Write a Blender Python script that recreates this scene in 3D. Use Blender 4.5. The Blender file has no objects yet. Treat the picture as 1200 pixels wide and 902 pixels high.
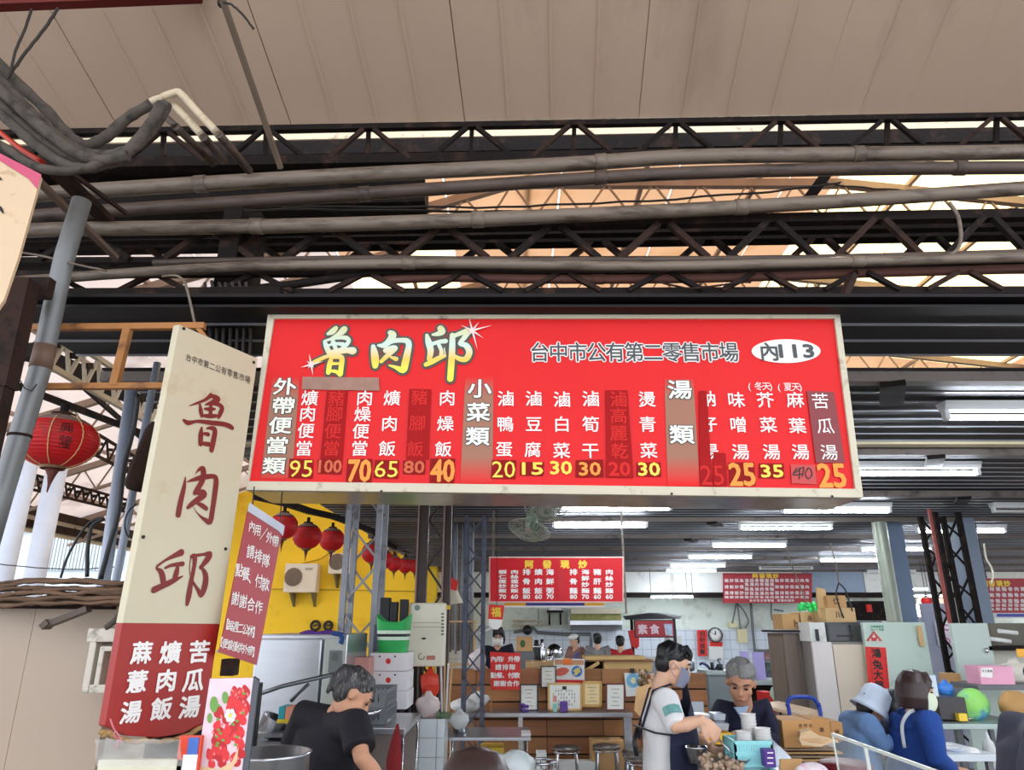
import bpy, bmesh, math, random
from mathutils import Vector as V, Matrix, Euler
R = math.radians
random.seed(11)
SC = bpy.context.scene
COL = SC.collection
# ---------------------------------------------------------------- camera, world, sun, exposure
F = 832.0
PITCH = R(18.5)
CAM = V((0, 0, 1.75))
cam = bpy.data.cameras.new('camera')
cam.sensor_width = 36
cam.lens = 36 * F / 1200
cam.clip_end = 200
camo = bpy.data.objects.new('camera', cam)
camo.location = CAM
camo.rotation_euler = (R(90) + PITCH, 0, 0)
COL.objects.link(camo)
SC.camera = camo
SC.view_settings.view_transform = 'Standard'
SC.view_settings.look = 'None'
SC.view_settings.gamma = 1
SC.view_settings.exposure = 1.25
w = bpy.data.worlds.new('sky')
SC.world = w
w.use_nodes = True
bg = w.node_tree.nodes['Background']
bg.inputs[0].default_value = (0.84, 0.90, 1.0, 1)
bg.inputs[1].default_value = 1.35
sun = bpy.data.lights.new('sun', 'SUN')
sun.energy = 2.4
sun.color = (1, 0.86, 0.68)
sun.angle = R(1.0)
suno = bpy.data.objects.new('sun', sun)
suno.rotation_euler = (R(-38), R(28), 0)
COL.objects.link(suno)
TUBE_POWER = 42.0
# ---------------------------------------------------------------- projection helpers (a pixel and a depth or height give a point)
def ray(px, py):
 u = (px - 600) / F
 v = (451 - py) / F
 return V((u, math.cos(PITCH) - v * math.sin(PITCH), math.sin(PITCH) + v * math.cos(PITCH)))
def P(px, py, Y):
 d = ray(px, py)
 return CAM + d * (Y / d.y)
def PZ(px, py, z):
 d = ray(px, py)
 return CAM + d * ((z - CAM.z) / d.z)
def mpp(Y, py=600):
 d = ray(600, py)
 return Y / d.y / F
# ---------------------------------------------------------------- materials
def lin(c):
 r = []
 for x in c:
  x = x / 255.0
  r.append(x / 12.92 if x <= 0.04045 else ((x + 0.055) / 1.055) ** 2.4)
 return (r[0], r[1], r[2], 1)
MATS = {}
def mat(name, rgb, rough=0.6, metal=0.0, var=0.1, scale=6, bump=0.0, bscale=40, dirt=None, emit=0, trans=0, alpha=1, translucent=0, stretch=None, spec=None):
 if name in MATS:
  return MATS[name]
 m = bpy.data.materials.new(name)
 m.use_nodes = True
 nt = m.node_tree
 N = nt.nodes
 L = nt.links
 b = N['Principled BSDF']
 b.inputs['Roughness'].default_value = rough
 b.inputs['Metallic'].default_value = metal
 if spec is not None:
  b.inputs['Specular IOR Level'].default_value = spec
 c = lin(rgb)
 tc = N.new('ShaderNodeTexCoord')
 mp = N.new('ShaderNodeMapping')
 L.new(tc.outputs['Object'], mp.inputs[0])
 if stretch:
  mp.inputs['Scale'].default_value = stretch
 no = N.new('ShaderNodeTexNoise')
 no.inputs['Scale'].default_value = scale
 no.inputs['Detail'].default_value = 4
 L.new(mp.outputs[0], no.inputs['Vector'])
 mx = N.new('ShaderNodeMix')
 mx.data_type = 'RGBA'
 mx.inputs[6].default_value = tuple(max(0, x * (1 - var * 1.6)) for x in c[:3]) + (1,)
 mx.inputs[7].default_value = tuple(min(1, x * (1 + var * 1.2)) for x in c[:3]) + (1,)
 L.new(no.outputs['Fac'], mx.inputs[0])
 out = mx.outputs[2]
 if dirt:
  n2 = N.new('ShaderNodeTexNoise')
  n2.inputs['Scale'].default_value = dirt[2]
  n2.inputs['Detail'].default_value = 6
  n2.inputs['Roughness'].default_value = 0.65
  L.new(mp.outputs[0], n2.inputs['Vector'])
  rp = N.new('ShaderNodeValToRGB')
  t = 0.62 - 0.25 * dirt[1]
  rp.color_ramp.elements[0].position = t
  rp.color_ramp.elements[1].position = t + 0.16
  L.new(n2.outputs['Fac'], rp.inputs[0])
  m2 = N.new('ShaderNodeMix')
  m2.data_type = 'RGBA'
  m2.inputs[7].default_value = lin(dirt[0])
  L.new(rp.outputs[0], m2.inputs[0])
  L.new(out, m2.inputs[6])
  out = m2.outputs[2]
 L.new(out, b.inputs['Base Color'])
 if bump:
  n3 = N.new('ShaderNodeTexNoise')
  n3.inputs['Scale'].default_value = bscale
  n3.inputs['Detail'].default_value = 3
  L.new(mp.outputs[0], n3.inputs['Vector'])
  bp = N.new('ShaderNodeBump')
  bp.inputs['Strength'].default_value = bump
  bp.inputs['Distance'].default_value = 0.01
  L.new(n3.outputs['Fac'], bp.inputs['Height'])
  L.new(bp.outputs[0], b.inputs['Normal'])
 if emit:
  b.inputs['Emission Color'].default_value = c
  b.inputs['Emission Strength'].default_value = emit
 if trans:
  b.inputs['Transmission Weight'].default_value = trans
 if alpha < 1:
  b.inputs['Alpha'].default_value = alpha
 if translucent:
  tr = N.new('ShaderNodeBsdfTranslucent')
  L.new(out, tr.inputs[0])
  ms = N.new('ShaderNodeMixShader')
  ms.inputs[0].default_value = translucent
  L.new(b.outputs[0], ms.inputs[1])
  L.new(tr.outputs[0], ms.inputs[2])
  L.new(ms.outputs[0], N['Material Output'].inputs[0])
 MATS[name] = m
 return m
# ---------------------------------------------------------------- mesh builder
Z = V((0, 0, 1))
WL = {}
class MB:
 def __init__(s):
  s.v = []
  s.f = []
  s.sm = []
  s.M = None
 def add(s, vs, fs, smooth=False):
  n = len(s.v)
  if s.M is not None:
   vs = [s.M @ V(a) for a in vs]
  s.v += [V(a) for a in vs]
  for f in fs:
   s.f.append([i + n for i in f])
   s.sm.append(smooth)
  return s
 def box(s, c, d, rot=None):
  c = V(c)
  m = rot.to_matrix() if isinstance(rot, Euler) else (Matrix.Rotation(rot, 3, 'Z') if rot else Matrix.Identity(3))
  vs = [c + m @ V((x * d[0] / 2, y * d[1] / 2, z * d[2] / 2)) for x in (-1, 1) for y in (-1, 1) for z in (-1, 1)]
  return s.add(vs, [(0, 1, 3, 2), (4, 6, 7, 5), (0, 4, 5, 1), (2, 3, 7, 6), (0, 2, 6, 4), (1, 5, 7, 3)])
 def beam(s, a, b, w, h=None, up=Z):
  a, b = V(a), V(b)
  h = h or w
  d = (b - a).normalized()
  if abs(d.dot(up)) > 0.98:
   up = V((0, 1, 0))
  x = d.cross(up).normalized()
  y = x.cross(d)
  vs = []
  for p in (a, b):
   for i, j in ((-1, -1), (1, -1), (1, 1), (-1, 1)):
    vs.append(p + x * (i * w / 2) + y * (j * h / 2))
  return s.add(vs, [(0, 1, 2, 3), (7, 6, 5, 4), (0, 4, 5, 1), (1, 5, 6, 2), (2, 6, 7, 3), (3, 7, 4, 0)])
 def xbeam(s, a, b, w, h=None):
  d = (V(b) - V(a)).normalized() * 2.6
  return s.beam(V(a) - d, V(b) + d, w, h)
 def tube(s, pts, r, n=8, flat=1.0, up=Z):
  pts = [V(p) for p in pts]
  k = len(pts)
  rs = r if isinstance(r, (list, tuple)) else [r] * k
  vs = []
  px_ = None
  for i, p in enumerate(pts):
   d = (pts[min(i + 1, k - 1)] - pts[max(i - 1, 0)])
   if d.length < 1e-9:
    d = V((0, 0, 1))
   d.normalize()
   if px_ is None:
    u = up if abs(d.dot(up)) < 0.95 else V((0, 1, 0))
    x = d.cross(u).normalized()
   else:
    x = (px_ - d * px_.dot(d)).normalized()
   px_ = x
   y = x.cross(d)
   for j in range(n):
    a = 2 * math.pi * j / n
    vs.append(p + x * (math.cos(a) * rs[i]) + y * (math.sin(a) * rs[i] * flat))
  fs = []
  for i in range(k - 1):
   for j in range(n):
    fs.append((i * n + j, i * n + (j + 1) % n, (i + 1) * n + (j + 1) % n, (i + 1) * n + j))
  s.add(vs, fs, True)
  m = len(s.v) - k * n
  s.f.append([m + j for j in reversed(range(n))])
  s.sm.append(False)
  s.f.append([m + (k - 1) * n + j for j in range(n)])
  s.sm.append(False)
  return s
 def cyl(s, a, b, r, r2=None, n=16):
  return s.tube([a, b], [r, r if r2 is None else r2], n)
 def lathe(s, c, prof, n=20, rot=None):
  c = V(c)
  m = rot.to_matrix() if rot else Matrix.Identity(3)
  vs = []
  for r, z in prof:
   for j in range(n):
    a = 2 * math.pi * j / n
    vs.append(c + m @ V((r * math.cos(a), r * math.sin(a), z)))
  fs = []
  for i in range(len(prof) - 1):
   for j in range(n):
    fs.append((i * n + j, i * n + (j + 1) % n, (i + 1) * n + (j + 1) % n, (i + 1) * n + j))
  return s.add(vs, fs, True)
 def ell(s, c, r, n=16, m=10, rot=None):
  if not isinstance(r, (list, tuple)):
   r = (r, r, r)
  mt = rot.to_matrix() if rot else Matrix.Identity(3)
  c = V(c)
  vs = []
  for i in range(m + 1):
   t = math.pi * i / m
   rr = max(math.sin(t), 1e-3)
   for j in range(n):
    a = 2 * math.pi * j / n
    vs.append(c + mt @ V((r[0] * rr * math.cos(a), r[1] * rr * math.sin(a), -r[2] * math.cos(t))))
  fs = []
  for i in range(m):
   for j in range(n):
    fs.append((i * n + j, i * n + (j + 1) % n, (i + 1) * n + (j + 1) % n, (i + 1) * n + j))
  fs.append(tuple(reversed(range(n))))
  fs.append(tuple(m * n + j for j in range(n)))
  return s.add(vs, fs, True)
 def slab(s, pts, off):
  pts = [V(p) for p in pts]
  n = len(pts)
  off = V(off)
  vs = pts + [p + off for p in pts]
  fs = [tuple(range(n)), tuple(reversed(range(n, 2 * n)))]
  for i in range(n):
   fs.append((i, i + n, (i + 1) % n + n, (i + 1) % n))
  return s.add(vs, fs)
 def face(s, pts):
  return s.add(pts, [tuple(range(len(pts)))])
 def build(s, name, m, parent=None, label=None, kind=None, cat=None, group=None, bevel=0, org=None, fix=True):
  if parent is not None:
   o0 = WL[parent.name]
  elif org is not None:
   o0 = V(org)
  else:
   xs = [v.x for v in s.v]
   ys = [v.y for v in s.v]
   zs = [v.z for v in s.v]
   o0 = V(((min(xs) + max(xs)) / 2, (min(ys) + max(ys)) / 2, min(zs)))
  me = bpy.data.meshes.new(name)
  me.from_pydata([tuple(v - o0) for v in s.v], [], s.f)
  me.polygons.foreach_set('use_smooth', s.sm)
  if fix or bevel:
   bm = bmesh.new()
   bm.from_mesh(me)
   if fix:
    bmesh.ops.recalc_face_normals(bm, faces=bm.faces)
   if bevel:
    es = [e for e in bm.edges if e.is_manifold and e.calc_face_angle(0) > 0.5]
    bmesh.ops.bevel(bm, geom=es, offset=bevel, segments=2, affect='EDGES', profile=0.6)
   bm.to_mesh(me)
   bm.free()
  me.materials.append(m)
  return link(name, me, o0, parent, label, kind, cat, group)
def link(name, me, o0, parent=None, label=None, kind=None, cat=None, group=None):
 o = bpy.data.objects.new(name, me)
 COL.objects.link(o)
 if parent is not None:
  o.parent = parent
 else:
  o.location = o0
 WL[o.name] = V(o0)
 tag(o, label, cat, group, kind)
 return o
def tag(o, label=None, cat=None, group=None, kind=None):
 if label:
  o['label'] = label
 if cat:
  o['category'] = cat
 if group:
  o['group'] = group
 if kind:
  o['kind'] = kind
 return o
def thing(name, label, cat, loc=(0, 0, 0), group=None, kind=None):
 o = bpy.data.objects.new(name, None)
 o.empty_display_size = 0.1
 COL.objects.link(o)
 o.location = loc
 WL[o.name] = V(loc)
 return tag(o, label, cat, group, kind)
KIDS = {}
def kids(o):
 return [c for c in bpy.data.objects if c.parent == o]
def dup(root, loc, label=None, rz=0, group=None, sc=None):
 r = root.copy()
 COL.objects.link(r)
 r.location = loc
 r.rotation_euler = (0, 0, rz)
 if sc:
  r.scale = (sc, sc, sc) if not isinstance(sc, tuple) else sc
 if label:
  r['label'] = label
 if group:
  r['group'] = group
 WL[r.name] = V(loc)
 for ch in kids(root):
  c = ch.copy()
  COL.objects.link(c)
  c.parent = r
  WL[c.name] = V(loc)
  for g in kids(ch):
   d = g.copy()
   COL.objects.link(d)
   d.parent = c
 return r
def remesh(mb, name, m, vox=0.008, parent=None, smooth=6, fac=0.5, **kw):
 o = mb.build(name + '_tmp', m, None, org=(0, 0, 0))
 md = o.modifiers.new('r', 'REMESH')
 md.mode = 'VOXEL'
 md.voxel_size = vox
 md.use_smooth_shade = True
 ms = o.modifiers.new('s', 'SMOOTH')
 ms.iterations = smooth
 ms.factor = fac
 dg = bpy.context.evaluated_depsgraph_get()
 me = bpy.data.meshes.new_from_object(o.evaluated_get(dg))
 bpy.data.objects.remove(o)
 me.polygons.foreach_set('use_smooth', [True] * len(me.polygons))
 if not me.materials:
  me.materials.append(m)
 o0 = WL[parent.name] if parent is not None else V((0, 0, 0))
 if parent is None:
  b = [v.co for v in me.vertices]
  o0 = V((sum(c.x for c in b) / len(b), sum(c.y for c in b) / len(b), min(c.z for c in b)))
 me.transform(Matrix.Translation(-o0))
 me.name = name
 return link(name, me, o0, parent, **kw)
# ---------------------------------------------------------------- lettering: glyphs laid on a plane
_fc = bpy.data.curves.new('glyph', 'FONT')
_fo = bpy.data.objects.new('glyph', _fc)
COL.objects.link(_fo)
_gc = {}
def glyph(ch):
 k = ch
 if k not in _gc:
  _fc.body = ch
  _fc.resolution_u = 2
  me = bpy.data.meshes.new_from_object(_fo.evaluated_get(bpy.context.evaluated_depsgraph_get()))
  _gc[k] = ([(v.co.x, v.co.y) for v in me.vertices], [tuple(p.vertices) for p in me.polygons])
  bpy.data.meshes.remove(me)
 return _gc[k]
class Pl:
 def __init__(s, o, r, u):
  s.o = V(o)
  s.r = V(r).normalized()
  s.u = (V(u) - s.r * V(u).dot(s.r)).normalized()
  s.n = s.r.cross(s.u)
  if s.n.dot(CAM - s.o) < 0:
   s.n = -s.n
 def hit(s, px, py, lift=0):
  d = ray(px, py)
  return CAM + d * ((s.o - CAM).dot(s.n) / d.dot(s.n)) + s.n * lift
 def ab(s, px, py):
  h = s.hit(px, py) - s.o
  return h.dot(s.r), h.dot(s.u)
 def at(s, a, b, lift=0):
  return s.o + s.r * a + s.u * b + s.n * lift
 def ch(s, mb, c, px, py, w, h, off=0.0, lift=0.002, fit=False):
  vs, fs = glyph(c)
  if not vs:
   return
  a, b = s.ab(px, py)
  wa = abs(s.ab(px + w / 2, py)[0] - s.ab(px - w / 2, py)[0])
  hb = abs(s.ab(px, py + h / 2)[1] - s.ab(px, py - h / 2)[1])
  if fit:
   xs = [v[0] for v in vs]
   ys = [v[1] for v in vs]
   x0, x1, y0, y1 = min(xs), max(xs), min(ys), max(ys)
   f = lambda x, y: ((x - (x0 + x1) / 2) / (x1 - x0) * wa, (y - (y0 + y1) / 2) / (y1 - y0) * hb)
  else:
   f = lambda x, y: ((x - 0.5) * wa, (y - 0.38) * hb)
  n = 0 if off < 0.004 else (4 if off < 0.02 else 8)
  sh = [(0, 0)] + [(off * math.cos(R(45) + 2 * math.pi * i / n), off * math.sin(R(45) + 2 * math.pi * i / n)) for i in range(n)]
  for i, (ox, oy) in enumerate(sh):
   pts = []
   for x, y in vs:
    p, q = f(x, y)
    pts.append(s.at(a + p + ox * (hb if fit else wa), b + q + oy * hb, lift + i * 1.2e-5))
   mb.add(pts, fs)
 def poly(s, mb, pts, lift=0.001):
  mb.face([s.hit(x, y, lift) for x, y in pts])
 def brush(s, mb, strokes, fn, grow=0.0, lift=0.003):
  for st in strokes:
   q = smooth_path(st, 3)
   pts = []
   for x, y, w_ in q:
    X, Y_ = fn(x, y)
    a, b = s.ab(X, Y_)
    pts.append((a, b, w_))
   X0, Y0 = fn(q[0][0], q[0][1])
   X1, Y1 = fn(q[0][0] + 100, q[0][1])
   k = abs(s.ab(X1, Y1)[0] - s.ab(X0, Y0)[0]) / 100
   for i, (a, b, w_) in enumerate(pts):
    lift += 4e-6
    rr = (w_ / 2 + grow) * k
    mb.face([s.at(a + rr * math.cos(t * math.pi / 5), b + rr * math.sin(t * math.pi / 5), lift) for t in range(10)])
    if i:
     a0, b0, w0 = pts[i - 1]
     r0 = (w0 / 2 + grow) * k
     dx, dy = a - a0, b - b0
     lift += 4e-6
     L = math.hypot(dx, dy) or 1
     nx, ny = -dy / L, dx / L
     mb.face([s.at(a0 + nx * r0, b0 + ny * r0, lift), s.at(a + nx * rr, b + ny * rr, lift), s.at(a - nx * rr, b - ny * rr, lift), s.at(a0 - nx * r0, b0 - ny * r0, lift)])
def smooth_path(st, n=4):
 if len(st) < 3:
  return st
 out = []
 k = len(st)
 for i in range(k - 1):
  p0, p1, p2, p3 = st[max(i - 1, 0)], st[i], st[i + 1], st[min(i + 2, k - 1)]
  for j in range(n):
   t = j / n
   out.append(tuple(0.5 * (2 * b + (c - a) * t + (2 * a - 5 * b + 4 * c - d) * t * t + (3 * b - a - 3 * c + d) * t ** 3) for a, b, c, d in zip(p0, p1, p2, p3)))
 out.append(st[-1])
 return out
def curve(pts, n=5):
 return [V(p) for p in smooth_path([tuple(p) for p in pts], n)]
def front(Y):
 return Pl((0, Y, 0), (1, 0, 0), (0, 0, 1))
# ================================================================ materials used in many places
m_dark = mat('sooty steel', (30, 23, 21), 0.8, 0.0, 0.25, 5, spec=0.2, dirt=((66, 46, 36), 0.3, 9), bump=0.3)
m_rust = mat('rusty brown steel', (58, 40, 33), 0.8, 0.0, 0.25, 6, spec=0.2, dirt=((36, 28, 25), 0.6, 11), bump=0.3)
m_pipe = mat('dusty grey pipe', (122, 108, 94), 0.5, 0.0, 0.15, 4, dirt=((78, 64, 54), 0.5, 7), stretch=(0.6, 3, 3))
m_pipe2 = mat('brown dusty pipe', (84, 68, 58), 0.55, 0.0, 0.15, 4, dirt=((44, 33, 28), 0.5, 7), stretch=(0.6, 3, 3))
m_slat = mat('dark ribbed deck', (26, 21, 22), 0.6, 0.0, 0.15, 3, spec=0.25)
m_seam = mat('tube lit rib tone', (150, 150, 156), 0.35, 0.5, 0.1, 4)  # pale colour paints in the tube light caught by the rib edges
m_canopy = mat('canopy sheet', (212, 184, 160), 0.7, 0, 0.06, 1.2, dirt=((190, 164, 144), 0.15, 1.0), stretch=(1.5, 0.5, 1))
m_cream = mat('weathered cream metal', (205, 196, 172), 0.55, 0.1, 0.08, 5, dirt=((120, 100, 78), 0.18, 12))
m_white = mat('off white paint', (228, 228, 222), 0.6, 0, 0.05, 3, dirt=((190, 185, 175), 0.25, 3))
m_steel = mat('stainless steel', (190, 192, 196), 0.28, 0.9, 0.08, 3, stretch=(1, 1, 6))
m_grey = mat('grey painted steel', (140, 144, 152), 0.5, 0.3, 0.1, 5, dirt=((92, 88, 84), 0.3, 8))
m_black = mat('black plastic', (24, 24, 26), 0.5, 0, 0.1)
m_cable = mat('dusty black cable', (52, 47, 43), 0.8, 0, 0.3, 20)
m_chrome = mat('chromed tube', (205, 205, 208), 0.18, 1.0, 0.03)
m_fl = mat('concrete floor', (128, 124, 118), 0.6, 0, 0.12, 1.5, dirt=((96, 90, 84), 0.3, 2))
m_card = mat('cardboard', (196, 152, 100), 0.8, 0, 0.08, 4)
m_card2 = mat('pale cardboard', (208, 172, 122), 0.8, 0, 0.08, 4)
m_ink = mat('black ink', (26, 24, 26), 0.6, 0, 0.05)
m_wink = mat('white ink', (242, 238, 232), 0.5, 0, 0.02)
m_red = mat('red sign film', (222, 20, 22), 0.42, 0, 0.05, 2, spec=0.25)
m_redp = mat('red paper', (222, 44, 36), 0.6, 0, 0.05, 3)
def struct(mb, name, m, parent=None, **k):
 if parent is None:
  k['kind'] = 'structure'
 return mb.build(name, m, parent, **k)
# ---------------------------------------------------------------- ground
b = MB()
b.box((1, 10, -0.05), (60, 44, 0.1))
floor = struct(b, 'floor', m_fl)
# ---------------------------------------------------------------- flat dark deck of the market hall: slats and seam strips
b = MB()
CX0, CX1, CZ = -2.15, 13.5, 3.0
b.box(((CX0 + CX1) / 2, 11.75, CZ + 0.07), (CX1 - CX0, 15.9, 0.015))
ceiling = struct(b, 'ceiling', m_slat)
b = MB()
b.box(((CX0 + CX1) / 2, 2.95, CZ + 0.05), (CX1 - CX0, 0.5, 0.015))
b.build('front_plate', m_slat, ceiling)
y = 2.72
SL = 0.19
i = 0
while y < 19.6:
 if 3.27 <= y + SL / 2 <= 3.5:
  y = 3.50
  continue
 b = MB()
 x0 = CX0
 b.box(((x0 + CX1) / 2, y + 0.087, CZ + 0.012), (CX1 - x0, 0.168, 0.012))
 s_ = b.build('slat', m_slat, ceiling)
 b = MB()
 b.box(((x0 + CX1) / 2, y + 0.178, CZ + 0.009), (CX1 - x0, 0.013, 0.022))
 b.build('seam_strip', m_seam, ceiling)
 y += SL
 i += 1
m_purlin = mat('dusty ceiling beam', (112, 102, 96), 0.6, 0.1, 0.12, 4, dirt=((60, 52, 48), 0.3, 5))
for yb in (3.54, 5.25, 7.1, 8.95, 10.8, 12.65, 14.5, 16.3, 18.2):
 b = MB()
 b.box(((CX0 + CX1) / 2, yb, CZ - 0.03), (CX1 - CX0, 0.08, 0.055))
 b.box(((CX0 + CX1) / 2, yb, CZ - 0.003), (CX1 - CX0, 0.03, 0.006))
 b.build('cross_beam', m_purlin, ceiling)
# short cleats under the cross beams
for k, (px, yb) in enumerate(((1108, 5.25), (1128, 7.1), (835, 8.95), (805, 10.8), (1078, 3.54))):
 b = MB()
 x = (px - 600) / F * yb * 1.02
 b.beam((x - 0.1, yb - 0.05, CZ - 0.075), (x + 0.1, yb + 0.35, CZ - 0.06), 0.12, 0.03)
 b.build('cleat', m_dark, ceiling)
b = MB()
b.box(((CX0 + CX1) / 2, 5.08, CZ - 0.01), (CX1 - CX0, 0.1, 0.02))
b.build('cream_strip', mat('bright gap cream', (214, 200, 165), 0.5), ceiling)  # cream colour stands in for the light of a narrow deck gap
# pale edge flashing of the deck above the sign
b = MB()
a_, c_ = P(322, 361, 2.95), P(1260, 354, 2.95) + V((2.6, 0, 0))
b.beam(a_, c_, 0.05, 0.03)
b.build('edge_flashing', mat('pinkish flashing', (200, 180, 172), 0.6, 0, 0.1, 6, dirt=((120, 95, 85), 0.3, 9)), ceiling)
# ---------------------------------------------------------------- canopy over the aisle, sloping down away from the viewer
dC = ray(660, 1050).normalized()
YE = 3.5
can = thing('canopy_roof', 'pale sloping canopy of wide metal sheets above the aisle', 'roof', P(600, 145, YE), kind='structure')
del can['label'], can['category']
edge = [-480, -265, -60, 140, 342, 545, 748, 955, 1162, 1370, 1580]
for k in range(len(edge) - 1):
 def ep(px):
  return P(px, 152 - (px - 150) * 0.0185, YE)
 a_, c_ = ep(edge[k] + 0.6), ep(edge[k + 1] - 0.6)
 L_ = -9.5
 b = MB()
 b.slab([a_, c_, c_ + dC * L_, a_ + dC * L_], (0, 0, 0.04))
 b.build('roof_sheet', m_canopy, can)
 # small standing ribs on the sheet
 for t in (0.25, 0.5, 0.75):
  q = a_.lerp(c_, t)
  b = MB()
  b.beam(q + V((0, 0, -0.002)), q + dC * L_ + V((0, 0, -0.002)), 0.012, 0.006)
  b.build('sheet_rib', m_canopy, can)
b = MB()
b.slab([P(-700, 158, YE), P(1700, 128, YE), P(1700, 128, YE) + V((0, 0, 0.06)) - dC * 11, P(-700, 158, YE) - dC * 11 + V((0, 0, 0.06))], (0, 0, 0.02))
b.build('backing_sheet', m_canopy, can)
b = MB()
b.beam(P(-60, 160, YE), P(1260, 132, YE), 0.03, 0.04)
b.build('gutter_lip', mat('mouldy cream lip', (190, 182, 160), 0.7, 0, 0.2, 15, dirt=((70, 60, 46), 0.5, 22)), can)
# ---------------------------------------------------------------- big hall roof far above: translucent sheets with rafters
m_hall = mat('hall roof sheet', (226, 202, 178), 0.6, 0, 0.08, 0.8, translucent=0.6, dirt=((214, 184, 150), 0.25, 0.9), bump=0.0)
m_hallw = mat('white hall sheet', (226, 218, 214), 0.6, 0, 0.06, 0.8, translucent=0.6, dirt=((196, 186, 184), 0.25, 0.9))
m_sky = mat('skylight fibreglass', (255, 240, 205), 0.5, 0, 0.04, 2, translucent=0.9)
hall = thing('hall_roof', 'x', 'roof', (0, 12, 6.5), kind='structure')
del hall['label'], hall['category']
def roofz(x):
 return 6.9 - max(0, -(x - 0.0)) * 0.335 - max(0, x - 4) * 0.12
xs = [-9.2, -7.8, -6.4, -5.0, -3.6, -2.2, -0.8, 0.6, 2.0, 3.4, 4.0, 5.3, 6.6, 7.9, 9.2, 10.5, 11.8, 13.1, 14.4]
for k in range(len(xs) - 1):
 x0, x1 = xs[k], xs[k + 1]
 n = 0
 yy = 4.2
 while yy < 30:
  y1 = yy + 4.2
  b = MB()
  b.slab([(x0 + 0.01, yy + 0.01, roofz(x0)), (x1 - 0.01, yy + 0.01, roofz(x1)), (x1 - 0.01, y1 - 0.01, roofz(x1)), (x0 + 0.01, y1 - 0.01, roofz(x0))], (0, 0, 0.02))
  skyl = (x0 >= 4.0 and x0 < 9 and yy < 12) or (k in (5,) and n == 1)
  b.build('skylight_sheet' if skyl else 'hall_sheet', m_sky if skyl else (m_hallw if x1 < -2 else m_hall), hall)
  yy = y1
  n += 1
m_raf = mat('painted rafter', (150, 128, 112), 0.6, 0.1, 0.15, 5)
for yy in (5.0, 7.4, 9.8, 12.2, 15, 18, 21):
 for xa, xb in ((-9.2, 0.0), (0.0, 4.0), (4.0, 14.4)):
  b = MB()
  b.beam((xa, yy, roofz(xa) - 0.10), (xb, yy, roofz(xb) - 0.10), 0.08, 0.10)
  b.build('rafter', m_raf, hall)
  b = MB()
  b.beam((xa, yy, roofz(xa) - 0.55), (xb, yy, roofz(xb) - 0.55), 0.05, 0.05)
  n = int((xb - xa) / 0.55)
  for j in range(n):
   u0, u1 = xa + (xb - xa) * j / n, xa + (xb - xa) * (j + 1) / n
   um = (u0 + u1) / 2
   b.beam((u0, yy, roofz(u0) - 0.1), (um, yy, roofz(um) - 0.55), 0.022)
   b.beam((um, yy, roofz(um) - 0.55), (u1, yy, roofz(u1) - 0.1), 0.022)
  b.build('rafter_lattice', m_raf, hall)
m_pur = mat('thin purlin', (186, 162, 146), 0.6, 0.1, 0.1)
for x in (-8.4, -7.0, -5.6, -4.2, -2.8, -1.4, 0.2, 1.6, 3.0, 4.8, 6.2, 7.6, 9.0, 10.6, 12.2):
 b = MB()
 b.beam((x, 4.2, roofz(x) - 0.03), (x, 29.4, roofz(x) - 0.03), 0.05, 0.05)
 b.build('purlin', m_pur, hall)
b = MB()
for zz, xx in ((3.72, -8.9), (3.5, -9.0)):
 b.beam((xx, 4.5, zz), (xx, 29, zz), 0.1, 0.14)
b.build('eaves_beam', m_rust, hall)
b = MB()
b.box((-9.15, 17, 3.62), (0.04, 25, 0.5))
b.build('eaves_sheet', mat('eaves corrugated', (226, 210, 180), 0.6, 0, 0.1, 3), hall)
# ---------------------------------------------------------------- back wall with tiled lower half
def tile_mat(name, c1, c2, sc):
 m = bpy.data.materials.new(name)
 m.use_nodes = True
 nt = m.node_tree
 bs = nt.nodes['Principled BSDF']
 tc = nt.nodes.new('ShaderNodeTexCoord')
 sp_ = nt.nodes.new('ShaderNodeSeparateXYZ')
 cb = nt.nodes.new('ShaderNodeCombineXYZ')
 nt.links.new(tc.outputs['Object'], sp_.inputs[0])
 nt.links.new(sp_.outputs['X'], cb.inputs['X'])
 nt.links.new(sp_.outputs['Z'], cb.inputs['Y'])
 br = nt.nodes.new('ShaderNodeTexBrick')
 br.offset = 0
 br.inputs['Color1'].default_value = lin(c1)
 br.inputs['Color2'].default_value = lin([x - 6 for x in c1])
 br.inputs['Mortar'].default_value = lin(c2)
 br.inputs['Scale'].default_value = sc
 br.inputs['Brick Width'].default_value = 1
 br.inputs['Row Height'].default_value = 1
 br.inputs['Mortar Size'].default_value = 0.025
 nt.links.new(cb.outputs[0], br.inputs['Vector'])
 nt.links.new(br.outputs['Color'], bs.inputs['Base Color'])
 bs.inputs['Roughness'].default_value = 0.25
 return m
m_tile = tile_mat('small white wall tiles', (214, 222, 230), (150, 158, 168), 4.5)
m_wallp = mat('pale green wall paint', (218, 226, 214), 0.7, 0, 0.06, 1.5, dirt=((176, 176, 160), 0.35, 1.6))
b = MB()
b.box((5.5, 19.1, 2.0), (15.8, 0.12, 4.0))
wall_back = struct(b, 'wall_back', m_wallp)
zt = P(760, 737, 19).z
b = MB()
b.box((5.5, 19.03, zt / 2), (15.8, 0.03, zt))
b.build('wall_tiles', m_tile, wall_back)
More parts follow.
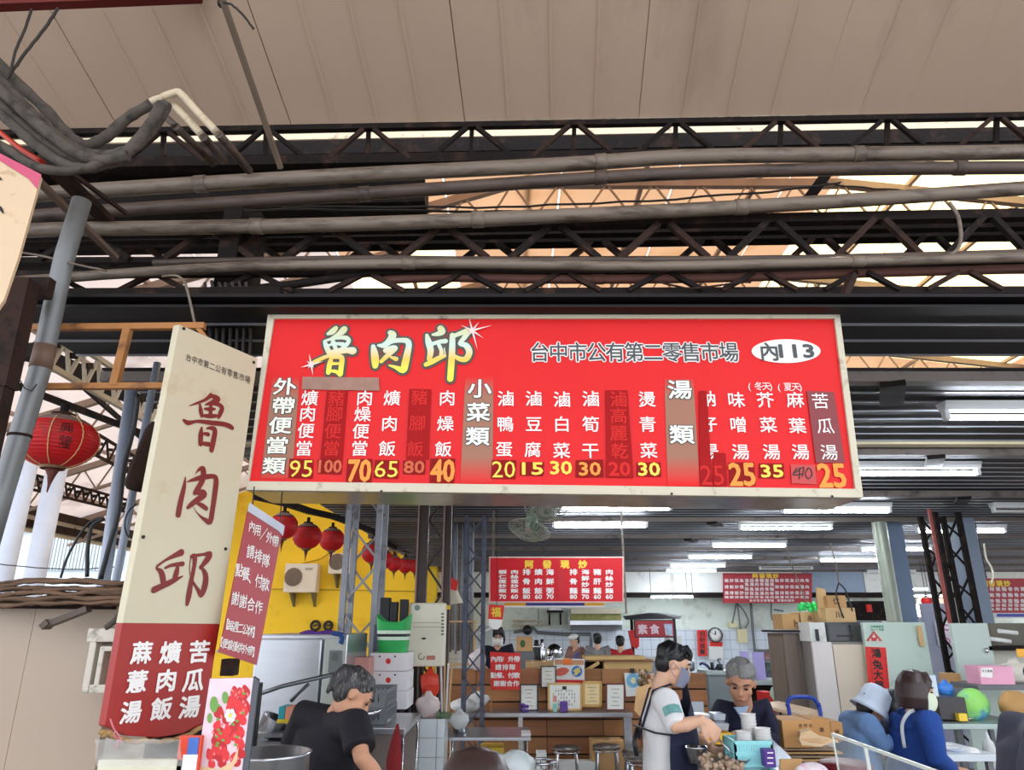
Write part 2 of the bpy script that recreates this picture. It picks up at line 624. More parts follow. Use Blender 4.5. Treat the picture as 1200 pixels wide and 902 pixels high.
# bulkhead hanging in front of the back wall, made of wide white boards
bz0 = P(760, 694, 18.2).z
bulk = thing('trim_1', 'x', 'trim', (5, 18.2, bz0), kind='structure')
del bulk['label'], bulk['category']
bx = [-2.3, 1.0, 4.3, 7.2, 8.7, 10.4, 13.4]
for k in range(6):
 b = MB()
 b.box(((bx[k] + bx[k + 1]) / 2, 18.2, (bz0 + 3.0) / 2), (bx[k + 1] - bx[k] - 0.02, 0.05, 3.0 - bz0))
 b.build('fascia_board', mat('bluish fascia', (150, 166, 186), 0.6) if k == 3 else m_white, bulk)
b = MB()
b.box((5.5, 18.22, bz0 - 0.06), (15.8, 0.1, 0.12))
b.build('dark_rail', m_dark, bulk)
# yellow wall of the building across the lane
m_yel = mat('yellow render', (250, 205, 40), 0.75, 0, 0.05, 1.2, dirt=((228, 178, 30), 0.25, 1.6))
b = MB()
b.box((-4.9, 17.2, 3.2), (6.3, 0.3, 6.4))
wall_yellow = struct(b, 'wall_left', m_yel)
b = MB()
q = [P(343, 663, 17.03), P(375, 655, 17.03), P(398, 640, 17.03)]
b.tube(q, 0.012, 6)
q = [P(318, 690, 17.03), P(400, 691, 17.03), P(490, 693, 17.03)]
b.tube(q, 0.012, 6)
b.build('render_joint', mat('joint', (180, 150, 50), 0.8), wall_yellow)
# white building far left with louvred shutter
m_wb = mat('bluish white render', (214, 226, 236), 0.7, 0, 0.05, 1)
b = MB()
b.box((-14.5, 21.2, 2.6), (12.5, 0.3, 7.2))
wl = struct(b, 'wall_far_left', m_wb)
m_shut = mat('white shutter', (196, 206, 212), 0.6, 0.1, 0.05)
for k in range(26):
 x = P(50, 640, 21).x + k * 0.095
 b = MB()
 b.box((x, 21.0, P(80, 640, 21).z), (0.07, 0.06, 1.35))
 b.build('shutter_slat', m_shut, wl)
b = MB()
p_ = P(26, 610, 20.9)
b.box((p_.x, 20.95, p_.z), (0.55, 0.12, 0.6))
b.build('window_hood', mat('greyish frame', (180, 192, 200), 0.5), wl)
# ================================================================ steelwork, pipes and cables over the aisle
def run(pts, Y, dz=0):
 return [P(x, y, Y if not isinstance(Y, (list, tuple)) else Y[i]) for i, (x, y) in enumerate(pts)]
def pipe(name, label, pts, Y, rpx, m, cat='pipe', joints=(), n=12, group=None):
 q = curve(run(pts, Y), 4) if len(pts) > 2 else run(pts, Y)
 r = rpx * mpp(Y, pts[0][1])
 if pts[-1][0] > 1250:
  q.append(q[-1] + (q[-1] - q[-2]).normalized() * 2.6)
 if pts[0][0] < 0:
  q.insert(0, q[0] + (q[0] - q[1]).normalized() * 1.5)
 b = MB()
 b.tube(q, r, n)
 o = b.build(name, m, None, label, None, cat, group)
 for jx in joints:
  # a coupling collar where two lengths meet
  for i in range(len(q) - 1):
   xa = 600 + q[i].x / (q[i].y * 1.15) * F
   if (q[i].x - P(jx, pts[0][1], Y).x) * (q[i + 1].x - P(jx, pts[0][1], Y).x) <= 0:
    t = (P(jx, pts[0][1], Y).x - q[i].x) / ((q[i + 1].x - q[i].x) or 1)
    c = q[i].lerp(q[i + 1], t)
    d = (q[i + 1] - q[i]).normalized()
    b = MB()
    b.cyl(c - d * 0.03, c + d * 0.03, r * 1.14, n=n)
    b.build('coupling', m, o)
    break
 return o
pipe('water_pipe', 'thick dusty grey pipe, upper one of the pair under the canopy edge', [(-80, 236), (130, 222), (400, 206), (660, 193), (800, 184), (1000, 181), (1290, 177)], 3.25, 9, m_pipe, joints=(232, 706, 1015))
pipe('water_pipe', 'thick dusty brown pipe, lower one of the pair under the canopy edge', [(-80, 262), (130, 247), (400, 229), (660, 211), (800, 203), (1000, 198), (1290, 196)], 3.2, 8, m_pipe2, joints=(424, 706, 1140))
pipe('water_pipe', 'long pale grey pipe rising rightwards below the bright roof gap', [(-60, 274), (60, 269), (400, 263), (720, 250), (980, 236), (1290, 214)], 3.0, 8.5, m_pipe, joints=(300, 560, 872))
pipe('conduit_pipe', 'thin grey pipe right above the web of the lowest lattice truss', [(-60, 334), (12, 330), (150, 320), (300, 312), (520, 309), (760, 312), (980, 307), (1290, 299)], 2.92, 6, m_pipe, joints=(478, 1010))
pipe('conduit_pipe', 'dark thin pipe lying on the grey conduit in the middle', [(180, 308), (420, 303), (640, 305), (960, 302), (1290, 293)], 3.02, 4, m_pipe2)
pipe('conduit_pipe', 'rusty red pipe just under the grey conduit above the red menu board', [(450, 328), (520, 325), (640, 327), (820, 326), (1050, 319), (1290, 313)], 3.0, 5.5, mat('rust red pipe', (96, 58, 48), 0.7, 0.1, 0.2, 5), joints=(700,))
pipe('conduit_pipe', 'drooping dark pipe curving over the top left of the red menu board', [(150, 345), (300, 338), (400, 325), (450, 318), (560, 318)], 2.98, 5, m_dark)
def sagged(pts, amp, n=5, seed=1):
 rnd = random.Random(seed)
 q = smooth_path(pts, n)
 return [(x, y + rnd.uniform(-amp, amp)) for x, y in q]
def cable(name, label, pts, Y, rpx, m=None, amp=0.8, seed=1, cat='cable', group=None):
 q = run(sagged(pts, amp, 5, seed), Y) if not isinstance(Y, (list, tuple)) else curve(run(pts, Y), 5)
 b = MB()
 y0 = Y if not isinstance(Y, (list, tuple)) else Y[0]
 b.tube(q, rpx * mpp(y0, pts[0][1]), 6)
 return b.build(name, m or m_cable, None, label, None, cat, group)
cable('wire', 'thin ragged black wire strung across the bright roof gap', [(330, 243), (400, 242), (560, 243), (700, 238), (850, 229), (960, 218), (985, 214)], 3.5, 1.3, amp=1)
cable('wire', 'second ragged black wire just below the first in the roof gap', [(280, 246), (430, 246), (560, 248), (660, 247)], 3.55, 1.5, amp=0.8, seed=2)
cable('wire', 'short black wire in the roof gap near the glare at right', [(965, 214), (1000, 219), (1060, 223)], 3.6, 1, seed=3)
cable('wire', 'wire looping down below the rust red pipe', [(770, 330), (800, 337), (830, 336), (880, 330)], 2.95, 1.2, m_rust, seed=4)
cable('wire', 'pale stiff wire hooked over the web at upper right', [(1112, 237), (1122, 252), (1126, 275), (1122, 292), (1108, 302)], 2.95, 2.2, m_pipe, amp=0.3, seed=5)
def truss(label, top, bot, Y, nodes, mtop, wtop=0.05, wbot=0.05, wweb=0.024, Yb=None, post=True, off=0):
 """lattice truss running left to right; nodes are the pixel columns of the upper joints"""
 t0 = P(600, (top[0] + top[1]) / 2, Y)
 o = thing('lattice_truss', label, 'truss', P(600, bot[0], Y))
 ty = lambda x: top[0] + (top[1] - top[0]) * x / 1200
 by = lambda x: bot[0] + (bot[1] - bot[0]) * x / 1200
 Yb = Yb or Y
 b = MB()
 b.xbeam(P(-80, ty(-80), Y), P(1280, ty(1280), Y), wtop)
 b.build('top_chord', mtop, o)
 b = MB()
 b.xbeam(P(-80, by(-80), Yb), P(1280, by(1280), Yb), wbot)
 b.build('bottom_chord', mtop, o)
 sp = nodes[1] - nodes[0]
 nodes = [nodes[0] - sp * k for k in (3, 2, 1)] + list(nodes) + [nodes[-1] + sp * k for k in (1, 2, 3, 4, 5)]
 for i, x in enumerate(nodes):
  sp = nodes[1] - nodes[0]
  for sx in (-1, 1):
   b = MB()
   xe = x + sx * sp * 0.40
   b.beam(P(x + sx * 6, ty(x) + 2, Y - 0.02), P(xe, by(xe) - 2, Yb - 0.02), wweb)
   b.build('web_bar', m_dark if (i + sx) % 2 else m_rust, o)
  if post:
   b = MB()
   b.beam(P(x, ty(x), Y + 0.03), P(x - 1, by(x), Yb + 0.03), wweb)
   b.build('post', m_dark, o)
 return o
truss('dark lattice truss directly under the canopy edge', (157, 136), (196, 176), 3.45, [-50, 72, 192, 312, 432, 553, 673, 792, 915, 1040, 1168, 1290], m_dark, 0.035, 0.06)
b = MB()
b.xbeam(P(-80, 188, 3.75), P(1280, 162, 3.75), 0.12, 0.10)
b.build('steel_beam', m_dark, None, 'dark sooty beam behind the web of the truss under the canopy', None, 'beam')
b = MB()
b.xbeam(P(-80, 166, 4.6), P(1280, 142, 4.6), 0.03, 0.10)
b.build('fascia_strip', m_cream, None, 'thin cream strip behind the topmost truss web', None, 'strip')
truss('dark lattice truss with open web in the middle band of steel', (275, 252), (306, 304), 3.1, [-30, 100, 245, 385, 520, 650, 778, 905, 1030, 1158, 1290], m_dark, 0.05, 0.03, 0.03, post=False)
truss('rear dark lattice truss seen through the web of the middle one', (290, 272), (313, 306), 3.5, [-60, 30, 165, 300, 440, 575, 700, 830, 960, 1090, 1220], m_dark, 0.075, 0.04, 0.03, post=False)
truss('lowest lattice truss resting above the red menu board', (322, 316), (345, 341), 3.0, [-50, 60, 180, 300, 430, 545, 660, 780, 890, 1010, 1130, 1250], m_dark, 0.03, 0.035, 0.022, post=False)
b = MB()
b.beam(P(130, 349, 3.12), P(1290, 341, 3.12) + V((2.6, 0, 0)), 0.06, 0.035)
b.build('steel_beam', mat('greyish dusty beam', (110, 102, 98), 0.7, 0.1, 0.15, 5), None, 'grey dusty flat beam right above the menu board', None, 'beam')
for lbl_, a_, c_, Y_, w_, h_ in (('broad dark box beam added to darken the left half under the pipe pair', (-80, 250), (500, 233), 3.7, 0.2, 0.16), ('dark sooty beam along the top of the middle lattice truss', (-80, 283), (1290, 262), 3.32, 0.05, 0.05), ('dark beam added as shade between the pipe pair and the topmost truss at left', (-80, 212), (420, 196), 3.6, 0.12, 0.1)):  # first and last beam are dark fillers added to darken the left side
 b = MB()
 (b.xbeam if c_[0] > 1200 else b.beam)(P(a_[0], a_[1], Y_), P(c_[0], c_[1], Y_), w_, h_)
 b.build('steel_beam', m_dark, None, lbl_, None, 'beam')
# slanting struts
def strut(name, label, a, b_, Ya, Yb, w, h=None, m=None, cat='strut'):
 q = MB()
 q.beam(P(a[0], a[1], Ya), P(b_[0], b_[1], Yb), w, h or w)
 return q.build(name, m or m_rust, None, label, None, cat)
strut('hanger_rod', 'long brown rod hanging down in front of the canopy', (256, -14), (329, 197), 2.5, 3.25, 0.024, m=mat('dusty brown rod', (112, 94, 78), 0.7, 0, 0.2, 8))
strut('brace', 'diagonal brace holding the right top corner of the red menu board', (1000, 322), (981, 364), 2.9, 2.82, 0.03)
strut('brace', 'short brace crossing the bright roof gap near the middle right', (968, 205), (945, 236), 3.6, 3.6, 0.06, m=m_dark)
strut('brace', 'wide rusty channel slanting down left of the pipes', (62, 196), (125, 258), 2.6, 3.0, 0.07, 0.03)
strut('brace', 'long thin angle iron slanting down to the round pole', (38, 205), (136, 302), 2.5, 3.0, 0.03, 0.02, mat('worn angle iron', (104, 84, 70), 0.7, 0.1, 0.2))
strut('brace', 'thin rusty bar beside the wide rusty channel', (80, 200), (148, 250), 2.62, 2.95, 0.016, 0.016)
b = MB()
b.beam(P(-20, 3, 2.4), P(235, -6, 2.75), 0.05, 0.06)
b.build('red_beam', mat('red oxide beam', (112, 34, 28), 0.6, 0.1, 0.15, 5), None, 'dark red painted beam at the top left corner', None, 'beam')
# frayed twine from the red beam
cable('twine', 'left one of two frayed dark strings hanging at the top left', [(37, 10), (30, 32), (18, 60), (12, 85), (5, 96)], 2.3, 1.6, amp=1, seed=6, cat='string')
cable('twine', 'right one of two frayed dark strings hanging at the top left', [(68, 10), (52, 34), (30, 62), (14, 84), (4, 98)], 2.32, 1.8, amp=1, seed=7, cat='string')
cable('twine', 'short tie wire end sticking out of the hanging rod', [(262, 3), (272, 6), (285, 18), (297, 34)], 2.5, 1.4, m_black, amp=0.5, seed=8, cat='wire')
b = MB()
b.lathe(P(260, 4, 2.56), [(0.018, -0.012), (0.022, 0), (0.018, 0.012)], 10)
b.build('wire_tie', m_black, None, 'black wire tie round the top of the hanging rod', None, 'tie')
# bundle of thick cables looping from the left over white conduits
bundle = thing('cable_bundle', 'thick bundle of dusty black cables sagging at the upper left', 'cable', P(100, 180, 2.3))
m_cb = mat('dusty rubber', (84, 76, 68), 0.85, 0, 0.3, 14, dirt=((46, 40, 36), 0.5, 18), bump=0.4)
loops = [([(-40, 55), (10, 105), (55, 150), (95, 178), (130, 182), (160, 170), (185, 140), (195, 121)], 7.0, 2.3),
  ([(-40, 80), (10, 125), (50, 165), (90, 190), (125, 192), (150, 178), (176, 145), (190, 122)], 6.5, 2.26),
  ([(-40, 100), (8, 140), (45, 172), (80, 194), (110, 196), (140, 186)], 6.0, 2.22),
  ([(-40, 35), (15, 92), (55, 130), (80, 158), (100, 170), (125, 160), (150, 138), (178, 122)], 6.5, 2.36),
  ([(-40, 150), (5, 172), (35, 192), (65, 200), (95, 199), (120, 190)], 5.0, 2.2),
  ([(-40, 68), (8, 112), (50, 150), (88, 178), (120, 188), (150, 182)], 6.5, 2.2),
  ([(-40, 90), (10, 132), (45, 162), (85, 186), (118, 194)], 6.0, 2.24)]
for pts, r, Y in loops:
 b = MB()
 q = curve(run(pts, Y), 5)
 b.tube(q, [r * mpp(Y, 150) * random.uniform(0.9, 1.1) for _ in q], 9)
 b.build('cable', m_cb, bundle)
m_pvc = mat('yellowed pvc', (208, 190, 160), 0.5, 0, 0.08, 8, dirt=((120, 104, 84), 0.3, 12))
con = [([(176, 120), (186, 116), (196, 117), (216, 136), (238, 160)], 4.5, 2.55, [(238, 160), (262, 188)]),
 ([(190, 114), (204, 109), (212, 110), (234, 134), (256, 157)], 4.5, 2.5, [(256, 157), (292, 200)]),
 ([(178, 130), (190, 134), (206, 148)], 4.0, 2.55, [(206, 148), (250, 192)])]
labs = ['middle one of three bent conduits topped by the cable bundle', 'rightmost and palest of three bent conduits topped by the cable bundle', 'leftmost darker one of three bent conduits under the cable bundle']
for (pts, r, Y, tail), lb in zip(con, labs):
 b = MB()
 b.tube(curve(run(pts, Y), 4), r * mpp(Y, 130), 10)
 o = b.build('conduit', m_pvc if r > 4 else m_pipe2, None, lb, None, 'conduit')
 b = MB()
 b.tube([P(tail[0][0], tail[0][1], Y), P(tail[1][0], tail[1][1], Y + 0.35)], r * 1.15 * mpp(Y, 130), 10)
 b.build('sleeve', m_pipe2, o)
# the red strip above the leaning sign at the left edge
b = MB()
b.tube(curve(run([(-40, 128), (0, 155), (25, 175), (50, 190)], 2.28), 4), 0.020, 10, flat=0.5)
b.build('red_tube', mat('faded red tube', (206, 62, 40), 0.5, 0, 0.1), None, 'red plastic tube under the cable bundle at the left edge', None, 'tube')
# leaning cream signboard cut by the left edge
lb = Pl(P(-10, 250, 2.0), V((1, 0.35, 0)), (0.0, 0, 1))
m_bcream = mat('cream board', (222, 194, 158), 0.6, 0, 0.07, 4, dirt=((176, 140, 104), 0.2, 14))
sb = thing('side_signboard', 'cream signboard with a pink top edge cut off by the left frame edge', 'sign', lb.hit(0, 340))
b = MB()
b.slab([lb.hit(-45, 150), lb.hit(0, 186), lb.hit(48, 206), lb.hit(22, 300), lb.hit(4, 352), lb.hit(-45, 420)], -lb.n * 0.02)
b.build('board', m_bcream, sb)
b = MB()
b.face([lb.hit(-40, 150, 0.003), lb.hit(-40, 163, 0.003), lb.hit(34, 210, 0.003), lb.hit(44, 222, 0.003), lb.hit(49, 205, 0.003), lb.hit(0, 180, 0.003)])
b.build('pink_edge', mat('pink paint', (206, 84, 116), 0.6), sb)
b = MB()
lb.brush(b, [[(-12, 212, 5), (-4, 208, 6), (2, 211, 2)], [(-10, 240, 6), (0, 244, 5), (4, 250, 2)]], lambda x, y: (x, y), 0, 0.004)
b.build('lettering', m_ink, sb)
# ---------------------------------------------------------------- the orange rusted frame, round pole and posts at left
m_or = mat('orange primer steel', (178, 120, 66), 0.7, 0, 0.15, 6, dirt=((96, 66, 44), 0.4, 10))
fr = thing('orange_frame', 'rusty orange steel frame behind the round grey pole', 'frame', P(120, 452, 3.0))
for a_, c_, w_ in (((40, 384), (240, 382), 0.03), ((40, 453), (206, 452), 0.028), ((150, 386), (134, 452), 0.035), ((62, 386), (45, 455), 0.02), ((232, 384), (246, 402), 0.02)):
 b = MB()
 b.beam(P(a_[0], a_[1], 2.68), P(c_[0], c_[1], 2.68), w_ * 0.85, w_ * 0.85)
 b.build('frame_bar', m_or, fr)
b = MB()
pa, pb = P(62, 300, 2.62), P(-14, 640, 2.62)
b.tube([P(96, 235, 2.62), P(76, 300, 2.62), P(66, 345, 2.62), P(48, 430, 2.62), P(2, 580, 2.62), P(-18, 650, 2.62)], 0.038, 20)
pole = b.build('round_pole', mat('galvanised pole', (132, 134, 134), 0.5, 0.3, 0.12, 4, dirt=((92, 78, 68), 0.3, 5), stretch=(1, 1, 0.5)), None, 'thick round grey metal pole with a taped joint at left', None, 'pole')
b = MB()
b.tube([P(46, 392 + 0, 2.62), P(58, 388, 2.62)], 0.001, 6)
b.cyl(P(54, 405, 2.62), P(47, 432, 2.62), 0.040, n=20)
b.build('tape', mat('brown tape', (118, 92, 78), 0.6, 0, 0.1), pole)
b = MB()
b.cyl(P(23.5, 509, 2.62), P(22.8, 512, 2.62), 0.042, n=20)
b.build('wire_ring', m_rust, pole)
b = MB()
b.tube([P(24, 446, 2.575), P(29, 455, 2.57), P(37, 458, 2.575), P(43, 450, 2.58)], 0.0022, 6)
b.build('hook', m_rust, pole)
b = MB()
b.beam(P(28, 330, 2.45), P(0, 455, 2.45), 0.085, 0.07)
b.beam(P(0, 455, 2.45), P(-24, 560, 2.45), 0.07, 0.06)
b.beam(P(14, 338, 2.5), P(60, 338, 2.5), 0.04, 0.08)
b.build('rusty_post', m_rust, None, 'dark rusty square post at the left frame edge', None, 'post')
# dark horizontals between deck and truss at left
for i, (y, Y, w_, h_) in enumerate(((345, 2.9, 0.06, 0.05), (372, 3.2, 0.08, 0.06))):
 b = MB()
 b.beam(P(-60, y + 3, Y), P(330, y, Y), w_, h_)
 b.build('steel_beam', m_dark, None, ('dark beam just above the orange frame' if i else 'dark beam with cables under the left end of the thin grey pipe'), None, 'beam')
# lattice along the left edge of the deck and beams in the open hall
def lattice(label, a, b_, z, hgt, n, m, w_=0.022, Zd=None):
 A, B = PZ(a[0], a[1], z), PZ(b_[0], b_[1], z)
 o = thing('lattice_girder', label, 'girder', A)
 dn = V((0, 0, -hgt))
 for nm, q in (('top_chord', V((0, 0, 0))), ('bottom_chord', dn)):
  b = MB()
  b.beam(A + q, B + q, w_ * 1.3)
  b.build(nm, m, o)
 for i in range(n):
  p0, p1 = A.lerp(B, i / n), A.lerp(B, (i + 1) / n)
  pm = p0.lerp(p1, 0.5)
  b = MB()
  b.beam(p0, pm + dn, w_ * 0.8)
  b.beam(pm + dn, p1, w_ * 0.8)
  b.build('web_bar', m, o)
  b = MB()
  b.beam(p0.lerp(p1, 0.25) + dn * 0.45, p0.lerp(p1, 0.6) + dn * 0.35, w_ * 1.6)
  b.build('clip', m_dark, o)
 return o
lattice('cream lattice girder along the left edge of the dark deck', (58, 382), (188, 468), 3.25, 0.2, 8, mat('cream lattice paint', (190, 176, 152), 0.6, 0, 0.15))
lattice('thin brown lattice girder above the white far building', (-20, 540), (150, 586), 3.9, 0.22, 16, m_rust, 0.03)
lattice('brown lattice girder crossing behind the big red lantern', (100, 500), (200, 560), 4.4, 0.3, 10, m_rust, 0.03)
for lbl, a_, c_, z, w_ in (('thick dark beam running back behind the orange frame', (30, 410), (215, 490), 3.6, 0.11), ('dark beam the big red lantern hangs from', (20, 452), (165, 507), 3.02, 0.035), ('thin dark beam crossing above the pale poles', (100, 455), (185, 530), 3.3, 0.03)):
 b = MB()
 b.beam(PZ(a_[0], a_[1], z), PZ(c_[0], c_[1], z), w_, w_)
 b.build('steel_beam', m_dark, None, lbl, None, 'beam')
# ================================================================ the big red menu board
SY = 2.8
A = front(SY)
board = thing('menu_signboard', 'large red hanging menu board with white dish names in a cream frame', 'sign', P(650, 582, SY + 0.25))
TL, TR, BR, BL = (314, 365.5), (984, 365.5), (1012, 583), (288, 574)
iTL, iTR, iBR, iBL = (321, 373), (978, 373), (1002.5, 572.5), (291.5, 563.5)
Q = {k: A.hit(*v) for k, v in dict(TL=TL, TR=TR, BR=BR, BL=BL).items()}
DEP = V((0, 0.32, 0))
b = MB()
b.slab([A.hit(*iTL, -0.012), A.hit(*iTR, -0.012), A.hit(*iBR, -0.012), A.hit(*iBL, -0.012)], (0, 0.01, 0))
b.build('face_panel', m_red, board)
b = MB()
for p, q, r, s in ((TL, TR, iTR, iTL), (TR, BR, iBR, iTR), (BR, BL, iBL, iBR), (BL, TL, iTL, iBL)):
 b.slab([A.hit(*p), A.hit(*q), A.hit(*r), A.hit(*s)], (0, 0.03, 0))
b.build('frame', m_cream, board, bevel=0.002)
m_case = mat('reflective metal case', (176, 164, 152), 0.22, 0.85, 0.12, 3, dirt=((120, 104, 92), 0.4, 5))
b = MB()
b.slab([Q['BL'] + V((0, 0.03, 0)), Q['BR'] + V((0, 0.03, 0)), Q['BR'] + DEP, Q['BL'] + DEP], (0, 0, 0.006))
b.build('bottom_sheet', m_case, board)
b = MB()
b.slab([Q['TL'] + V((0, 0.03, 0)), Q['TR'] + V((0, 0.03, 0)), Q['TR'] + DEP, Q['TL'] + DEP], (0, 0, -0.006))
b.slab([Q['TL'] + V((0, 0.03, 0)), Q['BL'] + V((0, 0.03, 0)), Q['BL'] + DEP, Q['TL'] + DEP], (0.006, 0, 0))
b.slab([Q['TR'] + V((0, 0.03, 0)), Q['BR'] + V((0, 0.03, 0)), Q['BR'] + DEP, Q['TR'] + DEP], (-0.006, 0, 0))
b.slab([Q['TL'] + DEP, Q['TR'] + DEP, Q['BR'] + DEP, Q['BL'] + DEP], (0, 0.01, 0))
b.build('casing', m_case, board)
LF = -0.010
m_tape = mat('dull red tape', (164, 18, 20), 0.6, 0, 0.12, 8, spec=0.15)
m_tapek = mat('dark red label', (142, 18, 16), 0.6, 0, 0.08, spec=0.15)
m_brown = mat('grey brown print', (158, 104, 86), 0.5, 0, 0.08)
m_dimtext = mat('dim red print', (212, 44, 40), 0.6, spec=0.15)
m_org = mat('orange numerals', (240, 146, 34), 0.45)
m_yeln = mat('yellow numerals', (250, 214, 70), 0.45)
m_outl = mat('dark green outline', (52, 60, 52), 0.5)
z1 = lambda x, y: (280 + x / 3.3333, 350 + y / 3.3333)
z2 = lambda x, y: (640 + x / 3.077, 350 + y / 3.077)
def patch(name, zf, pts, m, lift):
 b = MB()
 A.poly(b, [zf(*p) for p in pts], LF + lift)
 return b.build(name, m, board)
def fade(name, rgb, z0, z1_, top=True):
 """printed gradient that fades into the red of the board"""
 m = bpy.data.materials.new(name)
 m.use_nodes = True
 nt = m.node_tree
 bs = nt.nodes['Principled BSDF']
 g = nt.nodes.new('ShaderNodeNewGeometry')
 sx = nt.nodes.new('ShaderNodeSeparateXYZ')
 nt.links.new(g.outputs['Position'], sx.inputs[0])
 mr = nt.nodes.new('ShaderNodeMapRange')
 mr.inputs[1].default_value = z0
 mr.inputs[2].default_value = z1_
 nt.links.new(sx.outputs['Z'], mr.inputs[0])
 cr = nt.nodes.new('ShaderNodeValToRGB')
 e = cr.color_ramp.elements
 e[0].position, e[0].color = 0.0, lin((222, 20, 22))
 e[1].position, e[1].color = 1.0, lin((222, 20, 22))
 for p_ in (0.25, 0.8):
  q = e.new(p_)
  q.color = lin(rgb)
 nt.links.new(mr.outputs[0], cr.inputs[0])
 nt.links.new(cr.outputs[0], bs.inputs['Base Color'])
 bs.inputs['Roughness'].default_value = 0.45
 bs.inputs['Specular IOR Level'].default_value = 0.25
 return m
zb, zt_ = P(540, 566, SY).z, P(540, 440, SY).z
m_fade = fade('category strip print', (160, 112, 90), zb, zt_)
patch('category_strip', z1, [(130, 300), (235, 300), (205, 700), (82, 700)], m_fade, 0.001)
patch('category_strip', z1, [(884, 296), (994, 296), (990, 718), (864, 718)], m_fade, 0.001)
patch('category_strip', z2, [(428, 286), (533, 286), (556, 674), (440, 674)], m_fade, 0.001)
m_white_l = m_wink
txt = MB()
dim = MB()
org = MB()
yel = MB()
cat_in = MB()
cat_out = MB()
def col(mb, zf, chars, pts, w=63, h=58, off=0.012, lift=0.003):
 for c, (x, y) in zip(chars, pts):
  X, Y_ = zf(x, y)
  k = 3.3333 if zf is z1 else 3.077
  A.ch(mb, c, X, Y_, w / k * 1.08, h / k * 1.08, off, LF + lift)
def num(mb, zf, s, x, y, w, h, off=0.02, lift=0.005):
 X, Y_ = zf(x, y)
 k = 3.3333 if zf is z1 else 3.077
 A.ch(mb, s, X, Y_, w / k, h / k, off, LF + lift, fit=True)
def bold(chars, zf, pts, w=86, h=66):
 for (c, p_) in zip(chars, pts):
  o_, i_ = MB(), MB()
  col(o_, zf, [c], [p_], w, h, 0.065, 0.0022)
  col(i_, zf, [c], [p_], w, h, 0.022, 0.004)
  o_.build('character_outline', m_outl, board, fix=False)
  i_.build('category_character', mat('creamy white print', (240, 240, 226), 0.45), board, fix=False)
m_fo = mat('faded orange', (206, 84, 30), 0.45)
def dish(zf, chars, pts, w=63, h=58, off=0.012, lift=0.003, m=None):
 for c, p_ in zip(chars, pts):
  b_ = MB()
  col(b_, zf, [c], [p_], w, h, off, lift)
  b_.build('dish_character' if m is m_wink else 'covered_character', m, board, fix=False)
def price(zf, s_, x, y, w, h, off=0.02, lift=0.005, m=None):
 b_ = MB()
 num(b_, zf, s_, x, y, w, h, off * 0.75, lift)
 return b_.build('price', m, board, fix=False)
bold('外帶便當類', z1, [(178, 340), (172, 415), (160, 492), (147, 570), (135, 650)], 86, 64)
bold('小菜類', z1, [(940, 348), (935, 440), (932, 535)], 88, 70)
bold('湯類', z2, [(483, 325), (490, 487)], 84, 66)
dish(z1, '爌肉便當', [(275, 385), (267, 447), (260, 513), (252, 582)], m=m_wink)
dish(z1, '豬腳便當', [(380, 388), (373, 448), (366, 515), (360, 582)], lift=0.005, m=m_dimtext)
dish(z1, '肉燥便當', [(490, 385), (482, 448), (475, 515), (470, 582)], m=m_wink)
dish(z1, '爌肉飯', [(597, 385), (587, 485), (578, 583)], m=m_wink)
dish(z1, '豬腳飯', [(705, 383), (697, 483), (688, 585)], lift=0.005, m=m_dimtext)
dish(z1, '肉燥飯', [(813, 385), (806, 485), (798, 585)], m=m_wink)
dish(z1, '滷鴨蛋', [(1043, 387), (1040, 487), (1036, 585)], m=m_wink)
dish(z1, '滷豆腐', [(1152, 387), (1152, 487), (1148, 587)], m=m_wink)
dish(z2, '滷白菜', [(58, 360), (57, 450), (56, 545)], 60, 55, m=m_wink)
dish(z2, '滷筍干', [(162, 358), (162, 450), (160, 545)], 60, 55, m=m_wink)
dish(z2, '滷高麗乾', [(262, 360), (262, 420), (262, 482), (265, 547)], 60, 55, lift=0.005, m=m_dimtext)
dish(z2, '燙青菜', [(365, 360), (367, 450), (371, 545)], 60, 55, m=m_wink)
dish(z2, '蚋仔湯', [(583, 358), (587, 450), (592, 548)], 60, 55, m=m_wink)
dish(z2, '味噌湯', [(687, 362), (695, 452), (703, 550)], 60, 55, m=m_wink)
dish(z2, '芥菜湯', [(792, 362), (803, 452), (815, 550)], 60, 55, m=m_wink)
dish(z2, '麻葉湯', [(900, 362), (908, 455), (920, 550)], 60, 55, m=m_wink)
dish(z2, '苦瓜湯', [(990, 367), (1008, 457), (1022, 552)], 60, 55, 0.004, lift=0.006, m=m_wink)
dish(z2, '(冬天)', [(745, 312), (768, 313), (796, 313), (824, 313)], 30, 30, 0.0, m=m_wink)
dish(z2, '(夏天)', [(852, 315), (874, 315), (903, 315), (931, 315)], 30, 30, 0.0, m=m_wink)
for zf, q in ((z1, [(343, 348), (423, 348), (402, 625), (316, 625)]), (z1, [(665, 350), (750, 352), (740, 625), (652, 625)]),
   (z2, [(214, 328), (294, 328), (312, 580), (218, 580)]), (z2, [(216, 580), (312, 580), (316, 644), (216, 642)]),
   (z2, [(552, 330), (580, 330), (594, 555), (604, 675), (556, 672)]), (z2, [(604, 552), (648, 556), (656, 672), (606, 676)])):
 patch('tape', zf, q, m_tape, 0.0042)
patch('tape', z2, [(942, 330), (1040, 334), (1080, 590), (975, 590)], mat('maroon tape', (128, 28, 30), 0.4), 0.0042)
patch('tape', z2, [(884, 596), (972, 598), (978, 668), (888, 664)], mat('see-through red tape', (196, 52, 46), 0.4), 0.0042)
patch('brown_tape', z1, [(247, 303), (545, 306), (549, 357), (244, 352)], mat('old brown tape', (158, 118, 100), 0.55, 0, 0.25, 20), 0.0046)
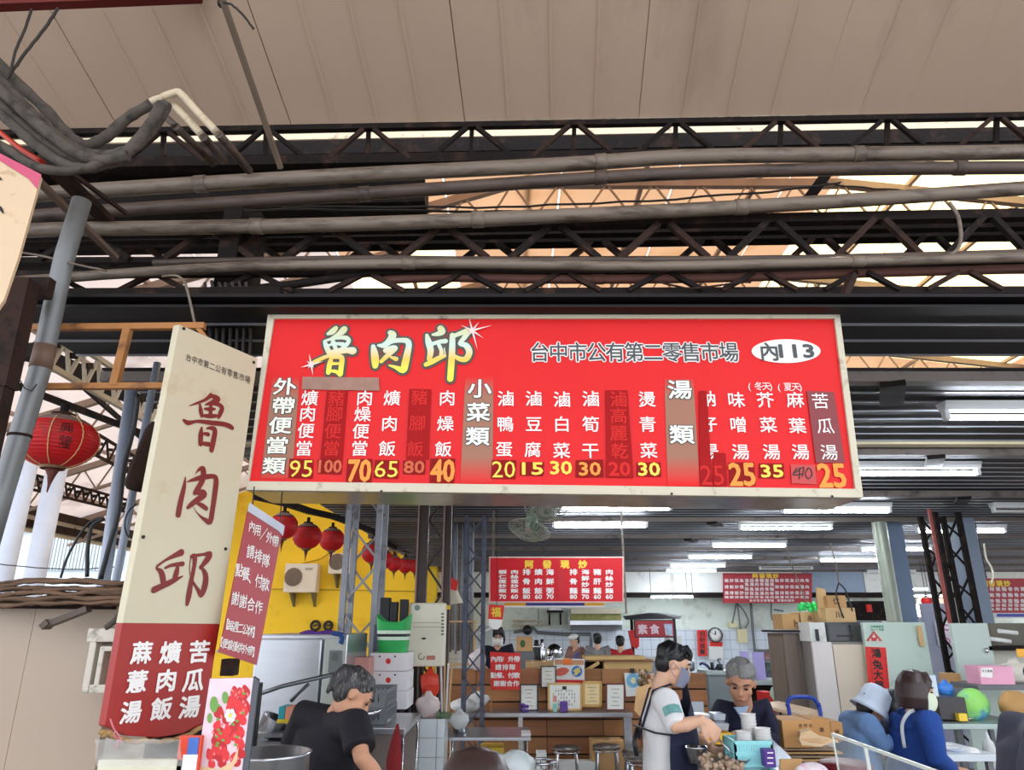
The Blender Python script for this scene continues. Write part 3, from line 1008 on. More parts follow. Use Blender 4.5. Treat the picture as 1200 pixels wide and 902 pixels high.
for zf, q in ((z1, [(196, 622), (288, 625), (285, 700), (190, 697)]), (z1, [(422, 624), (520, 624), (515, 718), (416, 716)]), (z1, [(530, 628), (624, 628), (620, 700), (524, 698)]),
   (z1, [(746, 622), (844, 622), (840, 718), (744, 716)]), (z1, [(988, 628), (1084, 628), (1080, 702), (984, 700)]), (z1, [(1100, 636), (1192, 636), (1190, 690), (1098, 688)]),
   (z2, [(108, 580), (206, 578), (208, 642), (106, 642)]), (z2, [(328, 588), (414, 588), (416, 640), (328, 638)]), (z2, [(662, 588), (752, 588), (758, 672), (664, 672)]),
   (z2, [(770, 592), (858, 592), (862, 646), (770, 644)]), (z1, [(306, 625), (402, 627), (398, 684), (306, 680)]), (z1, [(640, 630), (728, 630), (726, 684), (640, 682)])):
 patch('price_label', zf, q, m_tapek, 0.003)
thin = org
price(z1, '95', 241, 662, 90, 66, 0.0, m=m_yeln)
price(z1, '70', 470, 670, 86, 84, 0.05, m=m_org)
price(z1, '65', 575, 664, 90, 64, 0.0, m=m_yeln)
price(z1, '40', 795, 670, 90, 84, 0.05, m=m_org)
price(z1, '20', 1034, 665, 90, 64, 0.0, m=m_yeln)
price(z1, '15', 1147, 662, 80, 46, 0.05, m=m_yeln)
price(z2, '30', 54, 608, 76, 46, 0.05, m=m_yeln)
price(z2, '30', 158, 612, 76, 46, 0.05, m=m_org)
price(z2, '30', 372, 613, 76, 46, 0.05, m=m_yeln)
price(z2, '25', 708, 632, 90, 80, 0.05, m=m_org)
price(z2, '35', 816, 620, 78, 44, 0.05, m=m_yeln)
price(z2, '25', 1032, 636, 96, 84, 0.05, m=m_org)
dimo = MB()
price(z1, '100', 355, 653, 88, 48, 0.05, m=m_fo)
price(z1, '80', 684, 656, 78, 46, 0.05, m=m_fo)
price(z2, '20', 265, 612, 76, 48, 0.05, m=m_dimtext)
price(z2, '25', 600, 635, 84, 72, 0.0, m=m_dimtext)
scr = MB()
A.brush(scr, [[(906, 610, 4), (892, 634, 4), (926, 630, 4)], [(916, 608, 4), (914, 648, 4)], [(900, 626, 4), (930, 606, 4), (925, 640, 4)], [(945, 612, 4), (936, 630, 4), (946, 648, 4), (960, 634, 4), (954, 612, 4), (944, 610, 4)]], lambda x, y: z2(x, y), 0, LF + 0.006)
scr.build('handwritten_price', m_ink, board)
# market name and stall number
o_, i_ = MB(), MB()
for k, c in enumerate('台中市公有第二零售市場'):
 x = 632.5 + 22.2 * k
 o_, i_ = MB(), MB()
 A.ch(o_, c, x, 411.5, 24, 24, 0.06, LF + 0.002)
 A.ch(i_, c, x, 411.5, 24, 24, 0.012, LF + 0.004)
 o_.build('name_outline', m_wink, board, fix=False)
 i_.build('name_character', mat('dark grey print', (62, 66, 66), 0.45), board, fix=False)
i_ = MB()
b = MB()
A.poly(b, [(922 + 40.5 * math.cos(t * math.pi / 18), 410.5 + 14 * math.sin(t * math.pi / 18)) for t in range(36)], LF + 0.002)
b.build('number_oval', m_wink, board)
A.ch(i_, '內', 902, 411, 24, 23, 0.02, LF + 0.004)
A.ch(i_, '113', 934, 410.5, 40, 15, 0.05, LF + 0.004, fit=True)
i_.build('stall_number', mat('dark grey print', (62, 66, 66), 0.45), board, fix=False)
# brushed shop name
ga = lambda x, y: (350 + x / 10, 370 + y / 10)
gb = lambda x, y: (470 + x / 10, 370 + y / 10)
LU = [[(430, 140, 60), (390, 180, 75), (340, 205, 40)], [(530, 150, 80), (500, 185, 80), (440, 220, 40), (360, 270, 30)],
 [(300, 295, 40), (320, 350, 60), (350, 420, 60)], [(310, 285, 30), (430, 255, 40), (540, 250, 55), (585, 280, 50), (560, 330, 50), (500, 385, 50)],
 [(400, 300, 55), (420, 350, 50), (440, 400, 40)], [(330, 345, 30), (430, 320, 35), (520, 330, 55)], [(350, 420, 40), (440, 395, 35), (500, 385, 40)],
 [(150, 560, 55), (210, 520, 50), (330, 470, 48), (450, 430, 50), (560, 400, 70), (630, 405, 95)],
 [(385, 480, 45), (360, 560, 60), (345, 660, 55)], [(420, 480, 45), (480, 475, 60), (505, 500, 60), (495, 600, 60), (485, 680, 60)], [(390, 555, 40), (480, 555, 30)], [(370, 640, 34), (440, 650, 44), (480, 690, 40)]]
ROU = [[(870, 350, 50), (885, 430, 85), (895, 520, 90), (895, 580, 70)], [(1070, 190, 60), (1100, 220, 90), (1060, 290, 80), (1000, 340, 70), (930, 340, 30)],
 [(1000, 330, 60), (1100, 290, 60), (1200, 280, 60), (1270, 290, 70), (1290, 340, 70), (1270, 440, 80), (1245, 560, 85), (1220, 630, 80), (1140, 600, 45), (1060, 575, 20)],
 [(1020, 400, 70), (1110, 370, 70), (1130, 385, 50), (1050, 450, 60), (965, 530, 45)], [(1080, 480, 30), (1140, 500, 55)]]
QIU = [[(460, 140, 75), (480, 180, 80), (430, 205, 60), (370, 215, 30)], [(300, 220, 40), (320, 300, 75), (345, 400, 75), (330, 500, 60)],
 [(350, 330, 50), (440, 300, 50), (520, 290, 60)], [(440, 330, 45), (470, 400, 45), (470, 450, 50)], [(290, 565, 55), (360, 535, 60), (440, 490, 60), (510, 465, 40)], [(505, 370, 12), (515, 450, 20)],
 [(600, 220, 60), (600, 300, 70), (595, 450, 75), (585, 600, 75), (575, 735, 70)], [(620, 230, 50), (720, 190, 60), (790, 170, 70), (740, 250, 60), (690, 320, 50), (760, 340, 70), (800, 420, 75), (760, 500, 70), (690, 500, 60), (630, 470, 45)]]
def grad(name, c0, c1, c2, za, zb_):
 m = fade(name, c1, za, zb_)
 for n in m.node_tree.nodes:
  if n.type == 'VALTORGB':
   e = n.color_ramp.elements
   for el, p_, c in zip(list(e), (0.0, 0.33, 0.6, 1.0), (c0, c1, (206, 226, 214), c2)):
    el.position = p_
    el.color = lin(c)
 return m
m_title = grad('gold title print', (250, 244, 80), (250, 200, 90), (222, 214, 150), P(430, 440, SY).z, P(430, 380, SY).z)
o3 = MB()
for st, fn in ((LU, ga), (ROU, ga), (QIU, gb)):
 o1, o2 = MB(), MB()
 A.brush(o1, st, fn, 28, LF + 0.0015)
 A.brush(o2, st, fn, 0, LF + 0.0048)
 o1.build('title_outline', mat('olive outline', (74, 72, 62), 0.5), board, fix=False)
 o2.build('title_character', m_title, board, fix=False)
def star(mb, cx, cy, rs, fn):
 for ang, L in rs:
  a = R(ang)
  dx, dy = math.cos(a), -math.sin(a)
  mb.face([A.hit(*fn(cx - dy * 14, cy + dx * 14), LF + 0.009), A.hit(*fn(cx + dx * L, cy + dy * L), LF + 0.009), A.hit(*fn(cx + dy * 14, cy - dx * 14), LF + 0.009)])
 mb.face([A.hit(*fn(cx + 30 * math.cos(t), cy + 30 * math.sin(t)), LF + 0.0095) for t in [k * math.pi / 5 for k in range(10)]])
star(o3, 835, 170, [(15, 240), (105, 170), (52, 130), (-75, 230), (-35, 160), (155, 150), (200, 60), (240, 60)], gb)
star(o3, 145, 570, [(100, 130), (-80, 130), (195, 130), (15, 150), (50, 60), (-50, 50), (140, 70), (230, 60)], ga)
o3.build('star_sparkles', mat('pinkish white print', (250, 214, 206), 0.5), board, fix=False)
for bx_, by_ in ((447, 574), (787, 577), (975, 580)):
 b = MB()
 b.cyl(A.hit(bx_, by_ + 1.5, 0.0), A.hit(bx_, by_ + 1.5, 0.004), 0.005, n=8)
 b.build('screw', m_ink, board)
# ================================================================ tall vertical signboard at left
p1, p2 = P(210, 380, 2.37), P(302, 420, 2.73)
S = Pl(P(123, 850, 2.37), V((p2.x - p1.x, p2.y - p1.y, 0)), (0, 0, 1))
vs_ = thing('vertical_signboard', 'tall cream and red vertical signboard with dark red brushed characters', 'sign', S.hit(180, 858))
m_cb2 = mat('aged cream enamel', (206, 196, 166), 0.45, 0, 0.05, 2, dirt=((184, 164, 124), 0.2, 3))
m_vr = mat('brick red enamel', (160, 36, 28), 0.45, 0, 0.05, 2)
b = MB()
b.slab([S.hit(210, 380), S.hit(302, 420), S.hit(258, 731), S.hit(143.5, 730)], -S.n * 0.03)
b.build('upper_panel', m_cb2, vs_, bevel=0.002)
b = MB()
b.slab([S.hit(143.5, 730), S.hit(258, 731), S.hit(238, 848), S.hit(215, 859), S.hit(185, 864), S.hit(150, 862), S.hit(123, 850)], -S.n * 0.03)
b.build('lower_panel', m_vr, vs_, bevel=0.002)
k4 = lambda ox, oy, f: (lambda x, y: (ox + x / f, oy + y / f))
LU2 = [[(470, 130, 45), (400, 185, 30), (300, 225, 22), (215, 255, 8)], [(480, 140, 40), (550, 175, 60), (500, 210, 50), (440, 230, 30), (400, 245, 10)],
 [(340, 240, 22), (350, 310, 50), (360, 370, 40)], [(500, 235, 25), (560, 240, 40), (600, 280, 50), (580, 340, 50), (560, 385, 40)],
 [(470, 250, 35), (465, 310, 45), (465, 370, 40)], [(395, 290, 22), (460, 295, 40), (515, 290, 22)], [(370, 370, 25), (450, 375, 45), (530, 372, 35)],
 [(150, 425, 30), (200, 455, 50), (280, 440, 30), (350, 438, 38), (480, 455, 50), (620, 470, 50), (690, 495, 55), (720, 515, 45)],
 [(360, 510, 20), (350, 590, 55), (345, 700, 50)], [(420, 520, 18), (480, 515, 40), (515, 545, 55), (500, 650, 60), (475, 770, 55)], [(390, 580, 30), (435, 590, 42)], [(370, 695, 35), (440, 705, 45)]]
RO2 = [[(268, 290, 12), (255, 400, 45), (215, 570, 60), (185, 730, 62)], [(385, 255, 6), (430, 200, 30), (475, 195, 60), (480, 260, 65), (465, 340, 60), (410, 430, 55), (380, 475, 45)],
 [(290, 345, 10), (380, 315, 40), (480, 292, 55), (600, 280, 45), (630, 330, 65), (615, 480, 65), (590, 660, 60), (560, 810, 60), (500, 790, 40), (430, 735, 16), (380, 670, 5), (365, 630, 4)],
 [(400, 470, 45), (470, 470, 60), (490, 500, 60), (420, 550, 60), (350, 600, 50), (300, 645, 38)], [(400, 595, 20), (460, 620, 45), (515, 660, 42)]]
QI2 = [[(425, 155, 62), (370, 180, 45), (260, 235, 22), (170, 300, 20), (165, 325, 20)], [(165, 325, 20), (210, 360, 50), (230, 430, 60), (235, 490, 50)],
 [(255, 320, 22), (320, 290, 30), (440, 275, 44)], [(385, 310, 35), (370, 380, 55), (345, 440, 35)], [(135, 550, 60), (210, 515, 55), (330, 460, 50), (440, 405, 10)],
 [(530, 195, 12), (512, 290, 8), (514, 390, 8)], [(530, 200, 30), (565, 200, 50), (560, 300, 40), (530, 450, 45), (505, 600, 55), (485, 700, 35)],
 [(560, 190, 30), (660, 175, 26), (725, 175, 55), (690, 240, 55), (625, 315, 30)], [(635, 310, 20), (680, 390, 50), (675, 500, 60), (635, 600, 50), (600, 550, 30), (550, 470, 20)]]
for st, fn in ((LU2, k4(200, 450, 10.02)), (RO2, k4(190, 530, 10.02)), (QI2, k4(165, 630, 9.02))):
 bb = MB()
 S.brush(bb, st, fn, 0, 0.002)
 bb.build('brushed_character', mat('dark red paint', (122, 26, 20), 0.5), vs_, fix=False)
bb = MB()
for k, c in enumerate('台中市第二公有零售市場'):
 S.ch(bb, c, 220.5 + 6.9 * k, 419 + 2.55 * k, 7, 9.5, 0.0, 0.003)
bb.build('small_lettering', m_ink, vs_, fix=False)
bb = MB()
z6 = lambda x, y: (x / 4, 677 + y / 4)
for c, x, y in (('蔴', 662, 350), ('薏', 640, 485), ('湯', 612, 628), ('爌', 797, 348), ('肉', 778, 480), ('飯', 755, 612), ('苦', 932, 345), ('瓜', 905, 478), ('湯', 887, 603)):
 X, Y_ = z6(x, y)
 bb = MB()
 S.ch(bb, c, X, Y_, 25, 27, 0.03, 0.003)
 bb.build('menu_character', m_wink, vs_, fix=False)
for x, y in ((215, 385), (297, 424.5), (167.5, 629), (264, 643), (255, 763)):
 b = MB()
 b.cyl(S.hit(x, y, 0), S.hit(x, y, 0.004), 0.006, n=10)
 b.build('rivet', m_ink if x != 255 else m_wink, vs_)
# straw rope along the lower rim
b = MB()
rp = [(116, 858), (125, 860), (140, 866), (160, 868), (185, 868), (215, 862), (240, 848)]
q = curve([S.hit(x, y, 0.01) for x, y in rp], 6)
b.tube([p + V((0, 0, random.uniform(-.003, .003))) for p in q], [0.008 * random.uniform(.8, 1.2) for _ in q], 8)
b.tube([p + V((0, 0, random.uniform(-.006, .006))) for p in q[:10]], 0.009, 8)
b.build('straw_rope', mat('straw', (176, 138, 88), 0.9, 0, 0.35, 60, bump=0.8), None, 'straw rope tied along the lower rim of the tall vertical signboard', None, 'rope')
b = MB()
b.tube(curve([S.hit(x, y, 0.02) for x, y in ((124, 842), (128, 853), (134, 862), (138, 870), (133, 866), (130, 878))], 4), 0.0022, 6)
b.tube(curve([S.hit(x, y, 0.02) for x, y in ((134, 862), (130, 856), (128, 862), (134, 864))], 4), 0.0022, 6)
b.build('pink_string', mat('pink string', (222, 130, 140), 0.7), None, 'pink string knotted round the straw rope', None, 'string')
# ================================================================ red notice hanging askew right of the vertical sign
p1, p2 = P(291, 590, 2.75), P(333, 617, 2.95)
T = Pl(P(291, 590, 2.75), V((p2.x - p1.x, p2.y - p1.y, 0)), V((-0.02, 0.0, 1)))
rn = thing('red_notice', 'faded red notice hanging askew beside the tall vertical signboard', 'notice', T.hit(280, 775))
b = MB()
b.slab([T.hit(291, 596), T.hit(331, 622), T.hit(301, 779), T.hit(257, 764)], -T.n * 0.004)
b.build('sheet', mat('faded red sheet', (168, 62, 66), 0.35, 0, 0.1, 3), rn)
b = MB()
b.slab([T.hit(292, 589), T.hit(333, 616), T.hit(331, 628), T.hit(326, 622), T.hit(290, 599)], T.n * 0.003)
b.build('clear_tape', mat('clear tape', (196, 200, 208), 0.2, 0, 0.1), rn)
b = MB()
b.beam(T.hit(296, 592), T.hit(298, 570), 0.004)
b.beam(T.hit(328, 614), T.hit(331, 570), 0.004)
b.build('hanging_string', m_ink, rn)
bb = MB()
zt2 = lambda x, y: (250 + x / 4.3, 580 + y / 4.3)
rows = [('內用╱外帶', (192, 158), (310, 232), 0.85), ('請排隊', (185, 285), (262, 330), 1), ('點餐、付款', (128, 378), (260, 450), 1), ('謝謝合作', (108, 520), (226, 565), 1), ('【每週二公休】', (58, 650), (210, 690), 0.8), ('【便當僅供外帶】', (30, 740), (208, 790), 0.72)]
for s_, a_, c_, k in rows:
 for i, c in enumerate(s_):
  t = i / (len(s_) - 1)
  X, Y_ = zt2(a_[0] + (c_[0] - a_[0]) * t, a_[1] + (c_[1] - a_[1]) * t)
  T.ch(bb, c, X, Y_, 9.6 * k, 17 * k, 0.012, 0.003)
bb.build('lettering', m_wink, rn, fix=False)
# strawberry picture on a board
p1 = P(246, 793, 2.45)
B = Pl(P(246, 900, 2.45), V((1, 0.25, 0)), (0.0, 0, 1))
sp_ = thing('strawberry_poster', 'tall picture of red strawberries in a bowl on a thin board', 'poster', B.hit(265, 905))
b = MB()
b.slab([B.hit(246, 795), B.hit(297, 794), B.hit(282, 915), B.hit(228, 915)], -B.n * 0.012)
b.build('board', mat('pale pink print', (236, 206, 214), 0.4, 0, 0.12, 14), sp_)
b = MB()
b.slab([B.hit(297, 793), B.hit(303, 797), B.hit(289, 915), B.hit(282, 915)], -B.n * 0.05)
b.build('edge_trim', mat('grey edge', (84, 86, 92), 0.5), sp_)
def blobs(pl, cx, cy, n, rx, ry, seed, mb, spread, lift, shape=0):
 rnd = random.Random(seed)
 for k in range(n):
  x, y = spread(rnd)
  a = rnd.uniform(-0.5, 0.5)
  pts = []
  for t in range(12):
   th = t * math.pi / 6
   r = 1 - 0.22 * math.sin(th) if shape == 0 else 1
   dx, dy = rx * r * math.cos(th) * (1 if math.sin(th) < 0.3 else 0.85), -ry * math.sin(th)
   pts.append((x + dx * math.cos(a) - dy * math.sin(a), y + dx * math.sin(a) + dy * math.cos(a)))
  pl.poly(mb, [(p[0], p[1]) for p in pts], lift + k * 0.00002)
def cl(rnd):
 t = rnd.random()
 y = 808 + 86 * t
 xl = 262 - 22 * t + (10 if y < 830 else 0)
 xr = 291 - 10 * t
 return rnd.uniform(xl, xr), y
def cl2(rnd):
 x, y = cl(rnd)
 return x, y - 4
for nm, mm, n, rx, ry, sd, lf in (('berry_print', (196, 20, 30), 34, 5, 7.5, 3, 0.001), ('berry_print', (226, 44, 48), 30, 4.2, 6.5, 4, 0.002), ('berry_highlight', (248, 120, 116), 26, 1.4, 2.2, 5, 0.003), ('leaf_print', (110, 160, 60), 14, 2.2, 1.6, 6, 0.0035)):
 b = MB()
 blobs(B, 0, 0, n, rx, ry, sd, b, cl if nm != 'leaf_print' else cl2, lf)
 b.build(nm, mat(nm + str(sd), mm, 0.4), sp_, fix=False)
b = MB()
for x, y, a in ((251, 825, 8), (264, 817, 6), (246, 841, 5)):
 B.poly(b, [(x + a * 0.6 * math.cos(t * math.pi / 6), y + a * 1.2 * math.sin(t * math.pi / 6)) for t in range(12)], 0.004)
b.build('leaf_print', mat('leaf green', (110, 160, 70), 0.4), sp_, fix=False)
b = MB()
for k in range(6):
 a = k * math.pi / 3
 B.poly(b, [(270 + 4 * math.cos(a) + 3 * math.cos(t * math.pi / 5), 838 + 5 * math.sin(a) + 3.5 * math.sin(t * math.pi / 5)) for t in range(10)], 0.0042)
b.build('flower_print', m_wink, sp_, fix=False)
b = MB()
B.poly(b, [(270, 838 + 0) if t == 99 else (270 + 2 * math.cos(t * math.pi / 5), 838 + 2.4 * math.sin(t * math.pi / 5)) for t in range(10)], 0.0046)
b.build('flower_centre', m_yeln, sp_, fix=False)
b = MB()
B.poly(b, [(230, 905), (236, 897), (256, 901), (272, 892), (280, 874), (278, 890), (270, 904), (255, 914), (232, 915)], 0.0042)
b.build('bowl_print', mat('bowl print', (232, 196, 150), 0.4), sp_, fix=False)
# ================================================================ fluorescent lights under the dark deck
m_tube = mat('lit fluorescent tube', (235, 244, 255), 0.4, emit=TUBE_POWER)
m_tubeo = mat('unlit fluorescent tube', (226, 226, 220), 0.3)
m_fix = mat('white fixture enamel', (222, 226, 226), 0.4, 0, 0.04)
def tube_light(label, xl, y, xr=None, lit=True, group=None):
 a_ = PZ(xl, y, 2.885)
 L = 1.2
 if xr is not None:
  L = PZ(xr, y, 2.885).x - a_.x
 c = a_ + V((L / 2, 0, 0))
 o = thing('fluorescent_light', label, 'light', (c.x, c.y, 3.0), group)
 b = MB()
 prof = [(-0.03, 0), (-0.055, 0.0), (-0.02, -0.05), (0.02, -0.05), (0.055, 0.0)]
 b.slab([(c.x - L / 2, c.y + yy, 2.985 + zz) for yy, zz in ((-0.055, 0), (-0.03, -0.05), (0.03, -0.05), (0.055, 0))], (L, 0, 0))
 b.build('housing', m_fix, o)
 b = MB()
 b.cyl((c.x - L / 2 + 0.03, c.y, 2.895), (c.x + L / 2 - 0.03, c.y, 2.895), 0.015, n=10)
 b.build('tube', m_tube if lit else m_tubeo, o)
 for s_ in (-1, 1):
  b = MB()
  b.box((c.x + s_ * (L / 2 - 0.018), c.y, 2.91), (0.03, 0.04, 0.06))
  b.build('lamp_holder', m_fix, o)
 return o
tube_light('lit fluorescent light at the right edge, the highest and nearest beside the menu board', 1106, 491)
tube_light('lit fluorescent light partly hidden by the menu board right edge, second nearest', 975, 556)
tube_light('lit fluorescent light right below the bottom right corner of the menu board', 915, 600)
tube_light('lit fluorescent light, fourth nearest of the row running back at right', 866, 620)
tube_light('lit fluorescent light, fifth nearest of the row running back at right', 833, 640.5)
tube_light('lit fluorescent light, third from the far end of the long row', 806, 654)
tube_light('lit fluorescent light, second from the far end of the long row', 785, 664)
tube_light('lit fluorescent light at the far end of the long row', 780, 669.5)
tube_light('lit fluorescent light right beside the ceiling fan, upper one of two', 655, 597)
tube_light('lit fluorescent light below another beside the ceiling fan, lower one of two', 647, 617.5)
tube_light('lit fluorescent light over the dark lattice column, nearest of the right hand row', 1073, 623.5)
tube_light('lit fluorescent light in the right hand row, second nearest', 1008, 645)
tube_light('lit fluorescent light in the right hand row, farthest', 960, 657.5)
tube_light('unlit fluorescent light cut off by the right edge of the frame', 1163, 600, lit=False)
tube_light('unlit fluorescent light just above the distant dark red price board', 890, 667, lit=False)
tube_light('unlit long fluorescent light above the round grey duct', 1016, 672.5, lit=False)
def low_tube(label, x0, y0, x1, Y):
 p, q = P(x0, y0, Y), P(x1, y0, Y)
 o = thing('fluorescent_light', label, 'light', (p + q) / 2)
 b = MB()
 b.beam(p + V((0, 0, 0.03)), q + V((0, 0, 0.03)), 0.06, 0.04)
 b.build('housing', m_fix, o)
 b = MB()
 b.cyl(p, q, 0.018, n=10)
 b.build('tube', m_tube, o)
 for s_ in (p, q):
  b = MB()
  b.beam(s_ + V((0, 0, 0.04)), V((s_.x, s_.y, 3.0)), 0.01)
  b.build('hanger', m_black, o)
low_tube('left one of two small lit tubes under the white bulkhead', 763, 699.5, 788, 17.6)
low_tube('right one of two small lit tubes under the white bulkhead', 790, 699.5, 812, 17.6)
# ================================================================ two wall fans hanging under the menu board
def fan(label, cx, cy, Y, r, tilt, yaw, vis):
 c = P(cx, cy, Y)
 o = thing('cage_fan', label, 'fan', c)
 e = Euler((tilt, 0, yaw))
 m3 = e.to_matrix()
 b = MB()
 for k in range(28):
  a = 2 * math.pi * k / 28
  pts = [c + m3 @ V((rr * r * math.cos(a), -h * r, rr * r * math.sin(a))) for rr, h in ((0.15, 0.32), (0.6, 0.26), (1.0, 0.0), (0.7, -0.22), (0.2, -0.28))]
  b.tube(pts, 0.0028, 4)
 for rr, h in ((1.0, 0.0), (0.6, 0.27), (0.3, 0.31)):
  q = [c + m3 @ V((rr * r * math.cos(2 * math.pi * k / 24), -h * r, rr * r * math.sin(2 * math.pi * k / 24))) for k in range(25)]
  b.tube(q, 0.0028, 5)
 b.build('cage', mat('grimy fan wire', (176, 176, 156), 0.5, 0.1, 0.2), o)
 for k in range(3):
  b = MB()
  a = k * 2.094 + 0.4
  pts = []
  for rr, da, h in ((0.12, -0.3, 0.04), (0.5, -0.35, 0.05), (0.86, -0.25, 0.05), (0.9, 0.1, 0.0), (0.8, 0.42, -0.04), (0.45, 0.5, -0.04), (0.12, 0.5, -0.03)):
   pts.append(c + m3 @ V((rr * r * math.cos(a + da), -h * r * 2, rr * r * math.sin(a + da))))
  b.slab(pts, m3 @ V((0, 0.002, 0)))
  b.build('blade', mat('green tinted blade', (120, 140, 120), 0.4), o)
 b = MB()
 b.lathe(c, [(0.001, -0.3 * r), (0.16 * r, -0.28 * r), (0.16 * r, 0.1 * r), (0.001, 0.12 * r)], 16, Euler((tilt + R(90), 0, yaw)))
 b.build('hub', mat('pinkish hub', (196, 176, 164), 0.5), o)
 b = MB()
 back = c + m3 @ V((0, 0.36 * r, 0))
 b.ell(c + m3 @ V((0, 0.5 * r, 0)), (0.3 * r, 0.42 * r, 0.3 * r), 14, 8, e)
 b.build('motor', mat('pale green enamel', (170, 196, 170), 0.4), o)
 return o, c + m3 @ V((0, 0.55 * r, 0))
f1, c1 = fan('ceiling cage fan facing the viewer just under the menu board', 640, 594, 5.6, 0.17, R(52), 0, 1)
f2, c2 = fan('ceiling cage fan tilted to the left below the menu board', 620, 621, 5.7, 0.17, R(66), R(-38), 1)
b = MB()
b.tube(curve([c1 + V((0, 0, 0.02)), c1 + V((-0.06, 0, 0.06)), (c1 + c2) / 2 + V((0, 0.05, 0.14)), c2 + V((0, 0, 0.06)), c2], 4), 0.012, 8)
b.beam((c1 + c2) / 2 + V((0, 0.05, 0.13)), V(((c1 + c2).x / 2, (c1 + c2).y / 2 + 0.05, 3.02)), 0.03)
b.build('bracket', mat('pale green enamel', (170, 196, 170), 0.4), f1)
# ================================================================ paper lanterns along the lane
m_lan = mat('red lantern paper', (226, 36, 40), 0.5, 0, 0.1, 6, dirt=((120, 80, 74), 0.2, 4), translucent=0.35)
m_lgrey = mat('dusty lantern top', (132, 108, 100), 0.8, 0, 0.2, 6)
m_gold = mat('gold lantern band', (226, 190, 130), 0.5)
def lantern(label, cx, cy, w_, h_, Y, big=False, group=None):
 c = P(cx, cy, Y)
 k = mpp(Y, cy)
 rx, rz = w_ / 2 * k, h_ / 2 * k
 o = thing('paper_lantern', label, 'lantern', c, group)
 n = 26 if big else 12
 m = 60 if big else 24
 prof = []
 for i in range(m + 1):
  t = math.pi * (0.1 + 0.8 * i / m)
  rib = 1 + (0.018 if big else 0.02) * math.cos(2 * math.pi * i * (18 if big else 8) / m)
  prof.append((rx * math.sin(t) * rib, -rz * math.cos(t) / math.cos(0.1 * math.pi)))
 b = MB()
 top = [p for p in prof if p[1] > rz * 0.62]
 bot = [p for p in prof if p[1] <= rz * 0.66]
 b.lathe(c, bot, n)
 b.build('shade', m_lan, o)
 b = MB()
 b.lathe(c, top, n)
 b.build('dusty_crown', m_lgrey, o)
 for s_, nm in ((1, 'top_ring'), (-1, 'bottom_ring')):
  b = MB()
  b.lathe(c + V((0, 0, s_ * rz * 1.0)), [(rx * 0.30, -rz * 0.10), (rx * 0.33, 0), (rx * 0.30, rz * 0.12)], 14)
  b.build(nm, m_rust if s_ > 0 else mat('tarnished gold foil', (120, 92, 60), 0.5, 0.3, 0.3, 30), o)
 b = MB()
 b.tube([c + V((0, 0, -rz * 1.05)), c + V((0.002, 0, -rz * 1.35)), c + V((0, 0, -rz * 1.7)), c + V((-0.01 * rx, 0, -rz * 2.0))], [rx * 0.2, rx * 0.1, rx * 0.04, rx * 0.015], 8)
 b.build('tassel', mat('dark tassel', (104, 52, 44), 0.8, 0, 0.2), o)
 b = MB()
 b.tube([c + V((0, 0, rz)), c + V((0, 0, rz * 1.5))], rx * 0.12, 6)
 b.build('hanger', m_dark, o)
 if big:
  for a in range(8):
   an = a * math.pi / 4 + 0.35
   b = MB()
   q = []
   for i in range(0, m + 1, 2):
    r_, z_ = prof[i]
    q.append(c + V((r_ * 1.012 * math.cos(an), r_ * 1.012 * math.sin(an), z_)))
   b.tube(q, 0.0022, 5)
   b.build('gold_cord', m_gold, o)
  def lz(ch_, ax, az, s_):
   vs, fs = glyph(ch_)
   pts = []
   for x, y in vs:
    th = -math.pi / 2 + ax + (x - 0.5) * s_ / rx
    z = az + (y - 0.38) * s_
    r_ = rx * math.sqrt(max(0.05, 1 - (z / rz) ** 2)) * 1.03
    pts.append(c + V((r_ * math.cos(th), r_ * math.sin(th), z)))
   b_ = MB()
   b_.add(pts, fs)
   b_.build('painted_character', mat('black brush ink', (44, 16, 18), 0.6), o, fix=False)
  for ch_, ax, az in (('生', -0.55, 0.02), ('意', -0.5, -0.045), ('興', 0.72, 0.03), ('隆', 0.75, -0.03)):
   lz(ch_, ax, az, 0.055)
 return o
lantern('big red paper lantern with dark characters beside the round grey pole', 68, 517, 86, 60, 2.95, True)
L_ = [(332, 616, 34, 30, 6.9, 'red lantern half hidden behind the hanging red notice'), (360, 628, 34, 29, 7.3, 'red lantern above the nearer air conditioner unit'),
 (389, 632, 30, 26, 8.0, 'red lantern just left of the pale lattice column'), (436, 647, 25, 24, 9.6, 'red lantern seen right behind the pale lattice column'),
 (451, 655, 19, 20, 11.5, 'small red lantern first to the right of the pale lattice column'), (462, 660, 18, 18, 12.5, 'small red lantern second to the right of the pale lattice column'),
 (475, 662, 17, 18, 13.2, 'small red lantern third to the right, next to the dark posts'), (486, 662, 14, 17, 14.5, 'smallest red lantern partly behind the left dark post')]
for x, y, w_, h_, Y, lb_ in L_:
 lantern(lb_, x, y, w_, h_, Y)
tl_ = lantern('tiny red lantern seen in the bright passage at far right', 1086, 704, 12, 11, 15.5)
b = MB()
c = P(1086, 704, 15.5)
b.beam(c + V((0, 0, 0.1)), V((c.x, c.y, 3.01)), 0.01)
b.build('cord', m_black, tl_)
b = MB()
q = [P(300, 584, 5.5), P(335, 592, 6.6), P(362, 601, 7.3), P(390, 607, 8.0), P(437, 624, 9.6), P(452, 637, 11.5), P(463, 643, 12.6), P(490, 650, 14.6)]
q = [v + V((0, 0, 0.02)) for v in q]
for i in range(len(q) - 1):
 b.beam(q[i], q[i + 1], 0.05, 0.06)
b.build('lantern_rail', m_dark, None, 'dark sagging rail from which the row of lanterns hangs', None, 'rail')
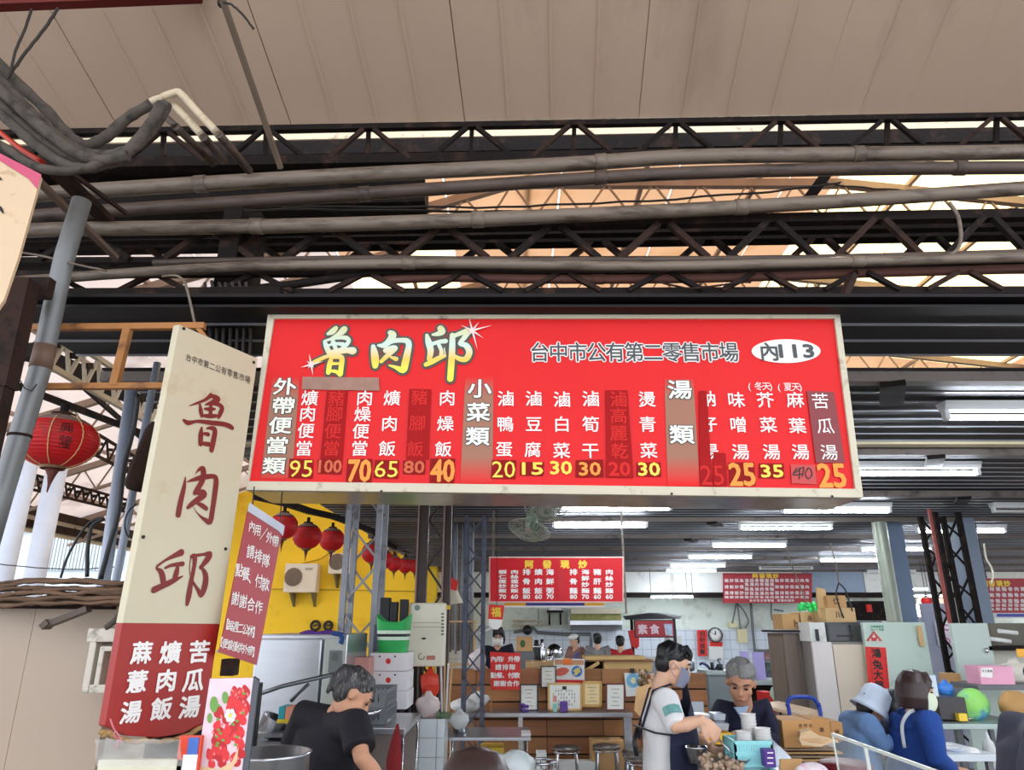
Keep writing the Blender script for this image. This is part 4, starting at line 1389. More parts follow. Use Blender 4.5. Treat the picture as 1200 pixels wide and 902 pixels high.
# ================================================================ helpers for boxes whose front face spans given pixels
def fb(mb, x0, y0, x1, y1, Y, dep, rot=None):
 ym = (y0 + y1) / 2
 xa, xb = P(x0, ym, Y).x, P(x1, ym, Y).x
 za, zb_ = P(x0, y1, Y).z, P(x0, y0, Y).z
 mb.box(((xa + xb) / 2, Y + dep / 2, (za + zb_) / 2), (xb - xa, dep, zb_ - za), rot)
 return xa, xb, za, zb_
def bx(name, label, cat, x0, y0, x1, y1, Y, dep, m, parent=None, bevel=0.004, group=None, floor_=False, rot=None):
 b = MB()
 ym = (y0 + y1) / 2
 xa, xb = P(x0, ym, Y).x, P(x1, ym, Y).x
 za, zb_ = P(x0, y1, Y).z, P(x0, y0, Y).z
 if floor_:
  za = 0.0
 b.box(((xa + xb) / 2, Y + dep / 2, (za + zb_) / 2), (xb - xa, dep, zb_ - za), rot)
 return b.build(name, m, parent, label, None, cat, group, bevel)
def carton(label, x0, y0, x1, y1, Y, dep, m=None, rot=None, group=None, stripe=True, marks=()):
 o = bx('cardboard_box', label, 'box', x0, y0, x1, y1, Y, dep, m or m_card, None, 0.003, group, rot=rot)
 f_ = front(Y - 0.002) if not rot else None
 xm, ym = (x0 + x1) / 2, (y0 + y1) / 2
 if stripe:
  b = MB()
  xa, xb = P(xm - (x1 - x0) * .06, ym, Y).x, P(xm + (x1 - x0) * .06, ym, Y).x
  zt = P(x0, y0, Y).z
  b.box(((xa + xb) / 2, Y + dep / 2, zt + 0.001), (xb - xa, dep * 0.99, 0.002))
  b.build('packing_tape', mat('packing tape', (176, 138, 92), 0.3), o)
 if f_ and marks:
  b = MB()
  for c, px, py, s_ in marks:
   f_.ch(b, c, px, py, s_, s_, 0.02, 0.001)
  b.build('print', mat('brown box print', (92, 58, 40), 0.6), o, fix=False)
 return o
# ================================================================ beige wall panel with bundled tarp, bracket and louvre frame
m_beige = mat('beige sheet cabinet', (172, 153, 134), 0.55, 0, 0.05, 1.5, dirt=((156, 134, 112), 0.3, 1.6))
bw = thing('metal_cabinet', 'beige sheet metal cabinet wall at the lower left', 'cabinet', P(60, 900, 2.75))
b = MB()
zt0 = P(60, 707, 2.75).z
for xa, xb, dy in ((-60, 24, 0.004), (25, 128, 0)):
 b = MB()
 A0, B0 = P(xa, 800, 2.75).x, P(xb, 800, 2.75).x
 b.box(((A0 + B0) / 2, 2.77 + dy, zt0 / 2), (B0 - A0, 0.04, zt0))
 b.build('panel', m_beige, bw, bevel=0.003)
b = MB()
b.beam(P(-60, 707, 2.74), P(135, 709, 2.74), 0.04, 0.03)
b.build('top_rail', m_rust, bw)
b = MB()
rnd = random.Random(5)
m_tarp = mat('weathered tarp', (112, 86, 66), 0.9, 0, 0.45, 14, dirt=((58, 44, 36), 0.45, 10), bump=0.9, bscale=25, stretch=(0.4, 2, 3))
tp = thing('rolled_tarp', 'dirty brown tarp rolled and bundled along the cabinet top', 'tarp', P(70, 705, 2.68))
for k in range(15):
 y0 = 684 + (k % 5) * 5.5
 Y = 2.6 + 0.05 * (k // 5)
 pts = []
 for i in range(9):
  x = -30 + i * 22.5
  pts.append(P(x + rnd.uniform(-3, 3), y0 + rnd.uniform(-2.0, 2.0) - (3 * math.sin(i / 8 * 3.14) if k % 5 == 0 else 0) + (max(0, 3 - x / 10) * 0.8), Y))
 b = MB()
 q = curve(pts, 3)
 b.tube(q, [rnd.uniform(0.007, 0.0125) for _ in q], 8, flat=0.8)
 b.build('tarp_fold', m_tarp, tp)
b = MB()
b.beam(P(52, 735, 2.62), P(60, 728, 2.62), 0.05, 0.02)
b.beam(P(58, 731, 2.62), P(104, 713, 2.62), 0.035, 0.02)
b.build('iron_strap', m_pipe2, None, 'flat iron strap slanting down from under the rolled tarp', None, 'strap')
lf = thing('plastic_box_frame', 'dirty white plastic box frame beside the red part of the vertical signboard', 'frame', P(120, 810, 2.6))
m_dp = mat('grimy white plastic', (206, 200, 184), 0.5, 0, 0.1, 6, dirt=((92, 76, 58), 0.45, 10))
for q in ((102, 736, 150, 752), (100, 752, 108, 812), (104, 802, 150, 812), (113, 757, 119, 806), (119, 757, 150, 763)):
 b = MB()
 fb(b, *q, 2.62, 0.13)
 b.build('frame_bar', m_dp, lf, bevel=0.004)
b = MB()
fb(b, 106, 755, 150, 806, 2.66, 0.02)
b.build('back_plate', mat('grimy inner plastic', (150, 140, 122), 0.6, 0, 0.2, 8, dirt=((70, 58, 46), 0.5, 8)), lf)
cable('cable', 'black cable hanging over the tarp beside the vertical signboard', [(160, 675), (150, 695), (142, 715), (134, 728), (124, 735)], 2.56, 3.5, m_cb, amp=0.4, seed=9)
# pale poles and hanging wires behind
pm = mat('bluish grey pole', (150, 158, 172), 0.4, 0.3, 0.08)
for lb_, a_, c_, Y, r_ in (('wide bluish pole nearest the black cables at left', (148, 500), (120, 690), 3.6, 0.03), ('shiny grey pole just left of the vertical signboard', (174, 480), (134, 690), 3.4, 0.018), ('second shiny grey pole squeezed against the vertical signboard', (190, 480), (150, 690), 3.7, 0.02)):
 b = MB()
 p_, q_ = P(*a_, Y), P(*c_, Y)
 q_ = V((p_.x, p_.y, 0.0)) * 0.0 + V((q_.x, q_.y, q_.z))
 d_ = (p_ - q_).normalized()
 q_.x -= 0.0
 b.tube([p_ + d_ * 0.25, q_, q_ - d_ * 1.2], r_, 14)
 b.build('steel_pole', pm, None, lb_, None, 'pole')
for i, (lb_, a_, Y, r_) in enumerate((('white round column, left one of two outside', (10, 640), 7.0, 0.10), ('white round column, right one of two outside', (48, 640), 8.2, 0.11))):
 b = MB()
 x = P(a_[0], a_[1], Y).x
 b.cyl((x, Y, 0), (x, Y, 3.7), r_, n=20)
 b.build('white_column', mat('white column paint', (216, 224, 238), 0.6), None, lb_, None, 'column')
cable('cable', 'black cable arcing left from the pole bundle above the tarp', [(120, 607), (105, 612), (90, 632), (78, 655), (71, 677)], 3.3, 1.4, m_black, amp=0.3, seed=10)
cable('cable', 'black cable hanging straight down beside the arcing one', [(122, 608), (108, 616), (103, 640), (102, 676)], 3.3, 2.2, m_black, amp=0.3, seed=11)
cable('cable', 'black cable bundle running down between the bluish poles', [(162, 462), (157, 500), (146, 545), (139, 600), (128, 640), (118, 678)], 3.3, 3.0, m_black, amp=0.8, seed=12)
cable('cable', 'thin black loop of wire against the left edge of the vertical signboard', [(160, 590), (150, 600), (146, 615), (150, 628), (160, 632)], 2.9, 1.0, m_black, amp=0.2, seed=13)
cable('wire', 'long thin wire sagging over the tarp in front of the white building', [(-20, 658), (30, 664), (90, 667), (135, 664)], 5, 0.7, m_black, amp=0.4, seed=14)
cable('wire', 'pale bent wire arching above the vertical signboard corner', [(190, 324), (206, 323), (216, 330), (222, 350), (230, 386)], 2.7, 1.6, m_pipe, amp=0.2, seed=15)
cable('wire', 'pale rope drooping across the dark frame at upper left', [(18, 295), (50, 300), (90, 310), (125, 317)], 2.6, 1.3, m_pipe, amp=0.3, seed=16)
b = MB()
pp = P(172, 535, 3.2)
b.lathe(pp, [(0.035, 0.16), (0.05, 0.12), (0.05, -0.14), (0.03, -0.16)], 14, Euler((0, R(12), 0)))
b.build('rusty_can', m_rust, None, 'dark rusty canister wedged beside the vertical signboard', None, 'canister')
# dark bundle of posts behind both signs
for lb_, a_, Y, w_ in (('dark post right behind the top corner of the vertical signboard', 262, 3.1, 0.09), ('dark post between the vertical signboard and the menu board', 285, 3.15, 0.10)):
 b = MB()
 x = P(a_, 360, Y).x
 b.box((x, Y, 1.85), (w_, w_, 3.7))
 b.build('steel_post', m_dark, None, lb_, None, 'post')
for i in range(7):
 x = 246 + i * 8
 cable('cable', ['slack black cable at the left end of the tangle above the vertical signboard', 'black cable second from left in the tangle above the vertical signboard', 'black cable third from left in the tangle above the vertical signboard', 'black cable in the middle of the tangle above the vertical signboard', 'black cable third from right in the tangle above the vertical signboard', 'black cable second from right in the tangle above the vertical signboard', 'black cable at the right end of the tangle above the vertical signboard'][i],
  [(x - 6, 330), (x - 3 + (i % 3) * 2, 355), (x, 385), (x - 2, 425)], 2.95, 2.0, m_cable, amp=1.5, seed=20 + i)
# clear bag and board under the vertical sign, snack packet
b = MB()
fb(b, 110, 890, 215, 960, 2.4, 0.02)
b.build('cream_board', mat('cream card', (226, 222, 196), 0.6), None, 'cream board standing below the vertical signboard', None, 'board')
m_clear = mat('clear plastic film', (216, 214, 206), 0.25, 0, 0.05, alpha=0.35)
b = MB()
n = 14
vs = []
rnd = random.Random(3)
for i in range(n + 1):
 for j in range(5):
  p_ = P(112 + i * 7.2, 866 + j * 8, 2.36)
  vs.append(p_ + V((0, rnd.uniform(-.012, .012), 0)))
b.add(vs, [(i * 5 + j, (i + 1) * 5 + j, (i + 1) * 5 + j + 1, i * 5 + j + 1) for i in range(n) for j in range(4)], True)
b.build('plastic_sheet', m_clear, None, 'crumpled clear plastic sheet hanging under the straw rope', None, 'sheet')
pk = bx('snack_packet', 'small orange red snack packet left of the strawberry picture', 'packet', 206, 862, 233, 925, 2.4, 0.02, mat('orange packet', (226, 70, 40), 0.4), None)
b = MB()
fb(b, 212, 884, 229, 925, 2.396, 0.003)
b.build('white_label', m_wink, pk)
b = MB()
fb(b, 220, 864, 232, 884, 2.396, 0.003)
b.build('blue_label', mat('blue print', (70, 110, 190), 0.5), pk)
# ================================================================ things on and before the yellow wall
def ac(label, x0, y0, x1, y1, fx, fy, fr_):
 o = thing('air_conditioner', label, 'air conditioner', P((x0 + x1) / 2, y1, 16.7))
 Y = 16.6
 mw = mat('beige appliance', (226, 214, 192), 0.5, 0, 0.05)
 b = MB()
 fb(b, x0, y0, x1, y1, Y, 0.32)
 b.build('casing', mw, o, bevel=0.02)
 c = P(fx, fy, Y)
 rr = fr_ * mpp(Y, fy)
 b = MB()
 for k in range(5):
  r_ = rr * (k + 1) / 5
  b.tube([c + V((r_ * math.cos(t * math.pi / 12), -0.02, r_ * math.sin(t * math.pi / 12))) for t in range(25)], 0.008, 4)
 for k in range(8):
  a = k * math.pi / 4
  b.beam(c + V((0, -0.02, 0)), c + V((rr * math.cos(a), -0.02, rr * math.sin(a))), 0.01)
 b.build('fan_grille', mat('brownish grille', (134, 116, 100), 0.6), o)
 b = MB()
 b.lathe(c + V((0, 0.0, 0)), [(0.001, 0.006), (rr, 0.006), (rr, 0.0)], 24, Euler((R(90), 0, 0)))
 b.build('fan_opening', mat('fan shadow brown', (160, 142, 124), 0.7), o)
 for xs_ in (x0 + 5, x1 - 8):
  b = MB()
  p_ = P(xs_, y1, Y)
  b.slab([(p_.x, Y + 0.05, p_.z), (p_.x, Y + 0.44, p_.z), (p_.x, Y + 0.44, p_.z - 0.3)], (0.05, 0, 0))
  b.build('bracket', mat('bracket grey', (120, 112, 90), 0.6), o)
 b = MB()
 fb(b, x0 + (x1 - x0) * 0.65, y0 + 5, x0 + (x1 - x0) * 0.88, y0 + 8, Y - 0.005, 0.006)
 b.build('badge', mat('badge grey', (170, 160, 140), 0.5), o)
 return o
ac('air conditioner unit on the yellow wall, left one with a round grille', 333, 660, 371, 694, 344, 676, 10)
ac('air conditioner unit on the yellow wall half behind the pale lattice column', 385, 648, 412, 672, 395, 658, 9)
ac('air conditioner unit high on the yellow wall behind the small lanterns', 443, 628, 468, 645, 452, 636, 6)
# cartoon-free round stickers: two pale rings
for i, (x, y, r_) in enumerate(((370, 733, 5), (385, 733, 4.5))):
 b = MB()
 c = P(x, y, 17.0)
 rr = r_ * mpp(17, y)
 b.tube([c + V((rr * math.cos(t * math.pi / 12), -0.03, rr * math.sin(t * math.pi / 12))) for t in range(25)], 0.03, 6)
 b.beam(c + V((-rr * 0.5, -0.03, 0)), c + V((rr * 0.5, -0.03, 0.02)), 0.04)
 b.build('wall_ring_mark', m_ink, None, ['left black and white ring mark on the yellow wall above the steel fridge', 'right black and white ring mark on the yellow wall above the steel fridge'][i], None, 'sign')
# ---------------------------------------------------------------- lattice columns
def lattice_col(label, x0, x1, Y, ytop, m, dep=0.3, n=9, z1=None, leg=0.05, lean=0):
 xm = 690
 xa, xb = P(x0, xm, Y).x, P(x1, xm, Y).x
 zt = z1 or P(x0, ytop, Y).z
 o = thing('lattice_column', label, 'column', ((xa + xb) / 2, Y + dep / 2, 0))
 cs = [(xa, Y), (xb, Y), (xb, Y + dep), (xa, Y + dep)]
 for x, y in cs:
  b = MB()
  b.box((x, y, zt / 2), (leg, leg, zt))
  b.build('leg', m, o)
 for k in range(4):
  p_, q_ = cs[k], cs[(k + 1) % 4]
  for i in range(n):
   z0, z2_ = zt * i / n, zt * (i + 1) / n
   b = MB()
   s_, e_ = (p_, q_) if i % 2 else (q_, p_)
   b.beam((s_[0], s_[1], z0 + 0.03), (e_[0], e_[1], z2_ - 0.03), 0.018)
   b.build('lattice_bar', m, o)
 return o
m_colp = mat('pale grey column paint', (158, 160, 166), 0.5, 0.1, 0.12, 6, dirt=((96, 84, 76), 0.3, 8))
lattice_col('pale grey steel lattice column between the air conditioners and the green basket', 403, 440, 6.4, 600, m_colp, 0.3, 8, 3.0)
m_colb = mat('bluish dark column', (84, 88, 104), 0.5, 0.1, 0.15, 6, dirt=((50, 44, 44), 0.4, 8))
lattice_col('bluish dark lattice column left of the small red price board', 545, 566, 8.45, 645, m_colb, 0.26, 10, 2.95, 0.04)
lattice_col('dark lattice column with red strip right of the bright passage', 1112, 1140, 8.2, 655, m_dark, 0.3, 9, 2.95, 0.05)
m_brc = mat('dark brown channel', (66, 50, 46), 0.5, 0.1, 0.15, 5)
pc = thing('channel_column', 'tall dark brown double channel column behind the water heater', 'column', P(505, 840, 6.3))
for x0, x1 in ((488, 499), (519, 527)):
 b = MB()
 xa, xb = P(x0, 690, 6.2).x, P(x1, 690, 6.2).x
 b.box(((xa + xb) / 2, 6.25, 1.5), (xb - xa, 0.08, 3.0))
 b.build('channel', m_brc, pc, bevel=0.004)
 b = MB()
 b.box((xa - 0.006, 6.25, 1.5), (0.014, 0.11, 3.0))
 b.build('pale_edge', mat('rose grey edge', (150, 120, 116), 0.5), pc)
for i in range(9):
 b = MB()
 z0 = 1.2 + i * 0.2
 xa, xb = P(499, 690, 6.2).x, P(519, 690, 6.2).x
 b.beam((xa if i % 2 else xb, 6.27, z0), (xb if i % 2 else xa, 6.27, z0 + 0.2), 0.018)
 b.build('lattice_bar', m_brc, pc)
# ---------------------------------------------------------------- gas water heater
wh = thing('water_heater', 'cream white gas water heater hanging on the dark column', 'heater', P(500, 782, 6.0))
b = MB()
fb(b, 478, 706, 521, 781, 6.0, 0.16)
b.build('casing', mat('cream enamel', (232, 224, 202), 0.35, 0, 0.04), wh, bevel=0.018)
HF = front(5.998)
b = MB()
HF.poly(b, [(489 + 3.4 * math.cos(t * .52), 712 + 3.4 * math.sin(t * .52)) for t in range(12)], 0.002)
b.build('round_badge', mat('grey green badge', (120, 140, 124), 0.4), wh)
for k in range(7):
 b = MB()
 fb(b, 517, 718 + k * 4, 520, 720 + k * 4, 5.995, 0.01)
 b.build('vent_slot', mat('slot grey', (110, 106, 96), 0.6), wh)
b = MB()
HF.poly(b, [(493, 748), (497, 746.5), (500, 748), (497, 749.5)], 0.002)
b.build('peephole', m_black, wh)
b = MB()
b.tube([HF.hit(494 + 3.5 * math.cos(t * .6), 769 + 3.5 * math.sin(t * .6), 0.003) for t in range(9)], 0.003, 5)
b.build('dial_mark', mat('dial brown', (120, 104, 84), 0.5), wh)
b = MB()
HF.poly(b, [(500, 768), (510, 768), (510, 773), (500, 773)], 0.002)
b.build('red_label', mat('red grey label', (196, 120, 100), 0.5), wh)
b = MB()
fb(b, 484, 729, 516, 730, 5.997, 0.004)
fb(b, 484, 734, 516, 735, 5.997, 0.004)
b.build('crease_line', mat('crease grey', (186, 178, 158), 0.5), wh)
for x in (484, 490, 505, 513):
 b = MB()
 b.cyl(P(x, 780, 6.08), P(x - 1, 845, 6.08), 0.008, n=8)
 b.build('water_tube', m_rust if x != 490 else m_pipe, wh)
# ---------------------------------------------------------------- steel fridge
fr_ = thing('steel_fridge', 'tall stainless steel refrigerator with blue reflections before the yellow wall', 'refrigerator', P(350, 900, 5.0))
xa, xb = P(296, 790, 5).x, P(404, 790, 5).x
zt = P(350, 743, 5).z
b = MB()
b.box(((xa + xb) / 2, 5.36, zt / 2), (xb - xa, 0.68, zt))
b.build('body', m_steel, fr_, bevel=0.01)
xd = P(378, 790, 5).x
b = MB()
b.box(((xa + xd) / 2, 4.99, zt / 2 + 0.35), (xd - xa - 0.02, 0.05, zt - 0.75))
b.build('door', m_steel, fr_, bevel=0.012)
b = MB()
b.box(((xd + xb) / 2, 4.99, zt / 2 + 0.35), (xb - xd - 0.01, 0.04, zt - 0.75))
b.build('side_panel', mat('greenish grey panel', (176, 180, 172), 0.4, 0.3, 0.05), fr_, bevel=0.006)
b = MB()
fb(b, 385, 762, 399, 788, 4.95, 0.02)
b.build('control_box', mat('dark grey screen', (110, 116, 112), 0.3), fr_, bevel=0.004)
b = MB()
fb(b, 389, 765, 395, 774, 4.945, 0.008)
b.build('display', mat('display green', (86, 100, 92), 0.3), fr_)
b = MB()
q = [P(x, y, 5.15) for x, y in ((352, 744), (362, 741), (372, 743), (384, 741), (396, 743), (403, 745))]
b.tube(curve(q, 3), 0.018, 8)
b.build('purple_cloth', mat('purple cloth', (96, 50, 140), 0.8, 0, 0.3, 30), None, 'crumpled purple cloth lying on top of the steel refrigerator', None, 'cloth')
b = MB()
q = [P(x, y, 4.95) for x, y in ((390, 742), (398, 743), (401, 748), (399, 754))]
b.tube(curve(q, 3), 0.015, 8)
b.build('blue_cloth', mat('blue cloth', (30, 70, 130), 0.8), None, 'blue rag hanging over the top right corner of the steel refrigerator', None, 'cloth')
b = MB()
b.tube([P(298, 815, 4.3), P(330, 804, 4.3), P(412, 785, 4.5)], 0.012, 10)
b.build('handle_pole', mat('grey pole', (120, 124, 128), 0.3, 0.6), None, 'grey pole slanting across the steel refrigerator', None, 'pole')
b = MB()
b.tube([P(341, 821, 4.28), P(350, 812, 4.28), P(362, 801, 4.3)], [0.022, 0.016, 0.02], 10, flat=0.5)
b.build('squeegee', mat('dark grey arm', (86, 88, 92), 0.35, 0.4), None, 'short dark arm hooked on the slanting pole', None, 'squeegee')
b = MB()
b.tube([P(297, 812, 4.28), P(294, 818, 4.28), P(300, 820, 4.28)], 0.016, 8)
b.build('pole_clamp', m_black, None, 'black clamp at the lower end of the slanting pole', None, 'clamp')
# sink stand, shelf and things below
st = thing('steel_stand', 'low steel stand with pots below the slanting pole', 'stand', P(330, 902, 4.2))
xa, xb = P(292, 860, 4.1).x, P(352, 860, 4.1).x
for zz in (P(320, 846, 4.1).z - 0.06, P(320, 887, 4.1).z - 0.0):
 b = MB()
 b.box(((xa + xb) / 2, 4.3, zz), (xb - xa, 0.45, 0.02))
 b.build('shelf', m_steel, st)
zpot = P(320, 868, 4.1).z
b = MB()
b.box(((xa + xb) / 2, 4.3, zpot - 0.01), (xb - xa, 0.45, 0.02))
b.build('shelf', m_steel, st)
for x in (xa, xb):
 for y in (4.08, 4.52):
  b = MB()
  b.box((x, y, 0.62), (0.03, 0.03, 1.24))
  b.build('leg', m_grey, st)
b = MB()
c = P(318, 866, 4.2)
b.lathe(V((c.x, c.y, zpot + 0.052)), [(0.001, -0.045), (0.07, -0.045), (0.078, 0.05), (0.082, 0.052), (0.072, 0.05), (0.066, -0.03), (0.001, -0.035)], 20, Euler((0, R(24), 0)))
b.build('tilted_pot', m_chrome, None, 'steel cooking pot lying tilted on the steel stand', None, 'pot')
for i, (x0, x1, c_) in enumerate(((326, 334, (40, 160, 170)), (334, 346, (226, 150, 120)), (346, 352, (90, 120, 160)))):
 bx('small_carton', ['teal small carton on the steel stand', 'salmon small carton on the steel stand', 'bluish small carton at the right end of the steel stand'][i], 'carton', x0, 828, x1 - 0.5, 843, 4.12, 0.12, mat('carton%d' % i, c_, 0.6))
bx('yellow_tray', 'flat yellow tray under the small cartons', 'tray', 324, 843, 352, 847.5, 4.1, 0.2, mat('yellow tray', (226, 200, 50), 0.5))
def crate(label, x0, y0, x1, y1, Y, dep, m, rows=1, cols=6, name='plastic_crate', cat='crate'):
 o = thing(name, label, cat, P((x0 + x1) / 2, y1, Y + dep / 2))
 ym = (y0 + y1) / 2
 xa, xb = P(x0, ym, Y).x, P(x1, ym, Y).x
 za, zb_ = P(x0, y1, Y).z, P(x0, y0, Y).z
 W_, H_ = xb - xa, zb_ - za
 t = 0.012
 def wall(nm, c, ax, L):
  b = MB()
  for z_, hh in ((za + H_ * 0.14, H_ * 0.28), (zb_ - H_ * 0.12, H_ * 0.24)):
   b.box((c[0], c[1], z_), (L if ax == 'x' else t, L if ax == 'y' else t, hh))
  for k in range(cols + 1):
   u_ = -L / 2 + L * k / cols
   u_ = max(-L / 2 + 0.01, min(L / 2 - 0.01, u_))
   b.box((c[0] + (u_ if ax == 'x' else 0), c[1] + (u_ if ax == 'y' else 0), (za + zb_) / 2), (0.02 if ax == 'x' else t * 0.9, 0.02 if ax == 'y' else t * 0.9, H_ * 0.98))
  b.build(nm, m, o)
 wall('front_wall', ((xa + xb) / 2, Y), 'x', W_)
 wall('back_wall', ((xa + xb) / 2, Y + dep), 'x', W_)
 wall('side_wall', (xa, Y + dep / 2), 'y', dep)
 wall('side_wall', (xb, Y + dep / 2), 'y', dep)
 b = MB()
 b.box(((xa + xb) / 2, Y + dep / 2, za + 0.006), (W_, dep, 0.012))
 b.build('base', m, o)
 return o
m_crg = mat('grey crate plastic', (108, 110, 112), 0.5, 0, 0.08)
crate('dark grey crate under the tilted pot at lower left', 296, 868, 342, 886, 4.1, 0.35, mat('dark crate', (62, 62, 66), 0.5), cols=5)
crate('grey bread crate, upper of two stacked right of the bending woman', 419, 808, 452, 829, 4.7, 0.4, m_crg)
crate('grey bread crate, lower of two stacked right of the bending woman', 419, 829.5, 452, 849, 4.7, 0.4, m_crg)
bt = thing('steel_worktable', 'steel work table under the grey bread crates', 'table', P(440, 900, 4.9))
zc = P(430, 849, 4.7).z
xa, xb = P(405, 850, 4.6).x, P(476, 850, 4.6).x
b = MB()
b.box(((xa + xb) / 2, 4.95, zc - 0.02), (xb - xa, 0.75, 0.035))
b.build('table_top', m_steel, bt, bevel=0.004)
b = MB()
b.box(((xa + xb) / 2, 5.25, zc / 2 - 0.02), (xb - xa - 0.04, 0.02, zc - 0.06))
b.build('back_sheet', mat('brown grey sheet', (128, 116, 108), 0.5, 0.2), bt)
for x in (xa + 0.03, xb - 0.03):
 for y in (4.62, 5.3):
  b = MB()
  b.cyl((x, y, 0), (x, y, zc - 0.03), 0.018, n=10)
  b.build('leg', m_chrome, bt)
b = MB()
b.lathe(V((P(425, 846, 4.68).x, 4.66, zc + 0.03)), [(0.001, 0), (0.08, 0.0), (0.12, 0.03), (0.125, 0.03), (0.085, -0.006), (0.001, -0.006)], 20, Euler((R(-8), R(-14), 0)))
b.build('steel_dish', m_chrome, None, 'shallow shiny steel dish tipped beside the grey crates', None, 'dish')
# white fruit cartons stacked with green woven basket on top
m_wc = mat('white carton', (236, 232, 232), 0.6, 0, 0.04)
rk = thing('steel_rack', 'dark steel rack carrying the white cartons', 'rack', P(455, 840, 5.6))
zr = P(455, 832, 5.5).z
xa, xb = P(433, 800, 5.5).x, P(467, 800, 5.5).x
b = MB()
b.box(((xa + xb) / 2, 5.75, zr - 0.02), (xb - xa, 0.5, 0.03))
b.build('shelf', m_dark, rk)
for x in (xa, xb):
 for y in (5.52, 5.98):
  b = MB()
  b.box((x, y, zr / 2), (0.03, 0.03, zr))
  b.build('leg', m_dark, rk)
ys = [(765, 786, 'top'), (786.5, 809, 'middle'), (809.5, 831, 'bottom')]
for y0, y1, nm in ys:
 o = bx('fruit_carton', nm + ' one of three white fruit cartons under the green basket', 'box', 433, y0, 477, y1, 5.5, 0.35, m_wc)
 f_ = front(5.499)
 b = MB()
 f_.poly(b, [(455 + 3 * math.cos(t * .52), (y0 + y1) / 2 - 1 + 3.4 * math.sin(t * .52)) for t in range(12)], 0.002)
 b.build('red_round_print', m_redp, o)
 b = MB()
 for x in (445, 463):
  f_.poly(b, [(x + 1.2 * math.cos(t * .8), y0 + 4 + 1.2 * math.sin(t * .8)) for t in range(8)], 0.002)
 b.build('hand_hole', m_black, o)
bx('pink_carton', 'pink carton leaning beside the white fruit cartons', 'box', 414, 770, 432, 800, 5.3, 0.18, mat('pink carton', (214, 150, 140), 0.7, 0, 0.1))
b = MB()
x_ = P(421, 800, 5.4).x
b.box((x_ + 0.03, 5.45, P(420, 801, 5.3).z / 2), (0.13, 0.2, P(420, 801, 5.3).z - 0.004))
b.build('plinth_box', m_colb, None, 'dark box standing under the pink carton', None, 'box')
gb_ = thing('woven_basket', 'green and white woven plastic basket on the white cartons', 'basket', P(457, 762, 5.6))
m_g1, m_g2 = mat('green weave', (40, 176, 84), 0.5, 0, 0.12, 60, bump=0.5, bscale=120), mat('white weave', (220, 236, 214), 0.5, 0, 0.15, 60)
xa, xb = P(437, 745, 5.5).x, P(477, 745, 5.5).x
zb0, zt1 = P(457, 764.5, 5.6).z, P(457, 724, 5.6).z
H_ = zt1 - zb0
def ring(z_, k=1.0, n=28):
 w_ = (xb - xa) / 2 * k
 return [V(((xa + xb) / 2 + w_ * abs(math.cos(a)) ** 0.6 * (1 if math.cos(a) > 0 else -1), 5.68 + 0.15 * k * abs(math.sin(a)) ** 0.6 * (1 if math.sin(a) > 0 else -1), z_)) for a in [2 * math.pi * i / n for i in range(n)]]
for r_, (a0, a1) in enumerate(((0, .18), (.18, .36), (.36, .46), (.46, .54), (.54, .64), (.64, .82), (.82, 1.0))):
 b = MB()
 r0, r1 = ring(zb0 + H_ * a0, 0.86 + 0.16 * a0), ring(zb0 + H_ * a1 + (0.0), 0.86 + 0.16 * a1)
 n = len(r0)
 if r_ == 6:
  r1 = [v + V((0, 0, 0.03 * math.cos(2 * math.pi * i / n * 2))) for i, v in enumerate(r1)]
 b.add(r0 + r1, [(i, (i + 1) % n, n + (i + 1) % n, n + i) for i in range(n)], True)
 b.build('woven_band', (m_g1, m_g1, m_g2, m_black, m_g2, m_g1, m_g1)[r_], gb_, fix=False)
b = MB()
b.face(ring(zb0 + 0.004, 0.86))
b.build('base', m_g1, gb_)
for i, (x0, x1, y0) in enumerate(((445, 457, 700), (457, 466, 705), (468, 478, 702))):
 bx('dark_tool', ['black boxy tool at left above the green basket', 'black tool in the middle above the green basket', 'black tool at right above the green basket'][i], 'tool', x0, y0, x1 - 1, 731, 5.95, 0.1, m_black, floor_=False)
b = MB()
xx = P(460, 740, 6.05).x
b.box((xx, 6.12, P(460, 731, 5.95).z / 2), (0.3, 0.14, P(460, 731, 5.95).z - 0.003))
b.build('dark_cabinet', m_colb, None, 'narrow dark cabinet behind the green basket carrying black tools', None, 'cabinet')
# ---------------------------------------------------------------- red parasol, bags between the posts, tiled pier
b = MB()
q0, q1 = P(466, 848, 4.45), P(461, 900, 4.45)
b.tube([q0, q0.lerp(q1, 0.35), q0.lerp(q1, 0.8), V((q1.x, q1.y, 0.25)), V((q1.x, q1.y, 0.0))], [0.006, 0.028, 0.045, 0.04, 0.01], 10)
b.build('closed_parasol', mat('dark red canvas', (132, 20, 22), 0.8, 0, 0.25, 20), None, 'closed red parasol leaning before the tiled pier', None, 'parasol')
tpz = P(500, 842, 5.7).z
tp_ = thing('tiled_pier', 'short pier clad in square white tiles under the water heater', 'pier', P(498, 900, 5.7))
x0, x1 = P(471, 860, 5.7).x, P(519, 860, 5.7).x
b = MB()
b.box(((x0 + x1) / 2, 5.9, tpz / 2 - 0.004), (x1 - x0 - 0.01, 0.38, tpz - 0.008))
b.build('core', mat('grey grout', (150, 150, 150), 0.8), tp_)
m_t = mat('white glazed tile', (226, 232, 234), 0.2, 0, 0.03)
nx, s_ = 3, 0.0
tw = (x1 - x0) / 2.35
zz = tpz
